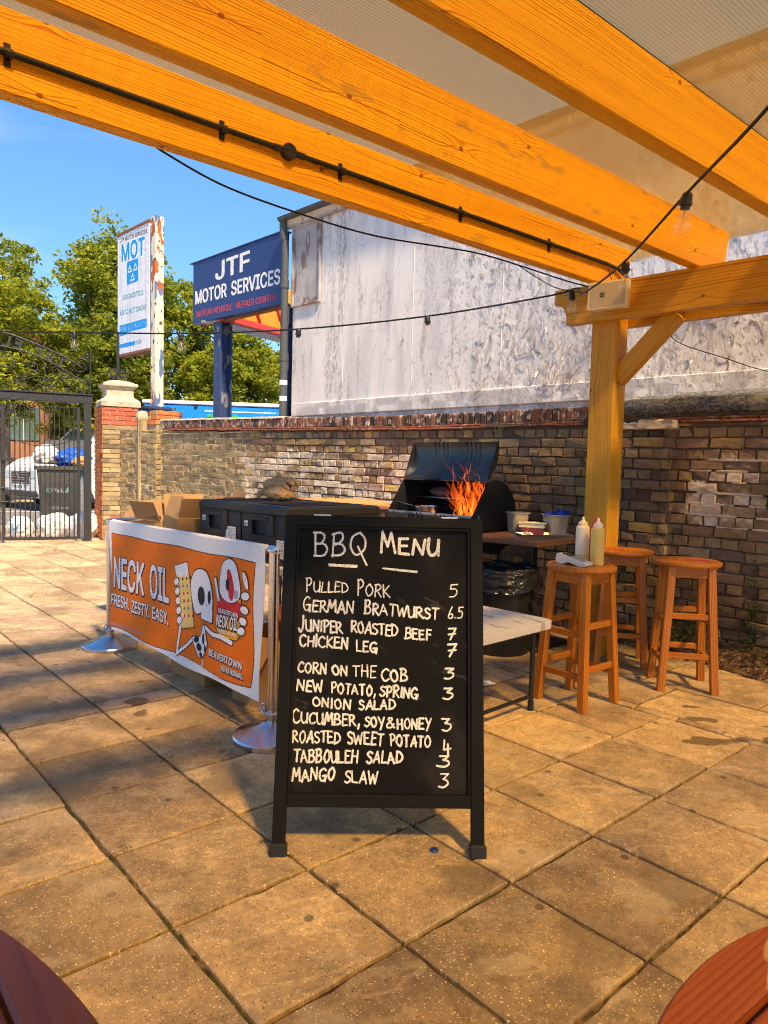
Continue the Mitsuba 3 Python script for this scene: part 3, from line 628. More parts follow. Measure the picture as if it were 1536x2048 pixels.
# ================================================================== BRICK WALL
WALL = thing('brick_wall', 'old brick boundary wall with limewash stains and painted sunlight, red tile course and brick-on-edge coping', 'wall')
M0 = -0.2
TILT = -0.010
COURSE = 0.0772
def ztop(s): return 1.640 + 0.018 * max(0.0, -s)             # underside of the tile course
def brick_mesh(m_, s0, s1, z0, z1, out, depth=0.05, rough=0.003, uv=None, side=None):
    # one brick face: a bevelled block standing "out" from the mortar plane m_, slightly uneven
    b = 0.0045; uv = rng.random(2) if uv is None else uv
    def q(s, mm, z): return wp(s, mm, z + TILT * s)
    j = lambda: rng.normal(0, rough)
    outer = [(s0, z0), (s1, z0), (s1, z1), (s0, z1)]
    dz = [j() * .5 for _ in range(4)]; ds = [j() * .6 for _ in range(4)]
    tilt_ = rng.normal(0, rough, 2)
    V = []
    for k, (s, z) in enumerate(outer): V.append(q(s + ds[k], m_ - depth * .5, z + dz[k]))
    for k, (s, z) in enumerate(outer):
        V.append(q(s + ds[k], m_ + out - b * (0.8 + rng.random() * .8), z + dz[k]))
    for k, (s, z) in enumerate(outer):
        sg = (1 if k in (0, 3) else -1); zg = (1 if k < 2 else -1); bb = b * (.7 + rng.random() * 1.1)
        V.append(q(s + ds[k] + sg * bb, m_ + out + tilt_[0] * (-sg) + tilt_[1] * (-zg) + j() * .4, z + dz[k] + zg * bb * .8))
    c = np.mean(V[8:12], 0) + WM * abs(j()) * 0.8; V.append(c)
    F = []
    for k in range(4):
        l = (k + 1) % 4
        F += [[k, l, 4 + l], [k, 4 + l, 4 + k], [4 + k, 4 + l, 8 + l], [4 + k, 8 + l, 8 + k], [8 + k, 8 + l, 12]]
    V = np.array(V); F = np.array(F); Vu = V[F].reshape(-1, 3)
    return M().add(Vu, np.arange(len(Vu)).reshape(-1, 3), np.tile(uv, (len(Vu), 1)))
bricks = []          # (how large it shows, mesh)
def visible(s, z): return -5.3 < s < 3.45 and 0.05 < z < 1.75
HID = [(-0.9, 0.9, 0, 0.93), (0.3, 2.5, 0.0, 0.75)]
def lay(m_, sA, sB, zA, zB, skip=None, protr=0.0, weather=lambda s: 0.3):
    row = 0
    z = zA
    while z < zB - 0.02:
        header = row % 2 == 0
        L, s = (0.1095 if header else 0.222), sA - (0.0 if header else 0.056)
        while s < sB:
            w = L * (1 + rng.normal(0, 0.03))
            a, b_ = max(s, sA), min(s + w - 0.0095, sB)
            if b_ - a > 0.025 and not (skip and skip((a + b_) / 2, z)):
                zz = min(z + COURSE - 0.0105, zB)
                top = ztop((a + b_) / 2) - TILT * (a + b_) / 2 - 0.006
                if z < top - 0.02:
                    wth = weather((a + b_) / 2)
                    o = max(0.0025, (0.008 if (a + b_) / 2 > -2.5 else 0.003) + 0.006 * wth + rng.normal(0, 0.003 * (1 + 1.0 * wth)))
                    me = brick_mesh(m_, a, b_, z + rng.normal(0, .0015), min(zz, top), max(o, -0.014) + protr, rough=0.0013 * (1 + 1.8 * wth))
                    sc = (a + b_) / 2
                    d = np.linalg.norm(wp(sc, m_, z) - CAM)
                    vis = visible(sc, z) and not any(h[0] < sc < h[1] and h[2] < z < h[3] for h in HID)
                    bricks.append(((b_ - a) / d if vis else 0.0, me))
            s += w
        z += COURSE; row += 1
weath = lambda s: 0.35 + 1.1 * max(0, min(1, (s - 1.2) / 0.8))
inpier = lambda s, z: 2.36 < s < 2.70 and z < 1.56
inpil = lambda s, z: s < -4.86
lay(M0, -6.2, 6.2, 0.02, 1.80, skip=lambda s, z: inpier(s, z) or inpil(s, z), weather=weath)
lay(-0.085, 2.33, 2.775, 0.02, 1.575, weather=lambda s: 1.3)           # worn pier
lay(-0.10, -6.2, -4.90, 0.02, 1.72, weather=lambda s: 0.3)             # pilaster by the gate pillar
def side_bricks(s, m0, m1, zB, flip=1):                            # narrow returns of pier and pilaster
    z = 0.02; out = M()
    while z < zB - 0.03:
        h = COURSE - 0.012; c = wp(s - 0.03, (m0 + m1) / 2, z + h / 2 + TILT * s)
        q = M(); q.box(c, (0.06, abs(m1 - m0), h), 0.006, WR, uo=(0, 0)); r = rng.random(2)
        bricks.append((0.02, M().add(q.mesh()[0] + WE * rng.normal(0, .004), q.mesh()[1], np.tile(r, (q.n, 1)))))
        z += COURSE
side_bricks(2.772, M0 + .01, -0.083, 1.575); side_bricks(-4.905, M0 + .01, -0.098, 1.72)
bricks.sort(key=lambda t: -t[0])
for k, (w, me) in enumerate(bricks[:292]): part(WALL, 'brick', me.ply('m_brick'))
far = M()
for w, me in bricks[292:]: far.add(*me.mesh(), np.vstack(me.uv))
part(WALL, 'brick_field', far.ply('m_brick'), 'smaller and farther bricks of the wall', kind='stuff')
g = M(); nx = 240; V = []
g.box(wp(0, -0.29, 0.85), (12.4, 0.18, 1.66), 0.0, WR)
g.box(wp(2.55, -0.145, 0.75), (0.42, 0.12, 1.55), 0.0, WR); g.box(wp(-5.56, -0.155, 0.86), (1.28, 0.11, 1.70), 0.0, WR)
part(WALL, 'mortar', g.ply('m_mortar', uv=False))
# ragged bed joints that stand proud where the brick faces have weathered back
led = M()
for _ in range(46):
    s = rng.uniform(2.85, 3.6); k = int(rng.integers(12, 19)); z = 0.02 + k * COURSE - 0.006; L = rng.uniform(0.05, 0.22)
    n_ = 7; ss = np.linspace(s, s + L, n_); V = []
    for q in ss:
        d = 0.012 + 0.016 * rng.random()
        V += [wp(q, M0 - .01, z + .012 + TILT * q), wp(q, M0 + d, z + .004 + .008 * rng.random() + TILT * q), wp(q, M0 + d * .8, z - .006 + .006 * rng.random() + TILT * q), wp(q, M0 - .01, z - .007 + TILT * q)]
    F = [[i * 4 + t, (i + 1) * 4 + t, (i + 1) * 4 + t + 1, i * 4 + t + 1] for i in range(n_ - 1) for t in range(3)]
    led.add(V, F)
part(WALL, 'mortar_ledge', led.ply('m_ledge', uv=False), 'crumbling mortar standing out of the joints', kind='stuff')
# tile course
for layer, (pr, dz) in enumerate(((0.040, 0.0), (0.026, 0.019))):
    s = -4.85
    while s < 6.1:
        L = rng.uniform(0.24, 0.27)
        if not (2.28 < s < 2.72 and rng.random() < .7):
            q = M(); cz = ztop(s) + dz + 0.008 + rng.normal(0, .0025)
            q.box(wp(s + L / 2, M0 + pr / 2 - 0.10 + rng.normal(0, .005), cz), (L - rng.uniform(.002, .012), 0.2 + pr, 0.015), 0.003, WR @ rotz(rng.normal(0, .008)), uo=(0, 0))
            q.uv = [np.tile(rng.random(2), (q.n, 1))]
            part(WALL, 'tile', q.ply('m_tile'))
        s += L
# brick-on-edge coping
s = -4.84
while s < 2.25:
    L = 0.066 * (1 + rng.normal(0, .04)); z0 = ztop(s) + 0.038; hh = 0.108 + rng.normal(0, .003) + 0.006 * (s < -1.9)
    q = M(); q.box(wp(s + L / 2, M0 - 0.105 + rng.normal(0, .004), z0 + hh / 2), (L - 0.008, 0.225, hh), 0.006, WR @ rotz(rng.normal(0, .012)), uo=(0, 0))
    q.uv = [np.tile(rng.random(2), (q.n, 1))]
    part(WALL, 'coping_brick', q.ply('m_coping'))
    s += L
g = M(); g.box(wp(-1.3, M0 - 0.115, 1.72), (7.1, 0.20, 0.12), 0.0, WR @ np.array([[math.cos(-.0088), 0, math.sin(.0)], [0, 1, 0], [0, 0, 1.0]]))
# flat cement capping on the left stretch, cement haunch on the right one
V = []
cap = M()
for k, s in enumerate(np.linspace(-4.95, -1.95, 16)):
    zt = ztop(s) + 0.156 + .004 * rng.random(); V += [wp(s, M0 + .012 + .006 * rng.random(), zt - .012), wp(s, M0 + 0.0, zt + .012), wp(s, M0 - .34, zt + .016), wp(s, M0 - .34, zt - .06)]
F = [[i * 4 + t, (i + 1) * 4 + t, (i + 1) * 4 + t + 1, i * 4 + t + 1] for i in range(15) for t in range(3)] + [[60, 61, 62, 63], [3, 2, 1, 0]]
cap.add(V, F); part(WALL, 'cement_capping', cap.ply('m_stone', uv=False), 'pale cement capping on the far stretch of the wall')
hb = M(); V = []
for s in np.linspace(-5.0, 6.3, 60):
    zt = ztop(s) + 0.035; V += [wp(s, M0 - .004, zt - .03), wp(s, M0 - .004, zt + .10), wp(s, M0 - .21, zt + .10), wp(s, M0 - .38, zt + .06), wp(s, M0 - .38, zt - .3)]
hb.add(V, [[i * 5 + t, (i + 1) * 5 + t, (i + 1) * 5 + t + 1, i * 5 + t + 1] for i in range(59) for t in range(4)])
part(WALL, 'coping_mortar', hb.ply('m_mortar', uv=False))
# broken stone cap on the worn pier
for k, (s, w, h, z) in enumerate(((2.44, 0.22, .045, 1.60), (2.66, 0.24, .06, 1.60))):
    q = trimesh.creation.box((w, .17, h)); q = q.subdivide().subdivide().subdivide(); v = np.array(q.vertices)
    v = v + (meshkit.fbm(v * 22 + k * 7, 3)[:, None] - .5) * 0.045 * np.sign(v) * [0.6, .6, 1]
    part(WALL, 'cap_stone', mikit.ply((wp(s, -.155, z + h / 2 - .006) + v @ WR.T, q.faces), 'm_stone', smooth=False), 'broken yellowish cap stone on the worn pier')
# felt flashing from the wall of the building down to the bricks, right of the post
for a, b_, lift in ((2.10, 2.745, 0.0), (2.72, 6.2, 0.012)):
    ft = M(); V = []
    S = np.linspace(a, b_, int((b_ - a) / .05) + 2)
    for s in S:
        w = 0.012 * float(meshkit.fbm([s * 7, lift * 90, 1], 3)); d = .012 * rng.random()
        V += [wp(s, -.598, 1.885 + lift), wp(s, -.45, 1.862 + lift + w), wp(s, -.30, 1.83 + lift + w), wp(s, -.165 + .01 * rng.random(), 1.79 + lift + w), wp(s, -.145 + .008 * rng.random(), 1.745 + lift * .5 + d - .01), wp(s, -.16, 1.70 + lift * .5 + d), wp(s, -.20, 1.70 + lift * .4)]
    ft.add(V, [[i * 7 + t, (i + 1) * 7 + t, (i + 1) * 7 + t + 1, i * 7 + t + 1] for i in range(len(S) - 1) for t in range(6)])
    part(WALL, 'felt_flashing', ft.ply('m_felt', 50, uv=False), 'sagging grey roofing felt flashing')
# dry straw caught along the tile course
st = M()
for s0, num in ((-0.72, 16), (0.02, 10), (2.5, 26), (2.95, 26), (3.3, 26), (-4.95, 14), (1.2, 8), (1.9, 8)):
    for _ in range(num):
        a = wp(s0 + rng.normal(0, .05 if num < 20 else .16), M0 + .03, ztop(s0) + .04 + rng.normal(0, .008)); d = WE * rng.normal(0, .05) + WM * rng.uniform(0, .035) + ZA * rng.normal(-.02, .04)
        st.tube(catmull([a, a + d * .6 + ZA * .006, a + d]), .0013, 4, cap=False)
single('dry_straw', st.ply('m_drygrass', uv=False), 'dry straw and stalks caught along the top of the brick wall', 'straw', kind='stuff')

# ================================================================== SIDE BUILDING
BLD = thing('side_building', 'tall white rendered side wall of the building behind the brick wall', 'building')
MB = -0.6
g = M(); g.box(wp(3.3, MB - 2.0, 2.15), (11.2, 4.0, 4.3), 0.0, WR)
part(BLD, 'wall', g.ply('m_render', uv=False))
g = M(); g.box(wp(3.3, MB + .012, 1.955), (11.15, 0.03, 0.16), 0.008, WR); part(BLD, 'plinth_band', g.ply('m_render', uv=False))
for s in (-1.345, -0.245, 0.90):
    g = M(); g.box(wp(s, MB + .001, 3.1), (.007, .005, 2.2), .001, WR); part(BLD, 'joint_strip', g.ply('m_render', uv=False))
g = M(); g.box(wp(-2.025, MB + .006, 3.715), (.50, .02, .93), .004, WR); BW = part(BLD, 'blocked_window', g.ply('m_oldpanel', uv=False), 'blocked up window with grimy grey boarding')
for c, sz in (((-2.285, 3.715), (.03, .96)), ((-1.765, 3.715), (.03, .96)), ((-2.025, 4.19), (.55, .03)), ((-2.025, 3.24), (.55, .03))):
    g = M(); g.box(wp(c[0], MB + .018, c[1]), (sz[0], .036, sz[1]), .004, WR); part(BW, 'frame', g.ply('m_oldpanel', uv=False))
# roof edge: felt verge, fascia and gutter, oversailing the wall
ROOF = part(BLD, 'roof', M().box(wp(3.3, MB - 2.17, 4.345), (11.7, 4.4, .05), .01, WR).ply('m_felt', uv=False), 'felted roof oversailing the wall')
part(ROOF, 'fascia', M().box(wp(3.3, MB + .020, 4.285), (11.5, .03, .16), .006, WR).ply('m_oldpanel', uv=False))
part(ROOF, 'soffit', M().box(wp(3.3, MB + .03, 4.215), (11.5, .05, .02), .004, WR).ply('m_oldpanel', uv=False))
gt_ = M(); prof = [(.05 * math.cos(a), .05 * math.sin(a)) for a in np.linspace(math.pi, 2 * math.pi, 9)]; prof = prof + [(x * .86, z * .86) for x, z in prof[::-1]]
V = [wp(s, MB + .105 + x, 4.33 + z) for s in (-2.45, 9.0) for x, z in prof]; k = len(prof)
gt_.add(V, [[i, (i + 1) % k, k + (i + 1) % k, k + i] for i in range(k)]); part(ROOF, 'gutter', gt_.ply('m_gutter', 40, uv=False))
DP = thing('downpipe', 'grey drainpipe down the corner of the white building', 'drainpipe')
scene[DP] = M().tube(catmull([wp(-2.41, MB + .086, 4.30), wp(-2.41, MB + .086, 4.20), wp(-2.39, MB + .08, 4.06), wp(-2.385, MB + .07, 3.95), wp(-2.385, MB + .07, 3.0), wp(-2.385, MB + .07, 1.86)], 5), .047, 10).ply('m_gutter', True, uv=False)
for z in (3.52, 2.62): part(DP, 'collar', M().lathe([(0, z - .05), (.056, z - .05), (.056, z + .05), (0, z + .05)], wp(-2.385, MB + .07, 0), 12).ply('m_gutter', 40, uv=False))
for z in (2.30, 2.10): part(DP, 'white_joint', M().lathe([(.049, z - .03), (.0505, z - .03), (.0505, z + .03), (.049, z + .03)], wp(-2.385, MB + .07, 0), 12).ply('m_white', 40, uv=False))
single('flue_pipe', M().tube([wp(-2.75, MB - .5, 3.6), wp(-2.75, MB - .5, 4.42)], .055, 10).ply('m_galv', True, uv=False), 'short pale flue pipe showing above the blue sign', 'pipe')
# flakes of paint and dead ivy left on the render: each stands off the wall and throws its own shadow
fl = M()
for k in range(2600):
    s = rng.uniform(-2.2, 3.6) if rng.random() < .12 else 0.4 + 3.2 * rng.beta(1.6, 1.2)
    z = rng.uniform(1.95, 3.95)
    if s < 0.5 and rng.random() < .5: continue
    d = float(meshkit.fbm([s * 1.6, z * 1.6, 3], 3))
    if d < .44: continue
    L = rng.uniform(.009, .030) * (2.6 if rng.random() < .06 else 1); w = L * rng.uniform(.18, .45); a = rng.normal(-.9, .7)
    x = WE * math.cos(a) + ZA * math.sin(a); y = np.cross(WM, x); o = wp(s, MB + .001, z); cu = rng.uniform(.2, .55) * L
    r_ = np.full((6, 2), rng.random() ** 3)
    fl.add([o - y * w * .5, o + y * w * .5, o + x * L * .5 + y * w * .5 + WM * cu * .35, o + x * L * .5 - y * w * .5 + WM * cu * .35, o + x * L * .9 - y * w * .3 + WM * cu, o + x * L * .9 + y * w * .35 + WM * cu], [[0, 1, 2], [0, 2, 3], [3, 2, 5], [3, 5, 4]], r_)
part(BLD, 'paint_flake', fl.ply('m_flake'), 'curling flakes of white paint on the render', kind='stuff')
iv = M()
for k in range(240):
    s = 0.3 + 3.3 * rng.beta(1.5, 1.1); z = rng.uniform(1.95, 3.4)
    if float(meshkit.fbm([s * 2.2, z * 1.5, 9], 3)) < .42: continue
    a = rng.normal(1.2, .5); L = rng.uniform(.04, .22); p = [wp(s, MB + .004, z)]
    for t in range(4):
        a += rng.normal(0, .35); p.append(p[-1] + (WE * math.cos(a) + ZA * math.sin(a)) * L / 4 + WM * (rng.uniform(-.002, .007)))
    iv.tube(catmull(p, 3), np.linspace(.0035, .0012, len(catmull(p, 3))), 4, cap=False)
for c in ((0.62, 2.0, 12), (1.55, 2.0, 22), (1.9, 2.25, 10), (2.9, 2.5, 12)):
    for _ in range(c[2]):
        a = rng.uniform(.3, 2.8); L = rng.uniform(.08, .3); o = wp(c[0] + rng.normal(0, .10), MB + .01, c[1] + rng.normal(0, .05)); d = (WE * math.cos(a) + ZA * math.sin(a)) * L + WM * rng.uniform(0, .06)
        iv.tube(catmull([o, o + d * .5 + WM * .015, o + d + ZA * rng.normal(0, .03)], 4), .0024, 4, cap=False)
single('dead_ivy', iv.ply('m_ivy', uv=False), 'dead ivy stems clinging to the white rendered wall', 'ivy', kind='stuff')
# ================================================================== PERGOLA
PER = thing('pergola', 'timber pergola of orange stained beams under bronze ribbed roof sheets', 'pergola')
ZB, RH, RT = 2.53, 0.285, 0.072
FACES = [-2.80, -2.175, -1.485, -0.66, 2.30]
for k, nf in enumerate(FACES):
    end = (4.50, 4.60, 4.72)[k] if k < 3 else 4.75
    g = M(); L = end + 1.6
    g.box(rp((end - 1.6) / 2, nf - RT / 2, ZB + RH / 2 + (0.002 if k % 2 else 0)), (L, RT, RH), 0.005, RR, uo=(3.1 + 7.7 * k, 1.3 + 2.9 * k))
    v = np.vstack(g.v)
    al = v @ RU; low = (al > end - 0.02) & (v[:, 2] < ZB + .05)          # ends cut back below
    v[low] -= RU * 0.06
    g.v = [v]
    part(PER, 'rafter', g.ply('m_beam'))
HD = -0.76
HU = np.array([math.cos(HD), math.sin(HD), 0]); HN = np.array([math.sin(HD), -math.cos(HD), 0]); HR = np.stack([HU, HN, ZA], 1)
H0 = np.array([1.699, 4.527, 0.0])
def header(t0, t1, n0, n1, z0, z1, nose, uo):
    # profile in (t, z) with a scooped nose at t0, extruded from n0 to n1
    h = z1 - z0; k = 7
    scoop = [(t0 + .012 + .085 * math.sin(a), z1 - .40 * h - .52 * h * (1 - math.cos(a))) for a in np.linspace(0, math.pi / 2, k)]
    prof = [(t1, z0), (t1, z1), (t0, z1), (t0, z1 - 0.40 * h)] + scoop + [(t0 + .098, z0)]
    P = shapely.geometry.polygon.orient(Polygon(prof)); m_ = M()
    c = np.array(P.exterior.coords)[:-1]; tri = trimesh.creation.triangulate_polygon(P, engine='earcut')
    tv, tf = np.asarray(tri[0]), np.asarray(tri[1])
    for n_, fl in ((n1, False), (n0, True)):
        f_ = tf[:, ::-1] if fl else tf
        m_.add([H0 + HU * a + HN * n_ + ZA * b for a, b in tv], f_, [(uo[0] + a, uo[1] + b + n_ * 9) for a, b in tv])
    for i in range(len(c)):
        a, b = c[i], c[(i + 1) % len(c)]; L = abs(a[0] - b[0]) > abs(a[1] - b[1])
        m_.add([H0 + HU * a[0] + HN * n0 + ZA * a[1], H0 + HU * b[0] + HN * n0 + ZA * b[1], H0 + HU * b[0] + HN * n1 + ZA * b[1], H0 + HU * a[0] + HN * n1 + ZA * a[1]], [[0, 2, 1], [0, 3, 2]],
               [(uo[0] + q[0], uo[1] + 2 + n_ + q[1] * .2) for q, n_ in ((a, n0), (b, n0), (b, n1), (a, n1))])
    return m_
part(PER, 'header_beam', header(-0.74, 4.4, -0.068, 0.0, 2.283, 2.53, 1, (3.3, 0.4)).ply('m_header'), 'front header beam with scooped end and speaker')
part(PER, 'header_beam', header(-0.66, 4.4, -0.318, -0.25, 2.272, 2.519, 1, (9.3, 5.4)).ply('m_header'), 'rear header beam with scooped end')
PB = H0 + HU * (-0.398) - HN * 0.159
g = M(); g.box(PB + ZA * 1.265, (0.178, 0.178, 2.53), 0.006, HR, uo=(21.3, 4.1)); part(PER, 'post', g.ply('m_header'), 'square timber post in front of the brick wall')
g = M(); a0 = PB + HU * 0.093 + ZA * 1.93; b0 = PB + HU * 0.46 + ZA * 2.30
g.beam(a0 - (b0 - a0) * .06, b0, 0.085, 0.115, up=ZA, bev=.004); part(PER, 'brace', g.ply('m_header'), 'short diagonal brace between post and header')
# the header and post at the camera's end of the roof
g = M(); g.box(rp(-0.17, 0.0, 2.405), (5.9, .07, .247), .005, np.stack([RN, -RU, ZA], 1)); part(PER, 'header_beam', g.ply('m_header'))
g = M(); g.box(rp(-0.26, -2.75, 1.26), (.178, .178, 2.52), .006, RR); part(PER, 'post', g.ply('m_header'))
# twin-wall sheets
for k, (n0, n1) in enumerate(((-2.96, -1.555), (-1.525, -0.26), (-0.24, 1.03), (1.05, 2.5))):
    zs = ZB + RH + 0.016; m_ = M(); m_.quad(rp(-1.75, n0, zs), rp(4.78, n0, zs), rp(4.78, n1, zs), rp(-1.75, n1, zs))
    sh = part(PER, 'roof_sheet', m_.ply('m_skin_low', uv=False)); m_ = M(); zs += .012
    m_.quad(rp(-1.75, n0, zs), rp(4.78, n0, zs), rp(4.78, n1, zs), rp(-1.75, n1, zs)); part(sh, 'upper_skin', m_.ply('m_skin_up', uv=False))
for nf in (-1.54, -0.25, 1.04):
    m_ = M(); m_.box(rp(1.5, nf, ZB + RH + .010), (6.5, .085, .009), .001, RR); part(PER, 'glazing_strip', m_.ply('m_gasket', uv=False))

# conduit clipped along the first rafter
NF = FACES[0]
CON = thing('conduit', 'black cable conduit clipped along the outermost rafter', 'conduit')
scene[CON] = M().tube([rp(-1.4, NF + .018, 2.652), rp(1.70, NF + .018, 2.656), rp(4.15, NF + .018, 2.657), rp(4.3, NF + .02, 2.648), rp(4.42, NF + .03, 2.60)], .0115, 8).ply('m_cable', True, uv=False)
for a in (0.575, 1.381, 1.99, 2.796, 3.568):
    c = M(); c.box(rp(a, NF + .003, 2.654), (.022, .006, .078), .002, RR); c.lathe([(0, 0), (.0165, 0), (.0165, .026), (.0135, .03), (0, .03)], rp(a - .013, NF + .018, 2.654), 10, np.stack([RN, ZA, RU], 1))
    part(CON, 'clip', c.ply('m_black', 35, uv=False))
c = M(); c.lathe([(0, 0), (.036, 0), (.036, .024), (.032, .030), (0, .030)], rp(1.70, NF + .001, 2.657), 20, np.stack([RU, ZA, RN], 1)); c.tube([rp(1.62, NF + .018, 2.656), rp(1.78, NF + .018, 2.657)], .0145, 8)
for dx in (-.02, .02): c.lathe([(0, 0), (.004, 0), (.003, .003), (0, .003)], rp(1.70 + dx, NF + .031, 2.657), 8, np.stack([RU, ZA, RN], 1))
part(CON, 'junction_box', c.ply('m_black', 35, uv=False), 'round black junction box')
# cables
def cable(name, label, pts, r=.0045, n=8, cat='cable'):
    return single(name, M().tube(catmull(pts, n), r, 6).ply('m_cable', True, uv=False), label, cat)
NC = -2.95
cable('hanging_cable', 'thin black cable sagging under the outermost rafter against sky and white wall',
      [rp(1.10, -2.88, 2.56), rp(1.2, NC, 2.558), rp(1.5, NC, 2.492), rp(1.98, NC, 2.468), rp(2.36, NC, 2.472), rp(2.8, NC, 2.515), rp(3.12, NC, 2.542), rp(3.5, NC, 2.545), rp(3.95, NC + .05, 2.518), rp(4.25, NC + .1, 2.515)])
cable('looping_cable', 'thin black cable looping below the sagging one at the rafter end', [rp(3.45, NC, 2.55), rp(3.6, NC, 2.515), rp(3.85, NC, 2.475), rp(4.1, NC + .05, 2.478), rp(4.3, NC + .1, 2.505)], .003)
cable('wall_cable', 'thin black cable running down to the right in front of the white wall', [PB + HU * .5 + ZA * 2.27, wp(2.80, .02, 2.20), wp(3.1, -.1, 2.06), wp(3.45, -.25, 1.94), wp(4.2, -.4, 1.86)], .0035)
cable('cable_tie', 'loop of bare cable tied round the conduit at the rafter end', [rp(4.19, NF + .02, 2.67), rp(4.17, NF + .035, 2.61), rp(4.19, NF + .05, 2.545), rp(4.22, NF + .04, 2.54)], .0025)
# festoon of bulbs
FES = thing('festoon_lights', 'black festoon cable with clear bulbs strung across the yard', 'string lights')
fp = [(1.02, 1.45, 2.36), (1.024, 2.0, 2.278), (1.121, 2.75, 2.337), (1.177, 3.65, 2.328), (1.227, 4.55, 2.40), (1.25, 4.80, 2.492), (1.10, 4.95, 2.475), (0.28, 5.193, 2.369), (-0.69, 5.486, 2.309), (-1.684, 5.779, 2.306), (-2.669, 6.072, 2.349), (-3.438, 6.33, 2.388), (-5.2, 6.85, 2.55)]
scene[FES] = M().tube(catmull(fp, 10), .0062, 6).ply('m_cable', True, uv=False)
def bulb(p):
    p = np.asarray(p, float); d = np.array([rng.normal(0, .06), rng.normal(0, .06), -1.0]); d /= np.linalg.norm(d); x = np.cross(d, [0, 1.0, 0]); x /= np.linalg.norm(x); R = np.stack([x, np.cross(d, x), d], 1)
    b = part(FES, 'lamp_holder', M().lathe([(0, -.012), (.016, -.010), (.020, 0), (.021, .022), (.024, .024), (.024, .034), (.018, .036), (.017, .05), (0, .05)], p, 14, R).ply('m_black', 40, uv=False))
    part(b, 'bulb', M().lathe([(.013, .05), (.015, .062), (.022, .078), (.0295, .098), (.0305, .112), (.027, .127), (.018, .138), (.006, .142), (0, .1425)], p, 18, R).ply('m_glass', True, uv=False))
    fl = M(); fl.tube([p + R @ np.array([0, 0, .05]), p + R @ np.array([0, 0, .085])], .0035, 6)
    for k in range(4):
        a = k * 1.57 + .4; fl.tube([p + R @ np.array([.004 * math.cos(a), .004 * math.sin(a), .085]), p + R @ np.array([.009 * math.cos(a), .009 * math.sin(a), .118])], .0011, 4)
    part(b, 'filament', fl.ply('m_filament', uv=False))
for q in ((1.121, 2.75, 2.325), (1.182, 3.62, 2.318), (1.235, 4.86, 2.475), (0.28, 5.193, 2.357), (-0.69, 5.486, 2.297), (-1.684, 5.779, 2.294), (-2.669, 6.072, 2.337)): bulb(q)
# speaker on the header
SPK = thing('loudspeaker', 'cream box loudspeaker fixed to the header beam above the post', 'speaker')
SF = H0 + HN * 0.0
def sp(t, n, z): return SF + HU * t + HN * n + ZA * z
poly = Polygon([(-.125, -.078), (-.118, -.085), (.118, -.085), (.125, -.078), (.125, .078), (.118, .085), (-.118, .085), (-.125, .078)])
X = HU * .97 + HN * -.12; X /= np.linalg.norm(X); Y = ZA * 0.985 + HN * -.06; Y -= X * (X @ Y); Y /= np.linalg.norm(Y); Zn = np.cross(X, Y); Zn = Zn if Zn @ HN > 0 else -Zn
SR = np.stack([X, Y, np.cross(X, Y)], 1); sgn = 1 if np.cross(X, Y) @ HN > 0 else -1
cs = sp(-.275, .135, 2.41)
body = m3.Manifold.hull_points([cs + SR @ np.array([x * .128 * f_, y * .088 * f_, z * sgn]) for (z, f_) in ((0.0, 0.96), (.012, 1.0), (-.04, 1.0), (-.125, .62)) for x in (-1, 1) for y in (-1, 1)])
scene[SPK] = M().man(body).ply('m_speaker', False, uv=False)
g = M(); g.prism(sbox(-.114, -.075, .114, .075), .004, cs + SR @ np.array([0, 0, .0115 if sgn > 0 else -.0155]), SR); part(SPK, 'grille', g.ply('m_grille', uv=False))
lg = sbox(-.014, -.014, .014, .014).difference(Point(0, 0).buffer(.0095)).union(sbox(-.002, -.007, .002, .007)).union(sbox(-.006, -.002, .006, .002))
lg = affinity.translate(lg, -.035, .0)
g = M(); g.prism(lg, .0016, cs + SR @ np.array([0, 0, .0155 if sgn > 0 else -.0171]), SR); part(SPK, 'badge', g.ply('m_print', uv=False), 'small dark square badge')
part(SPK, 'bracket', M().beam(sp(-.275, .002, 2.41), sp(-.275, .06, 2.41), .05, .05).ply('m_speaker', uv=False))
# ================================================================== MENU BOARD
BO = np.array([-0.009, 2.221, 0.0]); BA = np.array([0.9996, 0.029, 0.0]); BUP = np.array([-0.0067, 0.2310, 0.9729]); BN = np.cross(BA, BUP)      # BN: towards the camera
BRR = np.stack([BA, BUP, BN], 1)
def bq(a, b, n=0.0): return BO + BA * a + BUP * b + BN * n
BRD = thing('menu_board', 'black A-frame chalkboard with a handwritten food menu in white chalk pen', 'menu board')
WL, WR_ = -0.330, 0.366
def board_frame(nm, sign):
    pass
for nm, c, sz in (('stile', (WL + .0215, .575), (.043, 1.10)), ('stile', (WR_ - .0215, .560), (.043, 1.13))):
    g = M(); g.box(bq(*c, -.012), (sz[0], sz[1], .030), .003, BRR); part(BRD, nm, g.ply('m_blackpaint', uv=False))
for c, sz in (((.018, 1.1065), (.696, .037)), ((.018, .173), (.61, .040))):
    g = M(); g.box(bq(*c, -.0125), (sz[0], sz[1], .030), .003, BRR); part(BRD, 'rail', g.ply('m_blackpaint', uv=False))
g = M()
for c, sz in (((WL + .048, .64), (.009, .90)), ((WR_ - .048, .64), (.009, .90)), ((.018, 1.084), (.61, .009))):
    g.box(bq(*c, -.013), (sz[0], sz[1], .02), .003, BRR)
part(BRD, 'bead', g.ply('m_blackpaint', uv=False))
g = M(); g.box(bq(.018, .64, -.021), (.63, .92, .006), 0.0, BRR); PAN = part(BRD, 'panel', g.ply('m_chalkboard', uv=False))
for a in (WL + .0215, WR_ - .0215):
    g = M(); g.box(bq(a, .018, -.012), (.056, .045, .042), .006, BRR); part(BRD, 'foot', g.ply('m_rubber', uv=False))
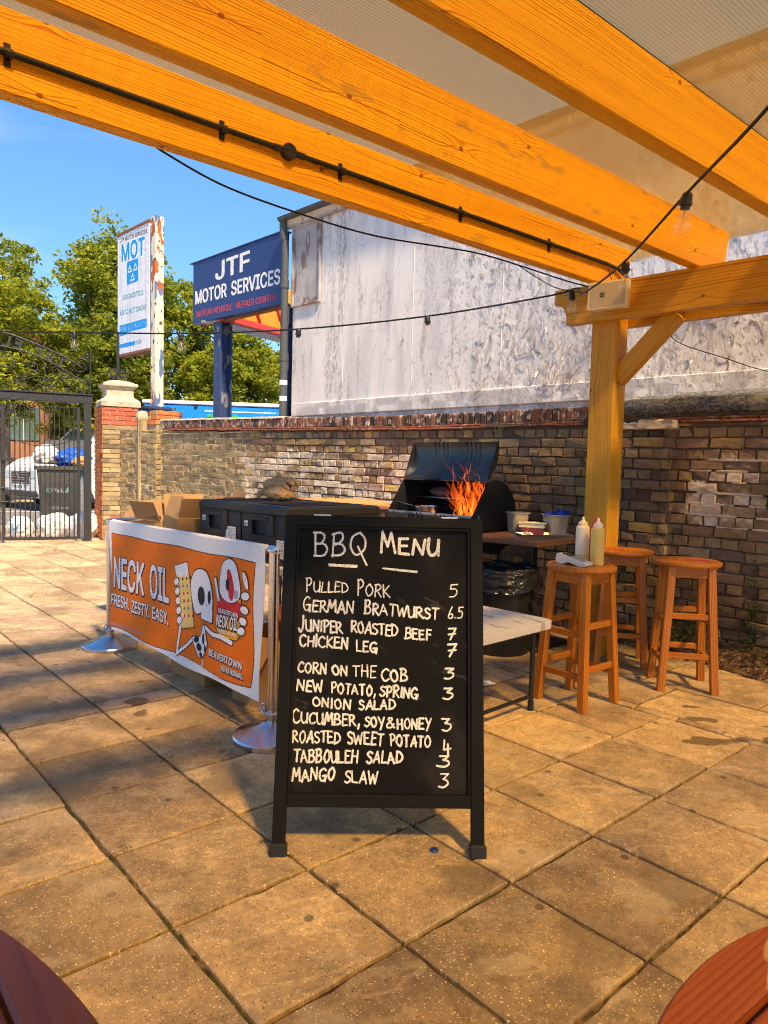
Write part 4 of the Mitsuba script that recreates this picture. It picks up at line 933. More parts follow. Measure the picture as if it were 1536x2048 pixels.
# rear frame, hinged at the top
BR2 = np.array([-0.010, -0.235, 0.9719]); BR2 -= BA * (BR2 @ BA); BR2 /= np.linalg.norm(BR2); top = bq(0, 1.115, -.03); RRR = np.stack([BA, BR2, np.cross(BA, BR2)], 1)
def rq(a, b, n=0.0): return top + BA * a + BR2 * (b - 1.115) + np.cross(BA, BR2) * n
for c, sz in (((WL + .0215, .565), (.043, 1.10)), ((WR_ - .0215, .565), (.043, 1.10)), ((.018, 1.09), (.61, .04)), ((.018, .18), (.61, .04))):
    g = M(); g.box(rq(*c, -.02), (*sz, .03), .003, RRR); part(BRD, 'rear_frame', g.ply('m_blackpaint', uv=False))
part(BRD, 'rear_panel', M().box(rq(.018, .635, -.022), (.62, .88, .006), 0.0, RRR).ply('m_chalkboard', uv=False))
g = M()
for a in (-.2, .25): g.box(bq(a, 1.128, -.03), (.06, .006, .035), .001, BRR)
part(BRD, 'hinge', g.ply('m_steel', uv=False))
# the chalk hand: strokes of each letter in a box one high
S = lambda *p: (True, p)
P_ = lambda *p: (False, p)
HAND = {
 'A': (.62, [P_((0, 0), (.30, 1), (.60, 0)), P_((.08, .33), (.52, .36))]), 'B': (.55, [P_((.04, 0), (.08, 1)), S((.0, .97), (.32, 1.02), (.47, .80), (.30, .57), (.10, .53)), S((.12, .54), (.42, .50), (.54, .27), (.36, .04), (0, 0))]),
 'C': (.58, [S((.56, .86), (.36, 1.0), (.10, .78), (.03, .38), (.20, .05), (.40, .02), (.58, .16))]), 'D': (.60, [P_((.05, 0), (.06, 1)), S((0, .98), (.34, .92), (.58, .52), (.42, .14), (.02, .0))]),
 'E': (.50, [P_((.06, 1), (.03, 0), (.48, .02)), P_((.05, .53), (.40, .55)), P_((.06, 1), (.48, 1.0))]), 'F': (.48, [P_((.05, 0), (.07, 1), (.48, 1.02)), P_((.06, .52), (.40, .55))]),
 'G': (.64, [S((.58, .88), (.36, 1.0), (.10, .76), (.03, .36), (.20, .05), (.44, .06), (.58, .34)), P_((.34, .40), (.62, .42), (.56, -.06))]), 'H': (.58, [P_((.04, 0), (.05, 1)), P_((.53, 0), (.54, 1)), P_((.04, .48), (.54, .52))]),
 'I': (.14, [P_((.07, 0), (.08, 1))]), 'J': (.52, [S((.44, 1.05), (.42, .40), (.32, .06), (.14, -.02), (.0, .16))]), 'K': (.56, [P_((.05, 0), (.06, 1)), P_((.52, .98), (.07, .46), (.56, .0))]),
 'L': (.46, [P_((.06, 1), (.03, .0), (.45, .03))]), 'M': (.72, [P_((.0, 0), (.12, 1), (.34, .32), (.58, 1), (.70, 0))]), 'N': (.60, [P_((.03, 0), (.06, 1), (.52, .02), (.56, 1))]),
 'O': (.62, [S((.34, 1.0), (.09, .80), (.04, .36), (.26, .01), (.52, .24), (.56, .66), (.36, .99), (.24, .97))]), 'P': (.52, [P_((.08, 0), (.08, 1)), S((.0, .96), (.34, 1.02), (.50, .76), (.32, .50), (.08, .46))]),
 'Q': (.70, [S((.40, 1.0), (.10, .82), (.04, .36), (.28, .02), (.58, .26), (.62, .68), (.42, 1.0), (.26, .94)), P_((.34, .42), (.72, -.40))]), 'R': (.56, [P_((.05, 0), (.06, 1)), S((.0, .96), (.34, 1.0), (.47, .78), (.30, .55), (.06, .50)), P_((.16, .50), (.56, .0))]),
 'S': (.50, [S((.46, .88), (.26, 1.0), (.06, .82), (.16, .60), (.38, .46), (.46, .22), (.24, .0), (.02, .12))]), 'T': (.54, [P_((.0, .98), (.54, 1.0)), P_((.28, .99), (.26, 0))]),
 'U': (.56, [S((.03, 1), (.03, .36), (.16, .04), (.36, .04), (.50, .34), (.53, 1.0)), P_((.53, 1), (.54, 0))]), 'V': (.56, [P_((0, 1), (.28, 0), (.55, 1))]), 'W': (.78, [P_((0, 1), (.16, 0), (.38, .74), (.56, 0), (.78, 1))]),
 'Y': (.54, [P_((.0, 1), (.26, .46)), P_((.54, 1), (.16, -.16))]), 'Z': (.5, [P_((0, 1), (.5, 1), (0, 0), (.5, 0))]), ',': (.22, [P_((.14, .14), (.06, -.24))]), '.': (.16, [P_((.06, .0), (.08, .05))]),
 '&': (.62, [S((.60, .04), (.22, .62), (.22, .92), (.42, .92), (.38, .68), (.06, .34), (.10, .04), (.38, .04), (.58, .40))]),
 '3': (.56, [P_((.08, .98), (.52, 1.0), (.24, .62)), S((.24, .62), (.48, .54), (.52, .26), (.30, .02), (.0, .10))]), '4': (.52, [P_((.14, 1.0), (.06, .36), (.54, .44)), P_((.34, .72), (.28, -.02))]),
 '5': (.56, [P_((.54, 1.0), (.14, .98), (.10, .58)), S((.10, .58), (.36, .62), (.50, .36), (.34, .06), (.02, .0))]), '6': (.46, [S((.34, 1.02), (.08, .56), (.06, .16), (.26, .0), (.42, .20), (.32, .42), (.08, .32))]), '7': (.54, [P_((.04, .98), (.52, 1.0), (.22, -.02)), P_((.06, .46), (.52, .50))])}
BIG1 = {'PULLED', 'PORK', 'GERMAN', 'BRATWURST', 'JUNIPER', 'CUCUMBER,', 'MENU'}
MENU = [('BBQ', -0.225, 0.9872, -0.0414, 0.9864, 0.0816), ('MENU', 0.0096, 1.0006, 0.2117, 0.9927, 0.0553), ('PULLED', -0.249, 0.859, -0.1018, 0.8577, 0.0341), ('PORK', -0.0705, 0.8491, 0.0425, 0.8461, 0.0419), ('5', 0.2504, 0.8517, 0.2828, 0.8523, 0.044), ('GERMAN', -0.2569, 0.7933, -0.0819, 0.7863, 0.0379), ('BRATWURST', -0.0458, 0.787, 0.2127, 0.7713, 0.0370), ('6.5', 0.2464, 0.776, 0.2983, 0.777, 0.0369), ('JUNIPER', -0.2696, 0.7246, -0.1186, 0.7186, 0.0385), ('ROASTED', -0.089, 0.7227, 0.0714, 0.7119, 0.038), ('BEEF', 0.0972, 0.7047, 0.1873, 0.6997, 0.0345), ('7', 0.2424, 0.7032, 0.2698, 0.7037, 0.0381), ('CHICKEN', -0.2652, 0.6743, -0.0993, 0.6646, 0.0361), ('LEG', -0.0695, 0.6591, 0.0006, 0.6537, 0.0342), ('7', 0.2426, 0.6452, 0.2734, 0.6457, 0.0403), ('CORN', -0.2683, 0.5846, -0.1706, 0.5812, 0.0337), ('ON', -0.1492, 0.579, -0.0979, 0.5759, 0.0322), ('THE', -0.0791, 0.5727, -0.0003, 0.5695, 0.0377), ('COB', 0.0186, 0.5619, 0.1067, 0.5593, 0.0397), ('3', 0.2326, 0.5702, 0.2663, 0.5707, 0.0349), ('NEW', -0.268, 0.524, -0.1798, 0.5223, 0.0344), ('POTATO,', -0.1519, 0.5174, 0.0008, 0.5108, 0.0335), ('SPRING', 0.0135, 0.51, 0.1429, 0.5021, 0.0334), ('3', 0.2292, 0.5024, 0.2638, 0.5029, 0.0356), ('ONION', -0.2124, 0.4739, -0.0849, 0.4645, 0.0293), ('SALAD', -0.0562, 0.4649, 0.0673, 0.4667, 0.0318), ('CUCUMBER,', -0.278, 0.4196, -0.0524, 0.4101, 0.0344), ('SOY', -0.0364, 0.4103, 0.0305, 0.4063, 0.034), ('&', 0.037, 0.4064, 0.0657, 0.4049, 0.035), ('HONEY', 0.0748, 0.4035, 0.1877, 0.4026, 0.033), ('3', 0.2271, 0.3983, 0.2599, 0.3988, 0.0389), ('ROASTED', -0.2771, 0.3552, -0.1164, 0.3547, 0.0361), ('SWEET', -0.0914, 0.3526, 0.0277, 0.3476, 0.0376), ('POTATO', 0.0522, 0.3469, 0.1883, 0.3461, 0.0352), ('4', 0.2319, 0.3251, 0.2566, 0.3254, 0.0442), ('TABBOULEH', -0.2699, 0.293, -0.0576, 0.2916, 0.0378), ('SALAD', -0.0259, 0.292, 0.0932, 0.2925, 0.0359), ('3', 0.2122, 0.2799, 0.253, 0.2804, 0.0364), ('MANGO', -0.2722, 0.2313, -0.1322, 0.2344, 0.0394), ('SLAW', -0.0984, 0.2284, 0.0112, 0.2232, 0.037), ('3', 0.2167, 0.2156, 0.2479, 0.216, 0.0425)]
R2 = np.random.default_rng(5)
def hand_word(w, a0, b0, a1, b1, h, width):
    tot = sum(HAND[c][0] for c in w) + 0.15 * (len(w) - 1); sx = (a1 - a0) / tot; x = 0; out = []
    for k, c in enumerate(w):
        wd, strokes = HAND[c]; lift = R2.normal(0, .03); tilt_ = R2.normal(0, .05); hs = h * (1.0 + R2.normal(0, .04)); first = (k == 0 and w in BIG1); hs *= 1.3 if first else 1
        for sm, pts in strokes:
            p = np.array(pts, float) + R2.normal(0, .018, (len(pts), 2))
            if sm: p = catmull(p, 5)
            X_ = a0 + (x + p[:, 0] + tilt_ * p[:, 1]) * sx; Y_ = b0 + (b1 - b0) * (x + p[:, 0]) / tot + (p[:, 1] + lift) * hs
            if len(X_) > 1: out.append(LineString(np.stack([X_, Y_], 1)).buffer(width * (1 + R2.normal(0, .09)), quad_segs=3))
        x += wd + .15
    return shapely.union_all(out)
for (w, a0, b0, a1, b1, h) in MENU:
    bold = w in ('PULLED', 'PORK', 'BBQ', '5', '6.5', 'THE')
    wd = (.0036 if w == 'BBQ' else .0048 if w == 'MENU' else .0024 if bold else .0032)
    g = M(); g.prism(hand_word(w, a0, b0, a1, b1, h, wd), .0006, bq(0, 0, -.0178), BRR); part(PAN, 'lettering', g.ply('m_chalk', uv=False))
g = M(); g.prism(Polygon([(-.174, .957), (-.073, .954), (-.075, .9455), (-.120, .947), (-.172, .9495)]).buffer(.001), .0006, bq(0, 0, -.0178), BRR); part(PAN, 'lettering', g.ply('m_chalk', uv=False))
g = M(); g.prism(Polygon([(.016, .9465), (.05, .945), (.139, .9375), (.136, .931), (.06, .938), (.016, .9435)]).buffer(.001), .0006, bq(0, 0, -.0178), BRR); part(PAN, 'lettering', g.ply('m_chalk', uv=False))

# ================================================================== BANNER BARRIER
SLt, SRt = np.array([-1.84, 4.73, 0.0]), np.array([-0.495, 3.20, 0.0])
BD = (SRt - SLt) / np.linalg.norm(SRt - SLt); BNB = np.cross(BD, ZA)          # towards the camera
def wave(t, z): return 0.012 * math.sin(t * 4.2 + 0.6) * (0.9 - z) + 0.006 * math.sin(t * 11 + z * 6) * (0.86 - z) + 0.010 * (0.86 - z) * math.sin(z * 7)
def bz(t, z): return z - 0.018 * math.sin(math.pi * np.clip((t - .05) / 1.95, 0, 1)) * np.clip((z - .12) / .75, 0, 1) * 0.0
def bnr(t, z, n=0.0): return SLt + BD * t + ZA * bz(t, z) + BNB * (wave(t, z) + n + 0.03)
def stanchion(name, p, label, top):
    k = thing(name, label, 'barrier post', 'chrome posts of the banner barrier')
    part(k, 'base', M().lathe([(0, 0), (.178, 0), (.180, .004), (.180, .020), (.174, .028), (.11, .050), (.055, .072), (.036, .085), (.0, .085)], p, 48).ply('m_chrome2', 30, uv=False))
    part(k, 'pole', M().lathe([(0, .07), (.0245, .07), (.0245, top - .012), (0, top - .012)], p, 28).ply('m_chrome2', 40, uv=False))
    part(k, 'collar', M().lathe([(.025, .118), (.040, .121), (.041, .127), (.036, .133), (.025, .135)], p, 28).ply('m_chrome2', 40, uv=False))
    part(k, 'cap', M().lathe([(0, top - .014), (.030, top - .014), (.032, top - .006), (.030, top), (.012, top + .006), (0, top + .006)], p, 28).ply('m_chrome2', 40, uv=False))
    return k
stanchion('barrier_post', SLt, 'chrome barrier post with round base at the far end of the orange banner', .872)
stanchion('barrier_post', SRt, 'chrome barrier post with round base half hidden behind the menu board', .885)
RAIL = thing('barrier_rail', 'chrome top rail carrying the orange banner between the two posts', 'rail')
scene[RAIL] = M().tube([bnr(-.02, .857, -.03), bnr(2.05, .880, -.03)], .0125, 12).ply('m_chrome2', True, uv=False)
for t in (-.002, 2.035): part(RAIL, 'clip', M().lathe([(0, -.03), (.018, -.03), (.018, .03), (0, .03)], bnr(t, .860 if t < 1 else .882, -.03), 12, np.stack([BNB, ZA, BD], 1)).ply('m_chrome2', 40, uv=False))
single('side_rail', M().tube([SLt + ZA * .866, SLt + np.array([.42, .62, 0]) * 1.2 + ZA * .868], .0125, 10).ply('m_chrome2', True, uv=False), 'short chrome rail running back from the far barrier post', 'rail')
BAN = thing('banner', 'orange and white fabric beer banner hung between chrome posts', 'banner')
tl0, tr0 = 0.055, 1.985
def edge_l(z): return 0.078 + 0.02 * math.sin(z * 5) + (0.055 * ((0.86 - z) / .7) ** 2)
def edge_r(z): return 1.992 - 0.015 * math.sin(z * 6)
g = M(); nt, nz = 80, 36; V = []
for i in range(nt + 1):
    for j in range(nz + 1):
        zf = j / nz; zt = .872 + .018 * i / nt; zb = .160 + .010 * math.sin(i / nt * 9); z = zb + (zt - zb) * zf; t = edge_l(z) + (edge_r(z) - edge_l(z)) * i / nt; V.append(bnr(t, z))
idx = lambda i, j: i * (nz + 1) + j
F = [[idx(i, j), idx(i + 1, j), idx(i + 1, j + 1), idx(i, j + 1)] for i in range(nt) for j in range(nz)]
V2 = [v - BNB * .0016 for v in V]; n0 = len(V)
g.add(V + V2, F + [[a + n0 for a in f_[::-1]] for f_ in F]); scene[BAN] = g.ply('m_fabric', True, uv=False)
hem = M()
for i in range(nt):      # sleeve over the rail
    pass
part(BAN, 'sleeve', M().tube([bnr(.075, .858, -.024), bnr(1.985, .880, -.024)], .021, 12).ply('m_fabric', True, uv=False))
def printed(name, poly, bsdf, lift, label=None):
    m_ = M()
    for q in getattr(poly, 'geoms', [poly]):
        if q.geom_type != 'Polygon' or q.area < 1e-7: continue
        q = q.segmentize(.05); v, f_ = trimesh.creation.triangulate_polygon(q, engine='earcut')
        v, f_ = np.asarray(v), np.asarray(f_)
        for _ in range(5):
            e = v[f_]; L = np.max([np.linalg.norm(e[:, k] - e[:, (k + 1) % 3], axis=1) for k in range(3)], 0)
            if L.max() < .06: break
            v3, f_ = trimesh.remesh.subdivide(np.column_stack([v, np.zeros(len(v))]), f_, face_index=np.nonzero(L > .06)[0])[:2]; v = v3[:, :2]
        m_.add([bnr(t, z, lift) for t, z in v], f_)
    if m_.n: return part(BAN, name, m_.ply(bsdf, True, uv=False), label)
rgn = lambda *p: Polygon(p)
zz = np.linspace(0, 1, 14)
ol = [(.112 + .004 * math.sin(9 * a), .792 - a * .612) for a in zz]; orr = [(1.915 + .012 * math.sin(7 * a), .216 + a * .592) for a in zz]
ob = [(.112 + 1.80 * a, .178 + .012 * math.sin(a * 13) + .034 * a) for a in zz]
top_ = [(1.92 - 1.80 * a, .808 - .018 * a + .004 * math.sin(a * 17)) for a in zz]
ground = Polygon(ol + ob[1:] + orr[1:] + top_[1:-1]).buffer(0)
printed('print', ground.buffer(.004), 'm_pink', .0012); printed('print', ground, 'm_orangeprint', .0020, 'orange ground with faint doodles')
def lett(t, x0, z0, x1, h, z1=None, out=.006, b='m_pwhite', bold=True, drop=True, l0=.0026):
    s = fit_text(t, x0, z0, x1, h, z1, bold)
    if out: printed('print', affinity.translate(s, .004, -.006).union(s).buffer(out * .8), 'm_pink', l0)
    printed('print', s, b, l0 + .0008, None)
lett('NECK', .158, .447, .640, .190, .462); lett('OIL', .716, .464, .985, .188, .470)
lett('FRESH.', .128, .322, .436, .072, .336, .003); lett('ZESTY.', .474, .330, .724, .072, .338, .003); lett('EASY.', .757, .340, .985, .070, .342, .003)
lett('DRINK RESPONSIBLY', .137, .192, .660, .020, .214, 0, 'm_pgrey', False)
lett('BEAVERTOWN', 1.490, .280, 1.832, .034, .284, .002); lett('NEVER NORMAL', 1.638, .236, 1.846, .026, .240, .002)
# the drawing: a plain skull between a patterned glass and a can held by bony fingers (a stand-in of the same size and colours)
def blob(pts, n=5): return Polygon(catmull(pts, n, True)).buffer(0)
def inked(shape, b, lift, w=.005): printed('print', shape.buffer(w), 'm_pink', lift); printed('print', shape, b, lift + .0006)
inked(rgn((1.060, .690), (1.218, .730), (1.305, .390), (1.170, .358)), 'm_pbeer', .0034)
printed('print', rgn((1.060, .690), (1.218, .730), (1.232, .672), (1.20, .640), (1.175, .665), (1.15, .632), (1.080, .645)), 'm_pwhite', .0044)
dots = [affinity.translate(Point(0, 0).buffer(.009), 1.105 + .16 * a + .03 * (1 - b), .42 + .20 * b + .03 * a) for a in (.05, .35, .65, .95) for b in (0, .2, .4, .6, .8, 1)]
for k, c in enumerate(('m_pred', 'm_pteal', 'm_pink')): printed('print', shapely.union_all(dots[k::3]), c, .0046)
fing = shapely.union_all([affinity.rotate(affinity.scale(Point(1.085 + .012 * k, .605 - .052 * k).buffer(.026), 1.1, .75), 20) for k in range(5)])
inked(fing, 'm_pwhite', .0050)
inked(LineString([(1.165, .43), (1.140, .33), (1.108, .205)]).buffer(.011), 'm_pwhite', .0040)
skull = blob([(1.262, .60), (1.285, .665), (1.335, .702), (1.395, .712), (1.452, .700), (1.497, .645), (1.522, .56), (1.512, .515), (1.500, .495), (1.40, .487), (1.330, .468), (1.290, .515)])
teeth = shapely.union_all([sbox(1.395 + .026 * k, .455, 1.416 + .026 * k, .52) for k in range(5)]).buffer(.003)
inked(skull.union(teeth), 'm_pwhite', .0054, .006)
for c, sx, sy in (((1.392, .572), .042, .050), ((1.486, .578), .018, .036)): printed('print', affinity.scale(Point(*c).buffer(1), sx, sy), 'm_pink', .0068)
printed('print', rgn((1.452, .528), (1.462, .528), (1.458, .545)), 'm_pink', .0068)
ribs = blob([(1.425, .425), (1.385, .355), (1.300, .335), (1.345, .275), (1.385, .245), (1.425, .260), (1.468, .325), (1.455, .36)])
inked(ribs, 'm_pwhite', .0050)
for c, sx, sy, r_ in (((1.345, .332), .032, .017, 15), ((1.425, .350), .014, .030, 0), ((1.378, .297), .030, .021, 0), ((1.400, .262), .018, .014, 0), ((1.446, .305), .011, .020, 0)): printed('print', affinity.rotate(affinity.scale(Point(*c).buffer(1), sx, sy), r_), 'm_pink', .0062)
inked(LineString([(1.305, .33), (1.22, .27), (1.108, .205)]).buffer(.009), 'm_pwhite', .0040); inked(LineString([(1.44, .415), (1.53, .395), (1.62, .402), (1.73, .392)]).buffer(.011), 'm_pwhite', .0040)
printed('print', shapely.union_all([affinity.translate(Point(0, 0).buffer(.007), 1.415 + .006 * (k % 2), .235 - k * .014) for k in range(5)]), 'm_pwhite', .0040)
can = rgn((1.575, .60), (1.562, .44), (1.615, .402), (1.770, .412), (1.800, .44), (1.800, .62), (1.70, .60))
inked(can, 'm_pyellow', .0034); printed('print', rgn((1.575, .60), (1.566, .498), (1.795, .510), (1.800, .60)), 'm_pred', .0046)
inked(blob([(1.60, .62), (1.605, .74), (1.66, .795), (1.735, .79), (1.775, .73), (1.79, .63), (1.70, .585)]), 'm_pwhite', .0050)
printed('print', blob([(1.665, .735), (1.70, .74), (1.735, .66), (1.72, .60), (1.685, .62)]), 'm_pred', .0064); printed('print', affinity.scale(Point(1.672, .672).buffer(1), .017, .030), 'm_pink', .0070); printed('print', affinity.scale(Point(1.755, .635).buffer(1), .022, .022), 'm_pgrey', .0066)
lett('BEAVERTOWN', 1.590, .520, 1.780, .022, .524, .001, l0=.0068); lett('NECK OIL', 1.575, .449, 1.785, .058, .462, .002, l0=.0068); lett('SESSION IPA', 1.590, .424, 1.770, .014, .430, 0, l0=.0060)
hand = [affinity.rotate(affinity.scale(Point(c).buffer(.030), sx, .62), r_) for c, sx, r_ in (((1.845, .715), 1.5, -60), ((1.845, .640), 1.3, 10), ((1.838, .572), 1.2, 0), ((1.828, .516), 1.1, 0), ((1.815, .466), 1.1, 10))]
for q in hand: inked(q, 'm_pwhite', .0076)
inked(LineString([(1.548, .68), (1.56, .64), (1.585, .585)]).buffer(.011), 'm_pwhite', .0050)
# rings at the lower corners
for t, p in ((.035, SLt), (2.005, SRt)):
    single('banner_ring', M().tube(catmull([bnr(t + .02, .172, .002), bnr(t - .005, .150, .006), p + ZA * .130 + BNB * .045, p + ZA * .145 + BNB * .03 + BD * (.02 if t < 1 else -.02)], 5, True), .004, 6, closed=True).ply('m_chrome2', True, uv=False),
           'steel spring ring tying the lower left banner corner to its post' if t < 1 else 'steel spring ring tying the lower right banner corner to its post', 'ring', 'spring rings of the banner')
# ================================================================== FOOD STALL: tables and boxes
def folding_table(name, c, ang, lx, ly, z, label, legs):
    k = thing(name, label, 'table'); R = rotz(ang); c = np.asarray(c, float)
    b = m3.Manifold.hull_points([c + R @ np.array([x * (lx / 2 - .05 + .05 * math.cos(a)), 0, 0]) * 1 + R @ np.array([0, y * (ly / 2 - .05), 0]) + R @ np.array([0, y * .05 * math.sin(a), 0]) + ZA * (z - d) - R @ np.array([x * i_, y * i_, 0]) for x in (-1, 1) for y in (-1, 1) for a in np.linspace(0, math.pi / 2, 6) for d, i_ in ((0.004, 0), (0, .005), (.040, 0), (.044, .004))])
    part(k, 'tabletop', M().man(b).ply('m_tabletop', False, uv=False))
    for (x, y) in legs:
        p = c + R @ np.array([x, y, 0]); part(k, 'leg', M().tube([p + ZA * .001, p + ZA * (z - .04)], .0135, 10).ply('m_black', 40, uv=False)); part(k, 'leg_sleeve', M().tube([p + ZA * .0005, p + ZA * .05], .0165, 10).ply('m_rubber', 40, uv=False))
    for sx in sorted(set(x for x, y in legs)):
        ys = [y for x, y in legs if x == sx]
        part(k, 'crossbar', M().tube([c + R @ np.array([sx, min(ys), .075]), c + R @ np.array([sx, max(ys), .075])], .011, 8).ply('m_black', 40, uv=False))
        part(k, 'leg_brace', M().tube([c + R @ np.array([sx, max(ys), z - .19]), c + R @ np.array([sx + (.25 if sx < 0 else -.25), max(ys) * .6, z - .045])], .008, 6).ply('m_black', 40, uv=False))
    return k
ta = TH - 0.02
cx = wp(2.97 - .60, 1.69 + .36); folding_table('low_table', cx, ta, 1.20, .72, .50, 'low white folding table behind the menu board, near the bar stools', [(.49, -.33), (.49, .33), (-.49, -.33), (-.49, .33)])
ct = wp(0.60, 2.155); folding_table('serving_table', ct, TH, 2.44, .75, .69, 'long white serving table under the black food boxes', [(1.05, -.33), (1.05, .33), (-1.05, -.33), (-1.05, .33)])
BXA = math.radians(-46.5)
FX = np.array([math.cos(BXA), math.sin(BXA), 0]); FY = np.array([-math.sin(BXA), math.cos(BXA), 0])       # FX to the right along the fronts, FY away from the camera
def food_box(corner, w, d, z0, h, label):
    # corner: front right bottom corner
    k = thing('food_box', label, 'insulated box', 'insulated food boxes'); R = np.stack([FX, FY, ZA], 1); c = np.array([*corner, 0.0]) - FX * w / 2 + FY * d / 2
    q = lambda x, y, z: c + R @ np.array([x, y, z])
    bd = m3.Manifold.hull_points([q(x * (w / 2 - (.008 if t < .5 else 0)), y * (d / 2 - (.008 if t < .5 else 0)), z0 + t * (h - .055)) for x in (-1, 1) for y in (-1, 1) for t in (0, 1)])
    def cut(x, z, sx, sz, dep): return m3.Manifold.hull_points([q(x + a * sx / 2, -d / 2 + b * dep - .002, z + e_ * sz / 2) for a in (-1, 1) for b in (-.3, 1) for e_ in (-1, 1)])
    bd = bd - cut(-.06, z0 + h * .60, .15, .085, .028) - cut(-w / 2 + .0, z0 + h - .065, 2 * w, .012, .006)
    part(k, 'body', M().man(bd).ply('m_boxplastic', False, uv=False))
    ld = m3.Manifold.hull_points([q(x * (w / 2 + .004 - i_), y * (d / 2 + .004 - i_), z0 + h - .052 + t) for x in (-1, 1) for y in (-1, 1) for t, i_ in ((0, .003), (.006, 0), (.040, 0), (.052, .014))])
    lid = part(k, 'lid', M().man(ld).ply('m_boxplastic', False, uv=False))
    rb = M()
    for t in (-.3, -.1, .1, .3): rb.box(q(t * w, 0, z0 + h + .002), (.035, d * .78, .008), .003, R)
    part(lid, 'ridge', rb.ply('m_boxplastic', uv=False))
    part(k, 'latch', M().box(q(.075, -d / 2 - .004, z0 + h * .66), (.05, .014, .12), .004, R).ply('m_boxplastic', uv=False))
    part(k, 'handle', M().box(q(-.06, -d / 2 + .004, z0 + h * .76), (.19, .018, .024), .006, R).ply('m_boxplastic', uv=False))
    return k, q, R
zt, hb_ = .691, .338
c2 = np.array([-0.535, 3.915]); wid = .495; dep = .68
names = ('right hand black insulated food box with a big white label', 'left hand black insulated food box with gloves on its lid')
for k in range(2):
    i, j = k, 0
    co = c2 - FX[:2] * (wid + .012) * i + FY[:2] * (dep + .01) * j + FY[:2] * .012
    b, q, R = food_box(co, wid, dep, zt, hb_, names[k])
    if j == 0:
        lx = .185 if i == 0 else .14
        g = M(); g.box(q(lx, -dep / 2 - .0006, zt + (.095 if i == 0 else .135)), (.115, .0012, .105), 0, R); L = part(b, 'label', g.ply('m_paper', uv=False), 'white delivery label')
        g = M()
        for r_ in range(7): g.box(q(lx - .012 + .012 * (r_ % 2), -dep / 2 - .0014, zt + (.095 if i == 0 else .135) + .040 - .012 * r_), (.075 - .02 * (r_ % 3), .0006, .003), 0, R)
        part(L, 'print', g.ply('m_print', uv=False))
        g = M(); g.box(q(-wid / 2 + .055, -dep / 2 - .0006, zt + .222), (.038, .0012, .034), 0, R); part(b, 'sticker', g.ply('m_paper', uv=False))
        g = M(); [g.box(q(-wid / 2 + .055 + dx, -dep / 2 - .0014, zt + .218), (.005, .0006, .014), 0, R) for dx in (-.009, 0, .009)]; part(b, 'sticker_print', g.ply('m_print', uv=False))
# gloves
def chain(pts, rr): 
    s = [m3.Manifold.sphere(r, 14).translate([float(x) for x in p]) for p, r in zip(pts, rr)]
    out = m3.Manifold()
    for a, b in zip(s[:-1], s[1:]): out = out + m3.Manifold.batch_hull([a, b])
    return out
def glove(o, ang, flip):
    R = rotz(ang); Q = lambda x, y, z: np.asarray(o) + R @ np.array([x, y * flip, z])
    m_ = chain([Q(-.10, 0, .035), Q(-.04, 0, .045), Q(.02, .0, .050)], [.040, .046, .042])
    m_ = m_ + chain([Q(-.10, -.03, .03), Q(.02, -.03, .04)], [.034, .036]) + chain([Q(-.10, .03, .03), Q(.02, .03, .04)], [.034, .036])
    for k, (y, L, up) in enumerate(((-.045, .075, .0), (-.016, .09, .03), (.014, .09, .012), (.043, .07, -.012))):
        m_ = m_ + chain([Q(.02, y, .042), Q(.02 + L * .5, y * 1.15, .05 + up), Q(.02 + L, y * 1.2 + .01, .026 + up)], [.019, .0175, .015])
    m_ = m_ + chain([Q(-.05, -.045, .045), Q(-.01, -.085, .055), Q(.035, -.10, .04)], [.021, .019, .016])
    t = m_.refine_to_length(.012).to_mesh(); t = trimesh.Trimesh(np.array(t.vert_properties[:, :3]), np.array(t.tri_verts), process=True); trimesh.smoothing.filter_taubin(t, iterations=8)
    v = np.array(t.vertices); n_ = np.array(t.vertex_normals); f1 = meshkit.fbm(v * 22 + ang, 3); v = v + n_ * ((f1 - .5) * .030 - .007 * np.abs(np.sin(v[:, :1] * 90 + 6 * f1[:, None]))[:, 0])[:, None]
    v[:, 2] = np.maximum(v[:, 2], o[2] + .001)
    return (v, np.array(t.faces))
go = np.array([-0.70, 4.66, zt + hb_ + .0075])
single('glove', mikit.ply(glove(go + np.array([-.03, .0, 0]), 2.6, 1), 'm_cloth', smooth=True), 'crumpled tan leather work glove lying flat on the food boxes', 'glove', 'leather work gloves')
single('glove', mikit.ply(glove(go + np.array([.02, .04, .062]), -.5, -1), 'm_cloth', smooth=True), 'tan leather work glove with curled cuff, on top of the other glove', 'glove', 'leather work gloves')
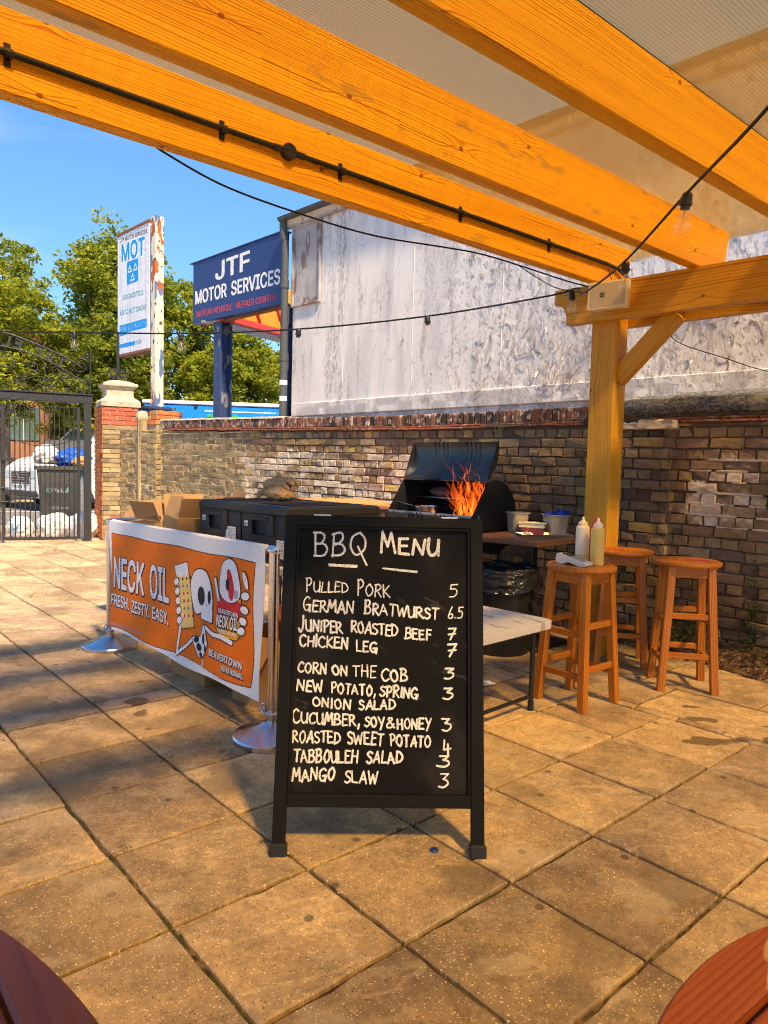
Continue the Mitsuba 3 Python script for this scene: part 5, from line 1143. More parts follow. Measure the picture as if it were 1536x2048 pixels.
# cardboard cartons
def carton(c, size, ang, flaps, label, open_=True):
    k = thing('carton', label, 'cardboard box', 'brown cardboard cartons'); R = rotz(ang); w, d, h = size; c = np.asarray(c, float); q = lambda x, y, z: c + R @ np.array([x, y, z]); t = .006
    for nm, cc, ss in (('side', (w / 2, 0, h / 2), (t, d - t, h)), ('side', (-w / 2, 0, h / 2), (t, d - t, h)), ('side', (0, d / 2, h / 2), (w + t, t, h)), ('side', (0, -d / 2, h / 2), (w + t, t, h)), ('base', (0, 0, t / 2 + .001), (w - t, d - t, t))):
        part(k, nm, M().box(q(*cc), ss, .0015, R).ply('m_card', uv=False))
    for (ax, sg, a, L) in flaps:
        if ax == 'x': hinge = np.array([sg * w / 2, 0, h]); out = np.array([sg, 0, 0]); W_ = d
        else: hinge = np.array([0, sg * d / 2, h]); out = np.array([0, sg, 0]); W_ = w
        dirv = out * math.cos(a) + ZA * math.sin(a); sidev = np.cross(ZA, out); nr = np.cross(sidev, dirv)
        g = M(); g.box(c + R @ (hinge + dirv * (L / 2 + .003)), (L, W_ * .96, .004), .001, R @ np.stack([dirv, sidev, nr], 1)); part(k, 'flap', g.ply('m_card', uv=False))
    return k
ctop = .692
carton(np.array([-1.34, 4.92, ctop]), (.30, .36, .20), .55, [('x', 1, 1.2, .15), ('x', -1, 1.9, .15), ('y', -1, 1.1, .15), ('y', 1, 1.3, .15)], 'open brown carton with raised flaps next to the left food box')
carton(np.array([-1.62, 5.22, ctop - .02]), (.30, .30, .17), .95, [('x', 1, 1.5, .15), ('x', -1, 1.15, .15), ('y', -1, 2.0, .15), ('y', 1, 1.2, .14)], 'open brown carton with pointed flaps in the middle of the carton row')
carton(np.array([-1.86, 5.52, ctop - .02]), (.28, .28, .15), .75, [('x', 1, 1.0, .14), ('x', -1, 2.2, .14), ('y', -1, 1.6, .14)], 'open brown carton at the left end of the carton row, by the rail')
cart = carton(np.array([-1.13, 5.02, ctop]), (.16, .26, .26), .55, [('y', -1, 1.0, .10), ('x', 1, 1.35, .12)], 'tall brown carton wedged against the left food box')
carton(np.array([-.52, 3.78, 0.002]), (.36, .42, .38), BXA + .1, [('x', 1, .6, .17), ('y', -1, -.9, .17)], 'brown carton on the ground under the serving table, behind the right barrier post')
carton(np.array([-1.02, 4.17, 0.002]), (.40, .30, .16), BXA, [('x', 1, .2, .15)], 'low brown carton on the ground under the middle of the banner')
g = trimesh.creation.icosphere(3, .10); v = np.array(g.vertices) * [1, .8, .7]; v = v * (1 + (meshkit.fbm(v * 16, 3)[:, None] - .5) * .9) + [-.49, 3.80, .44]
single('orange_bag', mikit.ply((v, g.faces), 'm_porange', smooth=False), 'crumpled orange plastic bag in the carton behind the barrier post', 'bag')
# ================================================================== BARBECUE
GM, GZ, GR = 0.48, 0.905, 0.285
BBQ = thing('drum_barbecue', 'black oil drum barbecue with its lid thrown open against the brick wall', 'barbecue')
def gq(s, phi, r, z0=GZ): return wp(s, GM + r * math.cos(phi), z0 + r * math.sin(phi))
SA, SB = 0.80, 1.68
HIN = math.radians(70)
def hoop(s):
    t = (s - SA) / (SB - SA); return sum(.008 * math.exp(-((t - c) / .010) ** 2) for c in (.28, .33, .38, .43, .66, .71, .76, .81))
def shell(m_, a0, a1, f, na=28, ns=90, th=.004):
    S_ = np.linspace(SA, SB, ns); A_ = np.linspace(a0, a1, na); V = []
    for off in (0.0, -th):
        for s in S_:
            for a in A_: V.append(f(s, a, GR + hoop(s) + off))
    F = []; n = ns * na
    for i in range(ns - 1):
        for k in range(na - 1):
            q = [i * na + k, (i + 1) * na + k, (i + 1) * na + k + 1, i * na + k + 1]; F.append(q); F.append([n + t for t in q[::-1]])
    for i in range(ns - 1):
        for k in (0, na - 1):
            q = [i * na + k, (i + 1) * na + k, n + (i + 1) * na + k, n + i * na + k]; F.append(q if k else q[::-1])
    return m_.add(V, F)
part(BBQ, 'drum', shell(M(), HIN, 2 * math.pi, gq, 60).ply('m_grill', 40, uv=False))
PH = np.array([GR * math.cos(HIN), GR * math.sin(HIN)]); ROT = math.radians(166)
def lidf(s, a, r):
    d = np.array([r * math.cos(a), r * math.sin(a)]) - PH; c_, s_ = math.cos(ROT), math.sin(ROT); d = np.array([d[0] * c_ - d[1] * s_, d[0] * s_ + d[1] * c_]) + PH + [0, .008]
    return wp(s, GM + d[0], GZ + d[1])
LID = part(BBQ, 'lid', shell(M(), 0.0, HIN, lidf, 24).ply('m_grill', 40, uv=False), 'open curved lid showing its rolled hoops')
def endplate(f, a0, a1, s, n=30):
    m_ = M(); A_ = np.linspace(a0, a1, n)
    for ds, fl in ((0.002, 1), (-.002, 0)):
        V = [f(s + ds, a, GR) for a in A_]; c = np.mean(V, 0); V.append(c); F = [[i, i + 1, n] for i in range(n - 1)] + [[n - 1, 0, n]]
        m_.add(V, F if fl else [q[::-1] for q in F])
    return m_
for s in (SA + .004, SB - .004):
    part(BBQ, 'end_plate', endplate(gq, HIN, 2 * math.pi, s).ply('m_grill', uv=False)); part(LID, 'lid_end', endplate(lidf, 0.0, HIN, s).ply('m_grill', uv=False))
part(BBQ, 'fire_bed', M().box(wp(1.24, GM, GZ - .16), (.85, .44, .02), .002, WR).ply('m_soot', uv=False))
g = M()
for k in range(24): g.tube([wp(SA + .03, GM - .26 + .022 * k, GZ - .02), wp(SB - .03, GM - .26 + .022 * k, GZ - .02)], .003, 5)
part(BBQ, 'grate', g.ply('m_steel', uv=False))
g = M()
for k in range(8): g.tube([wp(SA + .03, GM - .20 + .022 * k, GZ + .125), wp(SB - .28, GM - .20 + .022 * k, GZ + .125)], .003, 5)
for m_ in (-.20, -.046): g.tube([wp(SA + .03, GM + m_, GZ + .121), wp(SB - .28, GM + m_, GZ + .121)], .005, 5)
part(BBQ, 'upper_rack', g.ply('m_steel', uv=False))
g = M(); g.beam(wp(SA + .01, GM + .275, GZ - .005), wp(SB - .01, GM + .275, GZ - .005), .012, .045)
RK = part(BBQ, 'front_lip', g.ply('m_rackgrey', uv=False), 'pale slotted front lip of the drum')
g = M()
for t in (.08, .25, .28, .31, .37, .42, .60, .66, .70, .74, .78): g.box(wp(SA + t * .88, GM + .2815, GZ - .005), (.009, .004, .034), 0, WR)
part(RK, 'slot', g.ply('m_soot', uv=False))
for s in (SA + .10, SB - .10):
    for m_ in (-.19, .19): part(BBQ, 'leg', M().beam(wp(s, GM + m_, .001), wp(s, GM + m_, GZ - .19), .035, .035, up=WE).ply('m_black', uv=False))
part(BBQ, 'handle', M().tube(catmull([wp(SB + .002, GM + .16, GZ - .12), wp(SB + .035, GM + .19, GZ - .12), wp(SB + .035, GM + .24, GZ - .16), wp(SB + .002, GM + .22, GZ - .19)], 4), .006, 6).ply('m_steel', True, uv=False))
part(BBQ, 'side_handle', M().tube(catmull([wp(SB + .002, GM + .20, GZ + .02), wp(SB + .03, GM + .24, GZ + .0), wp(SB + .03, GM + .26, GZ - .04), wp(SB + .002, GM + .25, GZ - .06)], 4), .005, 6).ply('m_steel', True, uv=False))
g = trimesh.creation.icosphere(3, 1.0); v = np.array(g.vertices); v = v * [.135, .075, .042] * (1 + (meshkit.fbm(v * 3, 3)[:, None] - .5) * .5)
single('meat_joint', mikit.ply((wp(1.06, GM - .12, GZ + .17) + v @ WR.T, g.faces), 'm_meat', smooth=True), 'large joint of meat on the upper rack of the barbecue', 'meat')
PN = thing('cooking_pot', 'shallow steel pot with a long handle on the barbecue grate', 'pot'); pc = wp(1.06, GM + .10, GZ - .016)
scene[PN] = M().lathe([(0, .001), (.07, .001), (.088, .012), (.098, .040), (.102, .070), (.106, .072), (.100, .072), (.094, .040), (.084, .016), (.068, .006), (0, .006)], pc, 32).ply('m_chrome2', 40, uv=False)
part(PN, 'handle', M().beam(pc + WM * .02 - WE * .100 + ZA * .066, pc - WE * .27 + WM * .06 + ZA * .10, .018, .006, bev=.002).ply('m_chrome2', uv=False))
# fire: licking tongues
FIRE = thing('fire', 'orange flames leaping out of the right end of the barbecue', 'flames')
def flame(m_, base, h, w, amp, lean, seed, thick=.22):
    # one thin twisted sheet of burning gas, closed, tapering at both ends
    r_ = np.random.default_rng(seed); n = 22; p = r_.random(6) * 6.28; k = r_.uniform(.7, 1.4, 6); V = []
    for i in range(n):
        t = i / (n - 1); g_ = t ** 1.3
        c = base + ZA * h * t + WE * (lean * g_ + amp * g_ * (math.sin(5 * k[0] * t + p[0]) + .5 * math.sin(12 * k[1] * t + p[1]))) + WM * amp * g_ * (.7 * math.sin(5 * k[2] * t + p[2]) + .3 * math.sin(11 * k[3] * t + p[3]))
        a = p[4] + 2.2 * k[4] * t; d = WE * math.cos(a) + WM * math.sin(a) + ZA * .35 * math.sin(7 * t + p[5]); d /= np.linalg.norm(d); nn = np.cross(d, ZA); nn /= np.linalg.norm(nn)
        ww = w * max(.02, math.sin(math.pi * min(1, .06 + .94 * t ** .75))) ** .8 * (1 + .45 * math.sin(13 * k[5] * t + p[3])) * (1 - .5 * t)
        V += [c - d * ww, c + nn * ww * thick, c + d * ww, c - nn * ww * thick]
    m_.add(V, [[i * 4 + q, i * 4 + (q + 1) % 4, (i + 1) * 4 + (q + 1) % 4, (i + 1) * 4 + q] for i in range(n - 1) for q in range(4)])
veil, hot, cool = M(), M(), M()
for k in range(16): flame(veil, wp(rng.uniform(1.38, 1.58), GM + rng.uniform(-.03, .16), GZ - .04 + .05 * rng.random()), rng.uniform(.18, .46), rng.uniform(.018, .040), .036, rng.uniform(-.14, .03), 300 + k)
for k in range(54):
    s0 = rng.uniform(1.36, 1.60); flame(cool, wp(s0, GM + rng.uniform(-.03, .16), GZ - .03 + .24 * rng.random() ** 1.5), rng.uniform(.10, .30), rng.uniform(.0030, .008), .040, rng.uniform(-.13, .04), 400 + k, .5)
for k in range(16): flame(hot, wp(rng.uniform(1.38, 1.58), GM + rng.uniform(-.02, .14), GZ - .04 + .05 * rng.random()), rng.uniform(.08, .20), rng.uniform(.005, .012), .026, rng.uniform(-.06, .05), 500 + k, .5)
part(FIRE, 'flame_veil', {**veil.ply('m_flame1', True, uv=False), 'emitter': {'type': 'area', 'radiance': rgb(.055, .0055, .0004)}}, kind='stuff')
part(FIRE, 'yellow_flame', {**hot.ply('m_flame1', True, uv=False), 'emitter': {'type': 'area', 'radiance': rgb(.22, .050, .003)}}, kind='stuff')
part(FIRE, 'red_flame', {**cool.ply('m_flame1', True, uv=False), 'emitter': {'type': 'area', 'radiance': rgb(.15, .019, .0012)}}, kind='stuff')

# ================================================================== SIDE TABLE AND WHAT STANDS ON IT
SID = thing('side_table', 'dark brown pedestal table beside the barbecue, with food tubs and a tray', 'table')
TZ = .80
for k, (m0, m1) in enumerate(((.15, .405), (.41, .665), (.67, .93))):
    g = M(); g.box(wp(2.055, (m0 + m1) / 2, TZ - .0175), (.61, m1 - m0, .035), .004, WR); part(SID, 'plank', g.ply('m_darkwood'))
part(SID, 'post', M().beam(wp(2.03, .50, .03), wp(2.03, .50, TZ - .036), .075, .075, up=WE).ply('m_black', uv=False))
g = M(); g.box(wp(2.03, .50, .016), (.42, .42, .03), .006, WR); part(SID, 'foot', g.ply('m_black', uv=False))
g = M(); g.box(wp(2.03, .50, TZ - .05), (.30, .30, .026), .004, WR); part(SID, 'mount', g.ply('m_black', uv=False))
def tub(name, label, cat, c, ang, w0, w1, d0, d1, h, bs, rim):
    k = thing(name, label, cat, 'food tubs on the side table'); R = rotz(ang); c = np.array([*c, TZ + .001])
    def hull(i, z0, z1): return m3.Manifold.hull_points([c + R @ np.array([x * ((w0 + (w1 - w0) * t) / 2 - i), y * ((d0 + (d1 - d0) * t) / 2 - i), z0 + (z1 - z0) * t]) for x, y in ((1, .8), (.8, 1), (-1, .8), (-.8, 1), (1, -.8), (.8, -1), (-1, -.8), (-.8, -1)) for t in (0, 1)])
    part(k, 'tub', M().man(hull(0, 0, h) - hull(.004, .004, h + .004)).ply(bs, False, uv=False))
    g = m3.Manifold.hull_points([c + R @ np.array([x * (w1 / 2 + .008), y * (d1 / 2 + .008), h + z]) for x, y in ((1, .85), (.85, 1), (-1, .85), (-.85, 1), (1, -.85), (.85, -1), (-1, -.85), (-.85, -1)) for z in (-.006, .0)])
    g = g - m3.Manifold.hull_points([c + R @ np.array([x * (w1 / 2 - .005), y * (d1 / 2 - .005), h + z]) for x, y in ((1, .85), (.85, 1), (-1, .85), (-.85, 1), (1, -.85), (.85, -1), (-1, -.85), (-.85, -1)) for z in (-.02, .02)])
    part(k, 'rim', M().man(g).ply(rim, False, uv=False))
    return k, c, R
k, c, R = tub('food_tub', 'frosted square food tub at the left of the side table', 'tub', (1.02, 5.36), .3, .11, .13, .11, .13, .15, 'm_frost', 'm_frost')
k, c, R = tub('food_tub', 'low cream tub of dark red sauce, front of the side table', 'tub', (1.10, 5.20), -.35, .175, .19, .115, .125, .088, 'm_redtub', 'm_cream')
part(k, 'band', M().box(c + ZA * .068, (.186, .124, .034), .003, R).ply('m_cream', uv=False)); 
k, c, R = tub('food_tub', 'tall beige tub stuffed with blue plastic gloves on the side table', 'tub', (1.275, 5.21), .25, .125, .155, .125, .155, .150, 'm_frost', 'm_frost')
g = M()
for _ in range(46):
    a = rng.random() * 6.28; r_ = .068 * math.sqrt(rng.random()); o = c + np.array([r_ * math.cos(a), r_ * math.sin(a), .125]); d = np.array([math.cos(a + rng.normal(0, 1)) * .045, math.sin(a + rng.normal(0, 1)) * .045, rng.uniform(.01, .055)]); e_ = np.cross(d, [.3, .5, .8]); e_ = e_ / np.linalg.norm(e_) * rng.uniform(.012, .024)
    g.add([o - e_, o + e_, o + d * .6 + e_ * 1.1 + ZA * .015, o + d * .6 - e_ + ZA * .018, o + d - e_ * .3, o + d + e_ * .6], [[0, 1, 2], [0, 2, 3], [3, 2, 5], [3, 5, 4]])
single('plastic_gloves', g.ply('m_bluegloves', uv=False), 'crumpled blue disposable gloves filling the tall beige tub', 'gloves')
TR = thing('metal_tray', 'flat metal tray overhanging the front corner of the side table', 'tray'); R = rotz(.12); c = np.array([1.16, 5.06, TZ + .001])
ty = m3.Manifold.hull_points([c + R @ np.array([x * (.185 + .01 * t), y * (.095 + .01 * t), .018 * t]) for x in (-1, 1) for y in (-1, 1) for t in (0, 1)]) - m3.Manifold.hull_points([c + R @ np.array([x * (.178 + .012 * t), y * (.088 + .012 * t), .004 + .02 * t]) for x in (-1, 1) for y in (-1, 1) for t in (0, 1)])
scene[TR] = M().man(ty).ply('m_steel', False, uv=False)
single('bread_bun', mikit.ply(trimesh.creation.uv_sphere(1.0).apply_transform(np.diag([.028, .024, .014, 1])).apply_translation([1.03, 5.05, TZ + .018]), 'm_cream', smooth=True), 'small pale bread bun at the left end of the metal tray', 'bread')
# round bin lined with a black bag
DB = thing('dustbin', 'round black dustbin lined with a black bin bag', 'bin'); bc = np.array([.84, 4.92, 0.0])
scene[DB] = M().lathe([(0, .001), (.20, .001), (.205, .01), (.215, .20), (.222, .205), (.222, .225), (.217, .23), (.235, .52), (.243, .525), (.243, .575), (.236, .58), (.228, .57), (.20, .05), (0, .05)], bc, 44).ply('m_black', 35, uv=False)
g = M(); na, nr = 64, 12; V = []
for i in range(na):
    a = i / na * 2 * math.pi; f1 = float(meshkit.fbm([math.cos(a) * 4, math.sin(a) * 4, 1], 3)); f2 = float(meshkit.fbm([math.cos(a) * 9, math.sin(a) * 9, 5], 3))
    for k in range(nr):
        t = k / (nr - 1)
        r_, z = [(.15, .52), (.20, .545), (.226, .578), (.242, .60), (.252, .596), (.254, .58), (.256, .56), (.258, .54), (.260, .52), (.262, .50), (.264, .48), (.266, .462)][k]
        w = .5 + .5 * math.sin(a * 23 + 5 * f1); r_ += .014 * (f2 - .5) * (k > 2) + .006 * w * t; z += .05 * (f1 - .5) * (1.0 if 1 < k < 5 else .4) - (.05 * (f2 - .3) if k > 8 else 0)
        V.append(bc + [r_ * math.cos(a), r_ * math.sin(a), z])
F = [[i * nr + k, ((i + 1) % na) * nr + k, ((i + 1) % na) * nr + k + 1, i * nr + k + 1] for i in range(na) for k in range(nr - 1)]
g.add(V, F); part(DB, 'liner', g.ply('m_bagblack', True, uv=False), 'crinkled black liner folded over the rim')
part(DB, 'lug', M().beam(bc + np.array([.19, -.14, .38]), bc + np.array([.22, -.15, .30]), .05, .03).ply('m_black', uv=False))
# orange bar table behind
OT = thing('bar_table', 'orange wooden bar table standing against the wall left of the barbecue', 'table')
for k in range(4):
    m0 = .0 + k * .148; cl = .17 if k in (0,) else (.07 if k == 1 else 0.0)
    g = M(); g.box(wp((-.62 + cl + .74) / 2, m0 + .0725, .92), (1.36 - cl, .1455, .038), .006, WR); part(OT, 'plank', g.ply('m_orangewood'))
for s in (-.36, .5):
    for m_ in (.10, .48): part(OT, 'leg', M().beam(wp(s, m_, .001), wp(s, m_, .90), .06, .06, up=WE).ply('m_orangewood'))
g = M(); g.beam(wp(-.40, .545, .885), wp(.60, .545, .885), .02, .03); part(OT, 'rail', g.ply('m_black', uv=False))

# ================================================================== STOOLS
def stool(c, ang, label, printed_side):
    k = thing('bar_stool', label, 'bar stool', 'wooden bar stools'); R = rotz(ang); c = np.array([*c, 0.0]); Q = lambda x, y, z: c + R @ np.array([x, y, z])
    H = .762; n = 40
    # seat: a disc of three glued boards
    m_ = M(); prof = [(0, H - .030), (.176, H - .030), (.187, H - .024), (.190, H - .016), (.189, H - .006), (.183, H), (0, H)]
    V, F, UV = [], [], []
    uo = rng.random(2) * 40
    for i in range(n):
        a, b = 2 * math.pi * i / n, 2 * math.pi * (i + 1) / n
        for (r0, z0), (r1, z1) in zip(prof[:-1], prof[1:]):
            q = [(r0, a, z0), (r0, b, z0), (r1, b, z1), (r1, a, z1)]; t = len(V)
            for r_, an, z in q: V.append(Q(r_ * math.cos(an), r_ * math.sin(an), z)); UV.append(uo + [r_ * math.cos(an) + z, r_ * math.sin(an)])
            F += [[t, t + 1, t + 2], [t, t + 2, t + 3]]
    m_.add(V, F, UV); st_ = part(k, 'seat', m_.ply('m_stool'))
    g = M()
    for row in range(3):
        for i in range(9 - 2 * (row == 2)):
            if (i * 7 + row * 3) % 5 == 0: continue
            g.box(Q(printed_side * .055 + .034 * (row - 1), -.085 + .019 * i, H + .0006), (.022, .013, .0012), 0, R)
    for d in (-.062, .062): g.box(Q(printed_side * .055 + d * .9, -.01, H + .0006), (.004, .19, .0012), 0, R)
    part(st_, 'print', g.ply('m_stoolprint', uv=False), 'worn red print')
    tp, bt = .108, .148
    for (x, y) in ((-1, -1), (1, -1), (-1, 1), (1, 1)):
        part(k, 'leg', M().taper(Q(x * bt, y * bt, .001), Q(x * tp, y * tp, H - .031), .043, .043, R).ply('m_stool'))
    for ax in (0, 1):
        for sg in (-1, 1):
            p, q = ((-.10, sg * tp, H - .062), (.10, sg * tp, H - .062)) if ax == 0 else ((sg * tp, -.10, H - .062), (sg * tp, .10, H - .062))
            part(k, 'apron', M().beam(Q(*p), Q(*q), .022, .062, bev=.002).ply('m_stool'))
            for z in ((.40, .175) if ax == 1 else (.445, .215)):
                w = bt + (tp - bt) * z / (H - .03); L = w - .018
                p, q = ((-L, sg * w, z), (L, sg * w, z)) if ax == 0 else ((sg * w, -L, z), (sg * w, L, z))
                part(k, 'rung', M().beam(Q(*p), Q(*q), .020, .034, bev=.003).ply('m_stool'))
    return k
stool((1.095, 3.865), .68, 'front bar stool, the one carrying sauce bottles and a card reader', 1)
stool((1.815, 4.18), -.17, 'right hand bar stool, empty, nearest the soil bed', 1)
stool((1.595, 4.66), -.25, 'rear bar stool half hidden behind the front one, next to the post', -1)
def squeeze(c, label, bs, cap, fill, tall=.205, r_=.037):
    k = thing('sauce_bottle', label, 'bottle', 'sauce bottles on the front stool'); c = np.array([*c, .763])
    scene[k] = M().lathe([(0, 0), (r_ - .004, 0), (r_, .006), (r_, tall - .012), (r_ - .003, tall - .002), (r_ * .72, tall), (0, tall)], c, 30).ply(bs, 35, uv=False)
    if fill: part(k, 'sauce', M().lathe([(r_ + .0003, .008), (r_ + .0006, .010), (r_ + .0006, fill), (r_ + .0003, fill + .003)], c, 30).ply('m_sauce', 40, uv=False))
    t = tall; part(k, 'cap', M().lathe([(0, t), (r_ * .68, t + .0005), (r_ * .68, t + .018), (r_ * .60, t + .021), (r_ * .42, t + .023), (r_ * .42, t + .028), (.009, t + .030), (.006, t + .050), (.0035, t + .052), (0, t + .052)], c, 24).ply(cap, 35, uv=False))
squeeze((1.118, 3.945), 'white squeezy sauce bottle with a little yellow sauce in it', 'm_bottlewhite', 'm_cream', .045)
squeeze((1.172, 3.842), 'full yellow mustard squeezy bottle in front of the red cap', 'm_mustard', 'm_bottlewhite', 0)
squeeze((1.200, 3.965), 'red capped ketchup squeezy bottle behind the other two bottles', 'm_ketchup', 'm_ketchup', 0)
CR = thing('card_reader', 'cream card payment terminal lying on the front bar stool', 'card reader')
a0, a1 = np.array([.985, 3.905, .763]), np.array([1.105, 3.755, .763]); cx_ = (a1 - a0) / np.linalg.norm(a1 - a0); cy_ = np.cross(ZA, cx_)
prof = Polygon(catmull([(0, .030), (.004, .012), (.022, .002), (.055, .004), (.08, .016), (.11, .010), (.15, .001), (.182, .001), (.190, .008), (.188, .020), (.13, .034), (.06, .050), (.012, .058)], 4, True)).buffer(0)
g = M(); g.prism(prof, .072, a0 - cy_ * -.036, np.stack([cx_, ZA, np.cross(cx_, ZA)], 1)); scene[CR] = g.ply('m_bottlewhite', 35, uv=False)
up_ = cx_ * .97 - ZA * .22; up_ /= np.linalg.norm(up_); nr_ = np.cross(cy_, up_) * -1; nr_ = nr_ if nr_[2] > 0 else -nr_
part(CR, 'screen', M().box(a0 + cx_ * .060 + ZA * .0530, (.055, .052, .004), .001, np.stack([up_, cy_, nr_], 1)).ply('m_black', uv=False))
g = M()
for i in range(4):
    for j in range(3): g.box(a0 + cx_ * (.105 + .019 * i) + cy_ * (.019 * (j - 1)) + ZA * (.0425 - .0046 * i), (.013, .013, .004), .001, np.stack([up_, cy_, nr_], 1))
part(CR, 'keypad', g.ply('m_binlight', uv=False))

# ================================================================== ROUND TABLES AT THE EDGE OF THE VIEW
def round_table(c, r_, z, ang, gap, bs, label):
    k = thing('picnic_table', label, 'table', 'round picnic tables'); R = rotz(ang); c = np.array([*c, 0.0]); X_, Y_ = R[:, 0], R[:, 1]; w = .14; n = int(math.ceil(2 * r_ / w)) + 1
    for i in range(n):
        strip = Point(0, 0).buffer(r_, quad_segs=40).intersection(sbox(-r_, gap - i * w + .0025, r_, gap - (i - 1) * w - .0025)).buffer(-.003).buffer(.003)
        if strip.is_empty or strip.area < .004: continue
        m_ = M(); uo = rng.random(2) * 40; b = .004
        ins = strip.buffer(-b); t_v, t_f = trimesh.creation.triangulate_polygon(ins, engine='earcut'); t_v = np.asarray(t_v)
        m_.add([c + X_ * a + Y_ * q + ZA * z for a, q in t_v], t_f, [uo + [a, q] for a, q in t_v])
        a_, b_ = np.array(ins.exterior.coords)[:-1], None
        o_ = np.array([np.array(strip.exterior.interpolate(strip.exterior.project(Point(*p))).coords[0]) for p in a_])
        for (A1, z1), (A2, z2) in (((a_, z), (o_, z - b)), ((o_, z - b), (o_, z - .036))):
            L = len(A1)
            for t in range(L):
                u_ = (t + 1) % L; m_.add([c + X_ * A1[t][0] + Y_ * A1[t][1] + ZA * z1, c + X_ * A1[u_][0] + Y_ * A1[u_][1] + ZA * z1, c + X_ * A2[u_][0] + Y_ * A2[u_][1] + ZA * z2, c + X_ * A2[t][0] + Y_ * A2[t][1] + ZA * z2], [[0, 2, 1], [0, 3, 2]], [uo + [A1[t][0], A1[t][1] + (0 if z1 == z else .01)], uo + [A1[u_][0], A1[u_][1]], uo + [A2[u_][0], A2[u_][1] + .02], uo + [A2[t][0], A2[t][1] + .02]])
        part(k, 'plank', m_.ply(bs))
    part(k, 'post', M().beam(c + ZA * .001, c + ZA * (z - .04), .12, .12, up=X_).ply(bs)); part(k, 'bearer', M().beam(c - Y_ * r_ * .85 + ZA * (z - .06), c + Y_ * r_ * .85 + ZA * (z - .06), .08, .045).ply(bs))
    return k
round_table((.686, .343), .513, .74, .664, .444, 'm_redwood', 'round red brown picnic table in the lower right corner')
round_table((-.90, .0), .904, .74, -.855, .838, 'm_maroon', 'round dark maroon picnic table in the lower left corner')
# ================================================================== SIGNS
SG = thing('garage_sign', 'dark blue garage sign board reading JTF MOTOR SERVICES on two steel posts', 'sign')
part(SG, 'board', M().box(wp(-3.635, -.65, 3.772), (2.21, .10, .885), .006, WR).ply('m_signblue', uv=False))
part(SG, 'hood', M().box(wp(-3.66, -.652, 4.222), (2.32, .13, .018), .004, WR).ply('m_signblue', uv=False))
XR = np.stack([WE, ZA, np.cross(WE, ZA)], 1)
def sign_text(parent, nm, poly, bs, m_, d=.003):
    g = M(); g.prism(poly, d, wp(0, m_, 0), XR); part(parent, nm, g.ply(bs, uv=False))
sign_text(SG, 'lettering', fit_text('JTF', -4.12, 3.872, -3.262, .240, 3.880), 'm_lettwhite', -.5998)
sign_text(SG, 'lettering', fit_text('MOTOR', -4.672, 3.612, -3.825, .185, 3.600), 'm_lettwhite', -.5998); sign_text(SG, 'lettering', fit_text('SERVICES', -3.705, 3.598, -2.572, .185, 3.578), 'm_lettwhite', -.5998)
sign_text(SG, 'lettering', fit_text('MOTOR VEHICLE', -4.622, 3.416, -3.675, .086, 3.400, bold=False), 'm_lettred', -.5998); sign_text(SG, 'lettering', fit_text('REPAIR CENTRE', -3.577, 3.398, -2.648, .086, 3.378, bold=False), 'm_lettred', -.5998)
def ibeam(c, w, z1):
    g = M()
    for d in (-1, 1): g.box(wp(c[0], c[1] + d * w * .44, z1 / 2), (w, .018, z1), .003, WR)
    g.box(wp(c[0], c[1], z1 / 2), (.014, w * .86, z1), .002, WR); return g
for s in (-4.19, -2.60): part(SG, 'post', ibeam((s, -.78), .20 if s < -3 else .15, 3.34).ply('m_postblue', uv=False), 'flaking dark blue steel post')
g = M(); g.beam(wp(-4.7, -.74, 3.32), wp(-2.56, -.74, 3.32), .05, .04); part(SG, 'bottom_rail', g.ply('m_rustedge', uv=False))
MT = thing('vehicle_test_sign', 'tall white sign lettered MOT on a rusty peeling post', 'sign')
s0, w0, z0, h0 = -7.30, 1.175, 3.115, 2.03
mb = -.60
part(MT, 'board', M().box(wp(s0 + w0 / 2, mb - .07, z0 + h0 / 2), (w0, .14, h0), .006, WR).ply('m_motwhite', uv=False))
for z in (z0 - .02, z0 + h0 + .012): part(MT, 'edge', M().box(wp(s0 + w0 / 2, mb - .07, z), (w0 + .04, .17, .045), .004, WR).ply('m_rustedge', uv=False))
L_ = lambda s: s0 + (s + 5.31) / .99 * w0
Zz = lambda z: z0 + (z - 2.81) / 1.70 * h0
def mtxt(t, s1, z1, s2, h, bs, z2=None): sign_text(MT, 'lettering', fit_text(t, L_(s1), Zz(z1), L_(s2), h / 1.70 * h0, Zz(z1 if z2 is None else z2), bold=t == 'MOT'), bs, mb + .0002)
mtxt('JTF MOTOR SERVICES', -5.221, 4.404, -4.386, .056, 'm_motnavy', 4.372); mtxt('MOT', -5.175, 4.135, -4.457, .228, 'm_motblue', 4.105)
mtxt('DIAGNOSTICS', -5.143, 3.580, -4.495, .066, 'm_motteal', 3.560); mtxt('AIR CONDITIONING', -5.228, 3.368, -4.404, .066, 'm_motteal', 3.350)
sq = sbox(L_(-4.997), Zz(3.773), L_(-4.65), Zz(4.086))
def tri_(cx, cz, w, h): 
    t = Polygon([(cx - w / 2, cz), (cx + w / 2, cz), (cx, cz + h)]); return t.difference(affinity.scale(t, .42, .42, origin=(cx, cz + h * .36)))
sw, sh = L_(-4.65) - L_(-4.997), Zz(4.086) - Zz(3.773); cx0 = L_(-4.8235)
tris = shapely.union_all([tri_(cx0 - sw * .25, Zz(3.773) + sh * .50, sw * .46, sh * .38), tri_(cx0 + sw * .25, Zz(3.773) + sh * .50, sw * .46, sh * .38), tri_(cx0, Zz(3.773) + sh * .09, sw * .46, sh * .38)])
sign_text(MT, 'emblem', sq.difference(tris), 'm_motblue', mb + .0002)
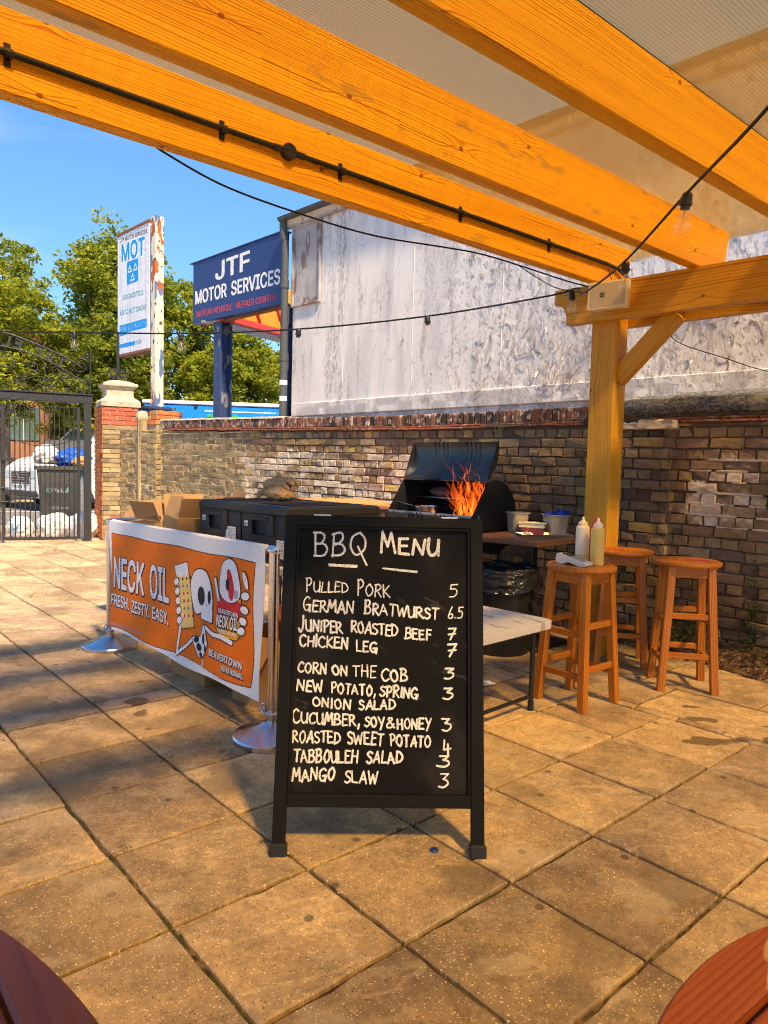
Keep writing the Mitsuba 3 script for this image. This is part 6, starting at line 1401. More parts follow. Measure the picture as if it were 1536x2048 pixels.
fb = sbox(L_(-5.235), Zz(3.106), L_(-4.392), Zz(3.225)); ft_ = fit_text('FREE ESTIMATES', L_(-5.205), Zz(3.135), L_(-4.425), .064 / 1.7 * h0, bold=False)
sign_text(MT, 'emblem', fb.difference(ft_), 'm_motblue', mb + .0002)
sign_text(MT, 'emblem', sbox(L_(-5.235), Zz(3.075), L_(-5.0), Zz(3.10)), 'm_motblue', mb + .0002)
st2 = sbox(L_(-5.235), Zz(2.90), L_(-4.74), Zz(2.955)).difference(fit_text('trustmyrepairs.co.uk', L_(-5.22), Zz(2.917), L_(-4.80), .024 / 1.7 * h0)); sign_text(MT, 'emblem', st2, 'm_motblue', mb + .0002)
for k in range(3): sign_text(MT, 'lettering', sbox(L_(-4.70), Zz(2.905 + .022 * k), L_(-4.555), Zz(2.909 + .022 * k)), 'm_motteal', mb + .0002)
part(MT, 'post', M().box(wp(-5.965, mb - .06, 2.6), (.15, .15, 5.18), .006, WR).ply('m_rusty', uv=False), 'rusty post with peeling white and blue paint')
MP = thing('brick_pier', 'low orange brick pier with a blue plate at the foot of the rusty sign post', 'pier')
part(MP, 'core', M().box(wp(-6.0, -.72, 1.02), (.70, .44, 2.04), 0, WR).ply('m_pillarmortar', uv=False))
for r_ in range(3):
    for k in range(4):
        q = M(); q.box(wp(-6.26 + .178 * k, -.505, 2.075 - .077 * r_ - .03), (.168, .05, .065), .005, WR, uo=(0, 0)); q.uv = [np.tile([2.7 if (k + r_) % 3 else .1, rng.random()], (q.n, 1))]; part(MP, 'brick', q.ply('m_pillarbrick'))
    for k in range(2):
        q = M(); q.box(wp(-5.655, -.61 - .215 * k, 2.075 - .077 * r_ - .03), (.05, .205, .065), .005, WR, uo=(0, 0)); q.uv = [np.tile([2.7, rng.random()], (q.n, 1))]; part(MP, 'brick', q.ply('m_pillarbrick'))
part(MP, 'plate', M().box(wp(-6.08, -.68, 2.135), (.56, .46, .05), .008, WR).ply('m_postblue', uv=False))

# ================================================================== GATE PILLAR
PL_ = thing('gate_pillar', 'yellow and red brick gate pillar with a moulded stone cap', 'pillar')
pa = math.radians(30); PX = np.array([math.cos(pa), math.sin(pa), 0]); PYv = np.array([-math.sin(pa), math.cos(pa), 0]); PR_ = np.stack([PX, PYv, ZA], 1)
pc0 = np.array([-4.47, 11.18, 0]) + PX * .275 + PYv * .275
part(PL_, 'core', M().box(pc0 + PYv * .15 + ZA * 1.05, (.53, .83, 2.12), 0, PR_).ply('m_pillarmortar', uv=False))
for r_ in range(28):
    z = .02 + .0755 * r_
    for face, (ax, nv) in enumerate(((PX, -PYv), (PYv, -PX))):
        cuts = [-.275, -.05, .175, .275] if (r_ + face) % 2 else [-.275, -.165, .06, .275]
        if face: cuts = cuts + ([.40, .575] if r_ % 2 else [.50, .575])
        for a, b in zip(cuts[:-1], cuts[1:]):
            q = M(); q.box(pc0 + ax * (a + b) / 2 + nv * (.268 + rng.normal(0, .0025)) + ZA * (z + .033), (b - a - .010, .03, .0655), .005, np.stack([ax, nv, ZA], 1), uo=(0, 0))
            red = 1.8 if (r_ >= 24 and face == 0) else (2.8 if face == 1 else rng.random()); q.uv = [np.tile([red, rng.random()], (q.n, 1))]; part(PL_, 'brick', q.ply('m_pillarbrick'))
cap = M(); ringp = [(.30, 2.125), (.30, 2.20), (.275, 2.235), (.225, 2.27), (.205, 2.30), (.205, 2.405), (.225, 2.42), (.25, 2.445), (.265, 2.455), (.265, 2.49), (.17, 2.535), (.06, 2.56), (0.0, 2.56)]
V = [pc0 + PX * x * r_ + PYv * y * r_ + ZA * z for r_, z in ringp for x, y in ((1, 1), (-1, 1), (-1, -1), (1, -1))]
cap.add(V, [[i * 4 + k, i * 4 + (k + 1) % 4, (i + 1) * 4 + (k + 1) % 4, (i + 1) * 4 + k] for i in range(len(ringp) - 1) for k in range(4)])
part(PL_, 'stone_cap', cap.ply('m_stone', uv=False), 'moulded weathered stone cap')
LM = thing('iron_lamp_stem', 'black iron stem on scrolled feet standing on the gate pillar cap', 'lamp stem')
scene[LM] = M().tube([pc0 + ZA * 2.58, pc0 + ZA * 3.34], .022, 8).ply('m_iron', True, uv=False)
def spiral(c, r0, r1, a0, turns, X_, Y_, n=26):
    a = np.linspace(0, 1, n); return [c + (X_ * math.cos(a0 + turns * 2 * math.pi * t) + Y_ * math.sin(a0 + turns * 2 * math.pi * t)) * (r0 + (r1 - r0) * t) for t in a]
g = M()
for k in range(4):
    d = PX * math.cos(k * 1.571 + .78) + PYv * math.sin(k * 1.571 + .78); c = pc0 + d * .13 + ZA * 2.66
    g.tube(spiral(c, .10, .03, math.pi, -.95 if True else 1, d, ZA), .010, 5); g.tube([pc0 + ZA * 2.68, c + d * .02 - ZA * .10], .009, 5)
part(LM, 'scroll_foot', g.ply('m_iron', True, uv=False))
EP = thing('end_pier', 'narrow rendered pier with rounded stone top between gate pillar and brick wall', 'pier'); ec = np.array([-3.74, 10.86, 0]); g = M(); g.box(ec + ZA * .96, (.13, .13, 1.92), .012, PR_); scene[EP] = g.ply('m_pillarbrick', uv=False)
part(EP, 'top', M().lathe([(0, 1.90), (.10, 1.90), (.11, 1.94), (.095, 2.0), (.06, 2.03), (0, 2.04)], ec, 4, PR_ @ rotz(math.pi / 4)).ply('m_pillarmortar', uv=False))

# ================================================================== IRON GATE
GT = thing('iron_gate', 'tall black iron bar gate closing the yard entrance', 'gate')
GXv = np.array([*gdir, 0]); GOv = np.array([*(-gnor), 0]); GRm = np.stack([GXv, GOv, ZA], 1)
gq_ = lambda t, z, o=0.0: np.array([*gate_a, 0]) + GXv * t + GOv * o + ZA * z
def leaf_gate(t0, t1, ts):
    part(GT, 'stile', M().box(gq_(t0, 1.05), (.05, .05, 2.02), .004, GRm).ply('m_iron', uv=False)); part(GT, 'stile', M().box(gq_(t1, 1.05), (.05, .05, 2.02), .004, GRm).ply('m_iron', uv=False))
    for z in (.055, 1.255, 2.06): part(GT, 'rail', M().box(gq_((t0 + t1) / 2, z), (t1 - t0 - .05, .038, .045 if z != 2.06 else .012), .003, GRm).ply('m_iron', uv=False)) if z != 1.255 else None
    for t in ts: part(GT, 'bar', M().tube([gq_(t, .06), gq_(t, 2.055)], .0085, 6).ply('m_iron', True, uv=False))
    sw_ = [gq_(t, 1.60 - .135 * math.sin(math.pi * (t - t0) / (t1 - t0)), -.012) for t in np.linspace(t0, t1, 18)]
    part(GT, 'swag_rail', M().tube(sw_, .008, 5).ply('m_iron', True, uv=False))
    for t in [a + .034 for a in ts[::1]]: part(GT, 'short_bar', M().tube([gq_(t, .06), gq_(t, .36)], .006, 5).ply('m_iron', True, uv=False)) if False else None
leaf_gate(.205, 1.235, [.268 + .0675 * k for k in range(14)])
leaf_gate(1.30, 2.33, [1.365 + .0675 * k for k in range(14)])
part(GT, 'bolt', M().box(gq_(1.24, 1.25, -.05), (.34, .03, .05), .004, GRm).ply('m_iron', uv=False))
for z in (.62, .82): part(GT, 'latch', M().tube([gq_(1.16, z, -.05), gq_(1.36, z, -.05)], .012, 6).ply('m_iron', True, uv=False))
AR = thing('gate_arch', 'black iron gate frame topped by a scrolled arch with cut out lettering', 'gate arch')
for t in (.075, 2.46): part(AR, 'gatepost', M().box(gq_(t, 1.10), (.11, .11, 2.20), .005, GRm).ply('m_iron', uv=False))
part(AR, 'lintel', M().box(gq_(1.27, 2.19), (2.54, .12, .115), .006, GRm).ply('m_iron', uv=False)); part(AR, 'drip_strip', M().box(gq_(1.27, 2.262), (2.56, .16, .022), .004, GRm).ply('m_iron', uv=False))
part(AR, 'upright', M().tube([gq_(.03, 2.27), gq_(.03, 2.98)], .012, 6).ply('m_iron', True, uv=False))
oc = catmull([(.16, 2.68), (.27, 2.755), (.594, 2.906), (.975, 3.045), (1.256, 3.115), (1.55, 3.15), (1.9, 3.15), (2.3, 3.08)], 8); ic = catmull([(.05, 2.38), (.16, 2.47), (.285, 2.556), (.526, 2.695), (.864, 2.838), (1.258, 2.912), (1.6, 2.945), (2.0, 2.94), (2.35, 2.88)], 8)
part(AR, 'outer_arc', M().tube([gq_(*p) for p in oc], .014, 6).ply('m_iron', True, uv=False)); part(AR, 'inner_arc', M().tube([gq_(*p) for p in ic], .011, 6).ply('m_iron', True, uv=False))
GTXT = np.stack([GXv, ZA, np.cross(GXv, ZA)], 1)
for ch, t in (('T', .44), ('H', .59), ('E', .74), ('E', 1.02), ('L', 1.17), ('E', 1.31)):
    i = int(np.argmin(np.abs(oc[:, 0] - t))); zo = oc[i, 1]; zi = np.interp(t, ic[:, 0], ic[:, 1]); sl = math.atan2(oc[min(i + 2, len(oc) - 1), 1] - oc[i - 2, 1], oc[min(i + 2, len(oc) - 1), 0] - oc[i - 2, 0])
    p = fit_text(ch, -.045, 0, .045, (zo - zi) * .92 * math.cos(sl)); p = affinity.translate(affinity.rotate(p, math.degrees(sl), origin=(0, 0)), t + .0 + .09 * math.sin(sl), zi + .012)
    g = M(); g.prism(p.buffer(.004), .008, gq_(0, 0, .004), GTXT); part(AR, 'letter', g.ply('m_iron', uv=False))
g = M()
for (t, z, r0, a0, tn) in ((.166, 2.693, .13, 2.6, -1.5), (.089, 2.851, .045, 4.5, 1.3), (.505, 2.60, .085, 3.2, -1.5), (.595, 2.345, .085, 2.9, 1.6), (.76, 2.33, .085, .2, -1.6), (.826, 2.63, .085, .1, 1.5), (1.204, 2.70, .16, -.2, 1.6), (.932, 2.51, .055, .3, 1.4), (.72, 2.47, .05, 0, -1.3), (.604, 2.476, .05, 3.1, 1.3), (.397, 2.51, .05, 3.1, -1.3), (.358, 2.32, .05, 3.3, 1.4), (.167, 2.32, .06, 3.0, 1.4), (.10, 2.47, .045, 3.1, -1.3), (.981, 2.33, .055, .2, 1.4), (1.179, 2.33, .06, .1, -1.4), (1.06, 2.42, .04, 2, 1.3), (1.42, 2.62, .13, 3.0, -1.5), (1.42, 2.36, .08, 3, 1.4)):
    g.tube(spiral(gq_(t, z), r0, r0 * .22, a0, tn, GXv, ZA), np.linspace(.009, .006, 26), 5)
for pts in ([(.27, 2.65), (.36, 2.52), (.52, 2.42), (.62, 2.28)], [(1.05, 2.73), (1.10, 2.56), (.95, 2.44), (.88, 2.28)], [(.74, 2.60), (.80, 2.50), (.95, 2.44), (1.08, 2.36)], [(.42, 2.62), (.44, 2.48), (.34, 2.42), (.24, 2.30)], [(.20, 2.56), (.28, 2.46), (.20, 2.36), (.10, 2.28)]): g.tube([gq_(*p) for p in catmull(pts, 6)], .008, 5)
part(AR, 'scrollwork', g.ply('m_iron', True, uv=False), 'wrought iron scrolls under the arch')
part(AR, 'spear', M().tube([gq_(.664, z) for z in (2.26, 2.62, 2.625, 2.65, 2.70, 2.72)], [.009, .009, .018, .020, .008, .002], 6).ply('m_iron', True, uv=False))

# ================================================================== STREET THINGS
def bagm(c, r, seed, squash=(1, 1, 1), amp=.55, fr=2.2):
    g = trimesh.creation.icosphere(4, 1.0); v = np.array(g.vertices); f1 = meshkit.fbm(v * fr + seed * 5.3, 4)[:, None]; v = v * (1 + (f1 - .5) * amp) * np.asarray(squash) * r
    v = v + c; v[:, 2] = np.maximum(v[:, 2], c[2] - r * squash[2] * .82); return v, g.faces
WB = thing('wheelie_bin', 'large grey wheeled rubbish bin overflowing behind the gate with its lid open', 'wheelie bin')
wa = math.radians(12); WX = np.array([math.cos(wa), math.sin(wa), 0]); WY = np.array([-math.sin(wa), math.cos(wa), 0]); WBR = np.stack([WX, WY, ZA], 1); wc = np.array([-5.80, 12.75, -.02])
wq = lambda x, y, z: wc + WX * x + WY * y + ZA * z
bd = m3.Manifold.hull_points([wq(x * w, y * d, z) for (z, w, d) in ((.08, .27, .30), (.10, .285, .32), (1.12, .35, .42)) for x in (-1, 1) for y in (-1, 1)]) - m3.Manifold.hull_points([wq(x * w, y * d, z) for (z, w, d) in ((.2, .25, .29), (1.2, .33, .40)) for x in (-1, 1) for y in (-1, 1)])
part(WB, 'body', M().man(bd).ply('m_bin', False, uv=False))
for sx in (-1, 1): part(WB, 'rim', M().box(wq(sx * .365, 0, 1.13), (.04, .92, .07), .01, WBR).ply('m_bin', uv=False))
part(WB, 'rim', M().box(wq(0, -.435, 1.13), (.69, .04, .07), .01, WBR).ply('m_bin', uv=False)); part(WB, 'rim', M().box(wq(0, .435, 1.13), (.69, .04, .07), .01, WBR).ply('m_bin', uv=False))
lidr = WBR @ np.array([[1, 0, 0], [0, math.cos(.55), -math.sin(.55)], [0, math.sin(.55), math.cos(.55)]])
part(WB, 'lid', M().box(wq(0, .12, 1.42), (.80, .80, .04), .012, lidr).ply('m_bin', uv=False), 'dark lid propped open by the bags')
part(WB, 'side_panel', M().box(wq(.345, 0, .62), (.012, .55, .75), .004, WBR).ply('m_binlight', uv=False))
for sx in (-1, 1): part(WB, 'wheel', M().lathe([(0, -.03), (.09, -.03), (.10, 0), (.09, .03), (0, .03)], wq(sx * .20, .22, .10), 16, np.stack([WY, ZA, WX], 1)).ply('m_rubber', 40, uv=False))
WT = np.stack([WX, ZA, np.cross(WX, ZA)], 1); sl_ = .10 / 1.02
def wtxt(p, b, nm='lettering'):
    g = M(); g.prism(p, .003, wq(0, -.001, 0), np.stack([WX, (ZA + WY * -sl_) / math.hypot(1, sl_), np.cross(WX, (ZA + WY * -sl_) / math.hypot(1, sl_))], 1)); 
    g.v = [v - WY * .318 for v in g.v]; part(WB, nm, g.ply(b, uv=False))
wtxt(Point(-.15, .74).buffer(.050).difference(Point(-.15, .74).buffer(.036)), 'm_binlogo', 'emblem'); wtxt(Point(-.15, .74).buffer(.018), 'm_binlogo', 'emblem'); wtxt(fit_text('Veolu', -.08, .705, .10, .075), 'm_binlight'); wtxt(affinity.rotate(affinity.scale(Point(.15, .75).buffer(.05), .6, 1.2), -30), 'm_binlogo', 'emblem')
wtxt(fit_text('020 1360 464', -.16, .41, .16, .045), 'm_binlight')
for nm, c, r_, sq_, bs, lb in (('rubbish_bag', (-6.05, 12.6, 1.33), .22, (1, .9, .85), 'm_bagwhite', 'white rubbish bag heaped on the open wheelie bin'), ('rubbish_bag', (-5.62, 12.7, 1.28), .26, (1.15, .9, .75), 'm_bagblue', 'shiny blue rubbish bag stuffed into the open wheelie bin'), ('rubbish_bag', (-5.42, 12.55, 1.22), .15, (1, 1, .7), 'm_cloth', 'small brown bag at the right of the wheelie bin top'),
                               ('rubbish_bag', (-5.86, 11.35, .145), .19, (1.0, .9, 1.0), 'm_bagwhite', 'small white carrier bag with blue marks on the footway, left of the bin'), ('rubbish_bag', (-5.40, 11.55, .16), .25, (1.15, .9, .9), 'm_bagwhite', 'middle white rubbish bag on the ground in front of the wheelie bin'), ('rubbish_bag', (-4.95, 11.60, .17), .25, (1.0, .9, 1.0), 'm_bagwhite', 'right hand white rubbish bag on the ground against the gate pillar')):
    v, f_ = bagm(np.array(c), r_, len(used) % 17, sq_); k = single(nm, mikit.ply((v, f_), bs, smooth=True), lb, 'rubbish bag', 'rubbish bags by the gate')
    if 'blue marks' in lb:
        g = M()
        for dx, dz, L in ((-.04, .05, .07), (.0, -.02, .08), (.05, .04, .05), (-.05, -.05, .05)): g.beam(np.array(c) + [dx - L / 2, -.195, dz], np.array(c) + [dx + L / 2, -.195, dz + .03], .02, .012, bev=.002)
        part(k, 'print', g.ply('m_motblue', uv=False))
# white van in the road
VN = thing('white_van', 'white van parked in the road beyond the gate, nose to the left', 'van')
VX = np.array([-.62, -.785, 0]); VX /= np.linalg.norm(VX); VO = np.array([VX[1], -VX[0], 0]); VRm = np.stack([VX, VO, ZA], 1); vb = np.array([-9.95, 19.3, -.148])
vq = lambda x, y, z: vb - VX * x * 1.12 + VO * y * 1.06 + ZA * z * 1.15       # x back from the nose
prof = Polygon([(.10, .30), (.0, .42), (-.02, .75), (.04, 1.02), (.35, 1.22), (1.05, 1.38), (1.95, 2.25), (2.3, 2.36), (5.4, 2.38), (5.45, .35), (5.0, .28), (4.75, .28), (4.62, .55), (4.3, .66), (3.98, .55), (3.85, .28), (1.42, .28), (1.28, .58), (.95, .68), (.62, .58), (.48, .28)])
prof = affinity.scale(prof, 1.12, 1.15, origin=(0, 0)); g = M(); g.prism(prof, 1.97, vq(0, -.93, 0), np.stack([-VX, ZA, np.cross(-VX, ZA)], 1)); 
dirn = np.cross(-VX, ZA) @ VO; V_ = np.vstack(g.v)
if dirn < 0: g.v = [v + VO * 1.97 for v in g.v]
part(VN, 'body', g.ply('m_carwhite', uv=False))
wsx = np.array([.90, 0, .87]); wsn = np.linalg.norm(wsx)
def on_slope(x, z, L, H_, y0, y1, bs, nm, lab=None):
    pass
ws0, ws1 = (1.09, 1.43), (1.90, 2.20)
nrm = -VX * -(ws1[1] - ws0[1]) + ZA * (ws1[0] - ws0[0]); nrm = (VX * (ws1[1] - ws0[1]) + ZA * (ws1[0] - ws0[0])) / math.hypot(ws1[0] - ws0[0], ws1[1] - ws0[1])
g = M(); P4 = [vq(ws0[0], -.80, ws0[1]), vq(ws0[0], .80, ws0[1]), vq(ws1[0], .70, ws1[1]), vq(ws1[0], -.70, ws1[1])]; g.add([p + nrm * .012 for p in P4] + [p - nrm * .002 for p in P4], [[0, 1, 2, 3], [0, 4, 5, 1], [1, 5, 6, 2], [2, 6, 7, 3], [3, 7, 4, 0]]); part(VN, 'windscreen', g.ply('m_carglass', uv=False))
part(VN, 'side_window', M().box(vq(2.25, -.935, 1.78), (.85, .012, .55), .004, VRm).ply('m_carglass', uv=False))
GL = part(VN, 'grille', M().box(vq(-.012, 0, .78), (.05, 1.02, .34), .012, VRm).ply('m_cardark', uv=False))
for k in range(5): part(GL, 'slat', M().box(vq(-.042, 0, .66 + .06 * k), (.02, .94, .018), .004, VRm).ply('m_galv', uv=False))
part(GL, 'emblem', M().beam(vq(-.058, -.09, .70), vq(-.058, .09, .88), .02, .03).ply('m_steel', uv=False))
for y in (-.70, .70): part(VN, 'headlight', M().box(vq(.04, y, .86), (.16, .36, .26), .03, VRm).ply('m_lamp', uv=False))
part(VN, 'bumper', M().box(vq(-.02, 0, .40), (.12, 1.84, .16), .03, VRm).ply('m_cardark', uv=False)); part(VN, 'number_plate', M().box(vq(-.06, 0, .56), (.02, .52, .11), .003, VRm).ply('m_lettwhite', uv=False))
g = M(); [g.box(vq(-.072, -.19 + .07 * k + (.03 if k > 3 else 0), .56), (.003, .045, .07), 0, VRm) for k in range(6)]; part(VN, 'plate_print', g.ply('m_print', uv=False))
for x in (.95, 4.3):
    for y in (-.86, .86):
        w = part(VN, 'wheel', M().lathe([(.18, -.10), (.30, -.10), (.33, -.07), (.33, .07), (.30, .10), (.18, .10)], vq(x, y, .33), 22, np.stack([VX, ZA, VO], 1)).ply('m_rubber', 40, uv=False)); part(w, 'rim', M().lathe([(0, -.05), (.185, -.085), (.19, 0), (.185, .085), (0, .05)], vq(x, y, .33), 18, np.stack([VX, ZA, VO], 1)).ply('m_galv', 40, uv=False))
part(VN, 'mirror', M().box(vq(1.55, -1.04, 1.5), (.12, .18, .28), .03, VRm).ply('m_cardark', uv=False)); part(VN, 'wiper_cowl', M().box(vq(1.08, 0, 1.40), (.16, 1.62, .05), .01, VRm).ply('m_cardark', uv=False))
# blue lorry behind the wall
LR = thing('blue_lorry', 'bright blue lorry body with a white roof edge showing over the wall', 'lorry')
la = np.array([-4.75, 13.9, 0]); lb_ = np.array([-2.15, 14.25, 0]); lx = (lb_ - la) / np.linalg.norm(lb_ - la); ly_ = np.cross(ZA, lx); LRR = np.stack([lx, ly_, ZA], 1); lc = (la + lb_) / 2 + ly_ * 1.0
part(LR, 'body', M().box(lc + ZA * 1.41, (2.62, 2.0, 1.98), .02, LRR).ply('m_lorryblue', uv=False)); part(LR, 'roof_edge', M().box(lc + ZA * 2.44, (2.68, 2.06, .075), .015, LRR).ply('m_white', uv=False))
part(LR, 'stripe', M().box(lc - ly_ * 1.002 + lx * .55 + ZA * 2.29, (1.4, .008, .02), 0, LRR).ply('m_white', uv=False)); part(LR, 'stripe', M().box(lc - ly_ * 1.003 + lx * .2 + ZA * 2.20, (.6, .008, .05), 0, LRR).ply('m_lorrygreen', uv=False))
part(LR, 'lamp', M().lathe([(0, 0), (.035, 0), (.03, .02), (0, .025)], lc - ly_ * 1.0 - lx * .32 + ZA * 2.36, 12, np.stack([lx, ZA, -ly_], 1)).ply('m_black', 40, uv=False))
for x in (-.9, .9):
    for y in (-.8, .8): part(LR, 'wheel', M().lathe([(0, -.12), (.33, -.12), (.36, 0), (.33, .12), (0, .12)], lc + lx * x + ly_ * y + ZA * .21, 18, np.stack([lx, ZA, ly_], 1)).ply('m_rubber', 40, uv=False))
# orange fascia of the garage canopy
FC = thing('garage_canopy', 'orange garage canopy with a red lower edge behind the blue sign', 'canopy')
fa, fb2 = np.array([-2.43, 10.3, 0]), np.array([-1.10, 12.44, 0]); fx = (fb2 - fa) / np.linalg.norm(fb2 - fa); fy = np.cross(ZA, fx); FR = np.stack([fx, fy, ZA], 1); L = np.linalg.norm(fb2 - fa); fm = (fa + fb2) / 2
for k in range(4): part(FC, 'panel', M().box(fm + fx * (-L / 2 + L / 8 + k * L / 4) - fy * 0.0 + ZA * 3.75, (L / 4 - .012, .05, .66), .005, FR).ply('m_orangeboard', uv=False))
part(FC, 'red_edge', M().box(fm - fy * .02 + ZA * 3.36, (L, .10, .10), .01, FR).ply('m_redtrim', uv=False)); part(FC, 'soffit', M().box(fm + fy * .2 + ZA * 3.33, (L, .36, .04), .005, FR).ply('m_galv', uv=False))
for k in range(3): part(FC, 'strut', M().beam(fm + fx * (-.75 + .55 * k) - fy * .05 + ZA * 3.98, fm + fx * (-.45 + .55 * k) - fy * .05 + ZA * 3.42, .04, .03).ply('m_redtrim', uv=False))
part(FC, 'column', M().box(fm + fx * .9 + fy * .3 + ZA * 1.6, (.16, .16, 3.5), .01, FR).ply('m_galv', uv=False))
# fence and house across the road
FN = thing('board_fence', 'brown board fence across the road, behind the van', 'fence')
for k in range(40):
    t = 3.4 + .21 * k; q = gpt(t, 13.6, .0); g = M(); g.box(q + ZA * (.95 + rng.normal(0, .008)), (.185, .022, 1.96), .004, GRm); part(FN, 'board', g.ply('m_fence'))
part(FN, 'rail', M().box(gpt(7.6, 13.64, .6), (8.6, .05, .09), .004, GRm).ply('m_fence'))
HS = thing('brick_house', 'red brick house glimpsed through the trees across the road', 'house')
part(HS, 'wall', M().box(gpt(4.2, 22, 2.4), (9.0, 6, 4.9), 0, GRm).ply('m_house', uv=False)); 
for t in (2.0, 5.5):
    w = part(HS, 'window', M().box(gpt(t, 18.98, 2.6), (1.1, .05, 1.3), .01, GRm).ply('m_carglass', uv=False)); part(w, 'frame', M().box(gpt(t, 18.96, 2.6), (.06, .06, 1.3), .01, GRm).ply('m_white', uv=False))
rf = M(); rf.add([gpt(-.5, 18.7, 4.85), gpt(8.9, 18.7, 4.85), gpt(8.9, 25.3, 4.85), gpt(-.5, 25.3, 4.85), gpt(-.5, 22, 7.0), gpt(8.9, 22, 7.0)], [[0, 1, 5], [0, 5, 4], [2, 3, 4], [2, 4, 5], [1, 2, 5], [3, 0, 4]]); part(HS, 'roof', rf.ply('m_tile', uv=False))

# ================================================================== TREES
def tree(c, rx, ry, rz, zc, nclump, nleaf, size, bs, label, seed, trunk=True, low=.0):
    r_ = np.random.default_rng(seed); k = thing('tree', label, 'tree', 'trees behind the wall and gate'); c = np.array([*c, 0.0])
    d = r_.normal(size=(nclump * 3, 3)); d /= np.linalg.norm(d, axis=1, keepdims=True); rad = r_.random(nclump * 3) ** .40
    lump = .72 + .62 * (meshkit.fbm(d * 1.7 + seed, 3) - .2); p = d * rad[:, None] * lump[:, None]; keep = meshkit.noise(p * 3.1 + seed * 3) > .36; p = p[keep][:nclump]
    C_ = p * [rx, ry, rz] + c + [0, 0, zc]; n = len(C_); cr = r_.uniform(.22, .50, n) * (rx + rz) / 5
    q = r_.normal(size=(n, nleaf, 3)); q /= np.linalg.norm(q, axis=2, keepdims=True); q = q * (r_.random((n, nleaf, 1)) ** .5) * cr[:, None, None] * [1.15, 1.15, .7] + C_[:, None]
    L = q.reshape(-1, 3); m_ = len(L); tone = np.repeat(np.clip(r_.normal(.45, .22, n), 0, 1), nleaf) + r_.normal(0, .16, m_)
    x = r_.normal(size=(m_, 3)); x[:, 2] *= .6; x /= np.linalg.norm(x, axis=1, keepdims=True); y = np.cross(x, r_.normal(size=(m_, 3)) * [.6, .6, 1] + [0, 0, .6]); y /= np.linalg.norm(y, axis=1, keepdims=True); s = size * r_.uniform(.6, 1.35, (m_, 1))
    V = np.stack([L - x * s, L + y * s * .5, L + x * s, L - y * s * .5], 1).reshape(-1, 3); b = np.arange(m_)[:, None] * 4; F = np.vstack([b + [0, 1, 2], b + [0, 2, 3]])
    part(k, 'crown', mikit.ply((V, F), bs, smooth=False, uv=np.repeat(np.stack([np.clip(tone, 0, 1), r_.random(m_)], 1), 4, 0)))
    g = M(); zt_ = zc + rz * .25; g.tube(catmull([c + [0, 0, -.12], c + [.08, .05, zt_ * .45], c + [-.05, .1, zt_]], 6), np.linspace(.22, .07, 13) * rx / 2.3, 9)
    for i in r_.choice(n, min(16, n), replace=False):
        a = c + [0, 0, zc - rz * r_.uniform(.35, .9) if zc - rz * .9 > .5 else zc * .4]; e_ = C_[i]; g.tube(catmull([a, (a + e_) / 2 + r_.normal(0, .15, 3), e_], 5), np.linspace(.055, .012, 11), 5)
    part(k, 'trunk', g.ply('m_bark', True, uv=False))
tree((-9.3, 24.5), 2.5, 2.4, 3.5, 6.1, 330, 85, .085, 'm_leafgreen', 'big green tree behind the white MOT sign', 11)
tree((-11.0, 20.3), 1.9, 1.8, 2.4, 4.4, 210, 90, .075, 'm_leafgold', 'golden green tree above the scrolled gate arch', 12)
tree((-15.8, 28.0), 2.3, 2.2, 2.7, 7.7, 170, 70, .095, 'm_leafgreen', 'tall tree with an open crown at the left edge of the view', 13)
tree((-8.2, 21.2), 1.9, 1.7, 2.3, 3.5, 220, 90, .075, 'm_leafdark', 'dark leafy tree between the gate pillar and the rusty sign post', 14)
tree((-4.7, 22.5), 2.1, 1.9, 2.1, 3.5, 260, 90, .080, 'm_leafgold', 'bright yellow green tree behind the posts of the blue sign', 15)
tree((-10.4, 26.0), 2.6, 2.0, 1.5, 2.9, 150, 90, .085, 'm_leafdark', 'low dark tree behind the bars of the gate', 16)
tree((-6.9, 25.5), 2.0, 1.9, 2.8, 5.1, 220, 85, .085, 'm_leafgreen', 'green tree right of the rusty sign post', 17)
tree((-13.6, 23.5), 1.8, 1.8, 2.0, 4.2, 150, 85, .080, 'm_leafgold', 'yellowish tree at the far left behind the gate arch', 18)
tree((-2.6, 25.0), 2.2, 2.0, 2.4, 3.9, 170, 85, .085, 'm_leafgreen', 'green tree partly hidden by the corner of the white building', 19)
# ================================================================== WEEDS AND LITTER
def blades(m_, c, n, h, spread, lean=.5):
    for _ in range(n):
        a = rng.random() * 6.28; o = np.asarray(c) + np.array([rng.normal(0, spread), rng.normal(0, spread), 0]); L = h * rng.uniform(.5, 1.2); d = np.array([math.cos(a) * lean * rng.random(), math.sin(a) * lean * rng.random(), 1.0]); d = d / np.linalg.norm(d) * L; s = np.cross(d, [math.cos(a + 1), math.sin(a + 1), .2]); s = s / np.linalg.norm(s) * .0022
        m_.add([o - s, o + s, o + d * .6 + s * .7, o + d * .6 - s * .7, o + d + np.array([d[0], d[1], 0]) * .5], [[0, 1, 2], [0, 2, 3], [3, 2, 4]], np.full((5, 2), rng.random()))
g = M()
for (i, j, n, w) in ((-1.02, .10, 26, .03), (-2.35, 1.02, 20, .022), (-1.75, 1.02, 16, .03), (-2.0, -.9, 26, .03), (-3.9, .02, 10, .03), (-.5, 1.0, 8, .03), (0.2, 0.0, 7, .02), (-4.9, 1.0, 14, .03)):
    blades(g, gp(i, j, -.012), n, .03, w, 1.4)
single('joint_grass', g.ply('m_weed'), 'small green weeds sprouting from the paving joints', 'grass', kind='stuff')
g = M()
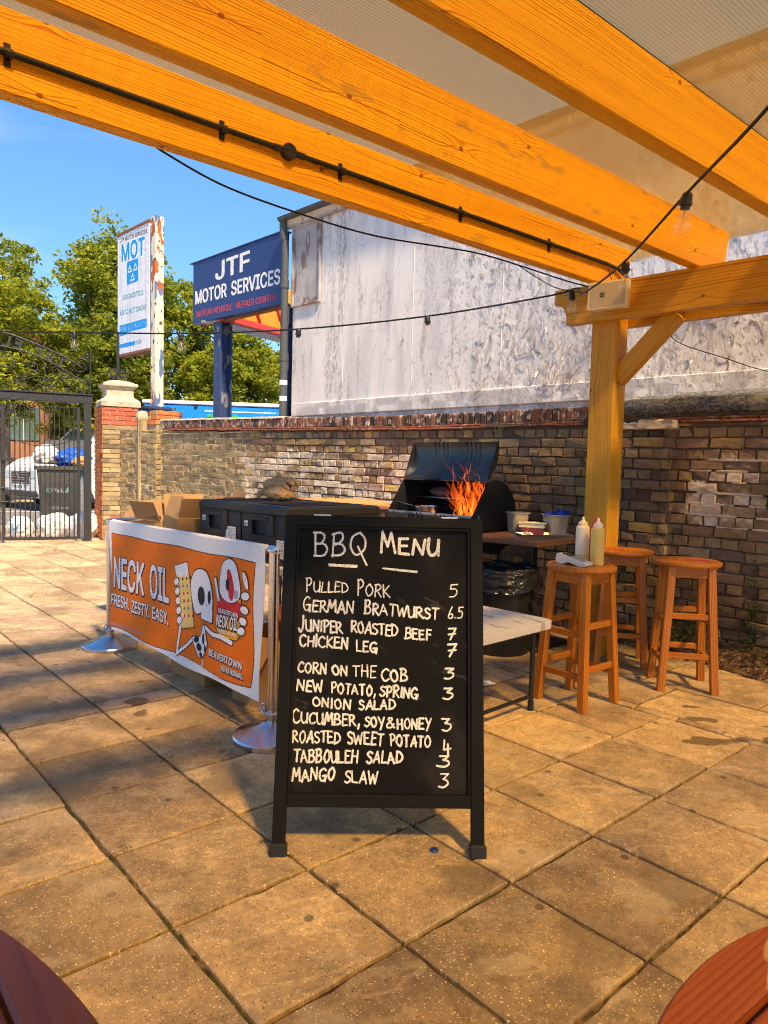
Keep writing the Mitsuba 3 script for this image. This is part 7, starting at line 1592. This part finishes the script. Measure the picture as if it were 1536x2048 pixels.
for (px, py, n, w) in ((-3.55, 7.75, 60, .16), (-4.25, 7.45, 70, .20), (-3.75, 8.6, 30, .12), (-4.6, 9.6, 50, .18), (-3.7, 9.75, 30, .14), (-3.35, 6.9, 24, .10), (-4.9, 10.55, 70, .25), (-4.45, 10.7, 40, .16), (-3.2, 6.45, 16, .06)):
    blades(g, (px, py, -.01), n, .06, w, 1.1)
single('dry_grass', g.ply('m_drygrass'), 'patches of dry yellow grass between the sunlit slabs near the gate', 'grass', kind='stuff')
TW = thing('tall_weed', 'tall feathery green weed growing up the wall right of the bar stools', 'weed'); g = M(); base = wp(3.36, -.13, .08); st = catmull([base, base + [.01, -.02, .2], base + [-.01, -.03, .40], base + [-.03, -.05, .66]], 8); g.tube(st, np.linspace(.0035, .0012, len(st)), 5); scene[TW] = g.ply('m_weed', True, uv=False)
g = M()
for k in range(60):
    t = rng.random(); o = st[int(t * (len(st) - 1))]; a = rng.random() * 6.28; L = .10 * (1.1 - t) * rng.uniform(.5, 1.2) + .02; d = np.array([math.cos(a), math.sin(a), .45]); d /= np.linalg.norm(d); sv = np.cross(d, ZA)
    g.tube([o, o + d * L], .0012, 3, cap=False)
    for q in range(9):
        b = o + d * L * (q + 1) / 9; e_ = (sv * (1 if q % 2 else -1) + d * .7 + ZA * rng.normal(0, .4)) * L * .28; w = np.cross(e_, ZA) * .22 + ZA * .002; g.add([b, b + e_ * .5 + w, b + e_, b + e_ * .5 - w], [[0, 1, 2], [0, 2, 3]], np.full((4, 2), rng.random()))
part(TW, 'leaves', g.ply('m_weed'), 'fine divided leaves', kind='stuff')
def leafy(c, n, h, r_, label, seed):
    k = thing('leafy_weed', label, 'weed', 'leafy weeds at the foot of the wall'); g = M(); q = np.random.default_rng(seed)
    for i in range(n):
        a = q.random() * 6.28; rr = r_ * q.random() ** .6; o = np.asarray(c) + [rr * math.cos(a), rr * math.sin(a), h * q.random() ** .7]; L = q.uniform(.016, .034); d = np.array([math.cos(a), math.sin(a), q.normal(0, .4)]); d /= np.linalg.norm(d); s = np.cross(d, ZA); s /= np.linalg.norm(s)
        u_ = np.full((6, 2), q.random()); up = np.cross(s, d)
        g.add([o, o + d * L * .45 + s * L * .42 + up * .004, o + d * L * .8 + s * L * .3, o + d * L, o + d * L * .8 - s * L * .3, o + d * L * .45 - s * L * .42 + up * .004], [[0, 1, 2], [0, 2, 3], [0, 3, 4], [0, 4, 5]], u_)
    part(k, 'leaves', g.ply('m_weed'), kind='stuff'); g = M()
    for i in range(8): a = q.random() * 6.28; g.tube([np.asarray(c), np.asarray(c) + [r_ * .7 * math.cos(a), r_ * .7 * math.sin(a), h * .8]], .0016, 4)
    part(k, 'stems', g.ply('m_weed', True, uv=False), kind='stuff')
leafy(wp(2.95, -.02, .06), 190, .17, .15, 'low leafy green weed behind the right hand bar stool', 3)
leafy(wp(2.62, .0, .05), 40, .09, .08, 'tiny weed at the foot of the pier behind the stools', 4)
leafy(wp(3.55, .02, .06), 60, .10, .12, 'small weed at the right edge of the soil bed', 5)
leafy(np.array([-3.1, 8.6, 0.0]), 60, .22, .12, 'pale weed at the foot of the brick wall behind the cartons', 6)
def scrap(name, c, size, bs, label, cat, seed):
    t = trimesh.creation.icosphere(3, 1.0); v = np.array(t.vertices); v = v * np.asarray(size) * (1 + (meshkit.fbm(v * 2.3 + seed, 3)[:, None] - .5) * 1.5); v[:, 2] -= v[:, 2].min(); single(name, mikit.ply((v + np.asarray(c), t.faces), bs, smooth=False), label, cat)
scrap('paper_bag', (-.72, 3.78, .001), (.075, .05, .028), 'm_card', 'crumpled pale paper bag on the ground under the banner', 'paper', 4)
scrap('paper_scrap', (-.56, 3.62, .001), (.05, .035, .015), 'm_cream', 'torn cream paper scrap beside the right barrier post', 'paper', 8)
scrap('paper_tissue', (.62, 4.08, .001), (.05, .022, .014), 'm_white', 'small white tissue on the ground under the low table', 'tissue', 9)
single('bottle_cap', M().lathe([(0, 0), (.0155, 0), (.016, .002), (.013, .006), (0, .0065)], (.194, 2.27, .001), 18).ply('m_signblue', 40, uv=False), 'blue bottle cap on the slab under the menu board', 'bottle cap')
single('yellow_leaf', M().add([(.305, 1.42, .003), (.317, 1.428, .006), (.312, 1.452, .004), (.300, 1.444, .007)], [[0, 1, 2], [0, 2, 3]], np.full((4, 2), .3)).ply('m_leafgold'), 'small yellow leaf on the paving in front of the board', 'leaf')
g = M(); g.add([(.418, 1.165, .003), (.432, 1.168, .006), (.436, 1.18, .004), (.422, 1.182, .006)], [[0, 1, 2], [0, 2, 3]], np.full((4, 2), .1)); single('orange_petal', g.ply('m_fallen'), 'orange brown petal on the paving near the right hand picnic table', 'petal')
g = M(); g.tube(catmull([(-.40, 1.30, .002), (-.405, 1.31, .02), (-.395, 1.325, .03)], 3), .0016, 4); single('straw_stalk', g.ply('m_drygrass', True, uv=False), 'yellow straw stalk standing in a paving joint', 'straw')
# grit lying in the joints and along the edging
g = M()
for _ in range(420):
    if rng.random() < .5: i, j = rng.uniform(-3, 7), round(rng.uniform(-3, 6)) + rng.normal(0, .02)
    elif rng.random() < .5: i, j = round(rng.uniform(-3, 6)) + rng.normal(0, .02), rng.uniform(-3, 6)
    else: i, j = rng.uniform(-3, 5), 6.08 + rng.normal(0, .10)
    p = gp(i, j, -.001); r_ = rng.uniform(.0015, .0042)
    o = rng.normal(size=(6, 3)) * .25 + np.array([[1, 0, 0], [-1, 0, 0], [0, 1, 0], [0, -1, 0], [0, 0, 1], [0, 0, -1]]); g.add(p + o * r_ + [0, 0, r_ * .5], [[0, 2, 4], [2, 1, 4], [1, 3, 4], [3, 0, 4], [2, 0, 5], [1, 2, 5], [3, 1, 5], [0, 3, 5]])
single('grit', g.ply('m_stone', uv=False), 'pale grit and tiny stones lying along the paving joints', 'grit', kind='stuff')
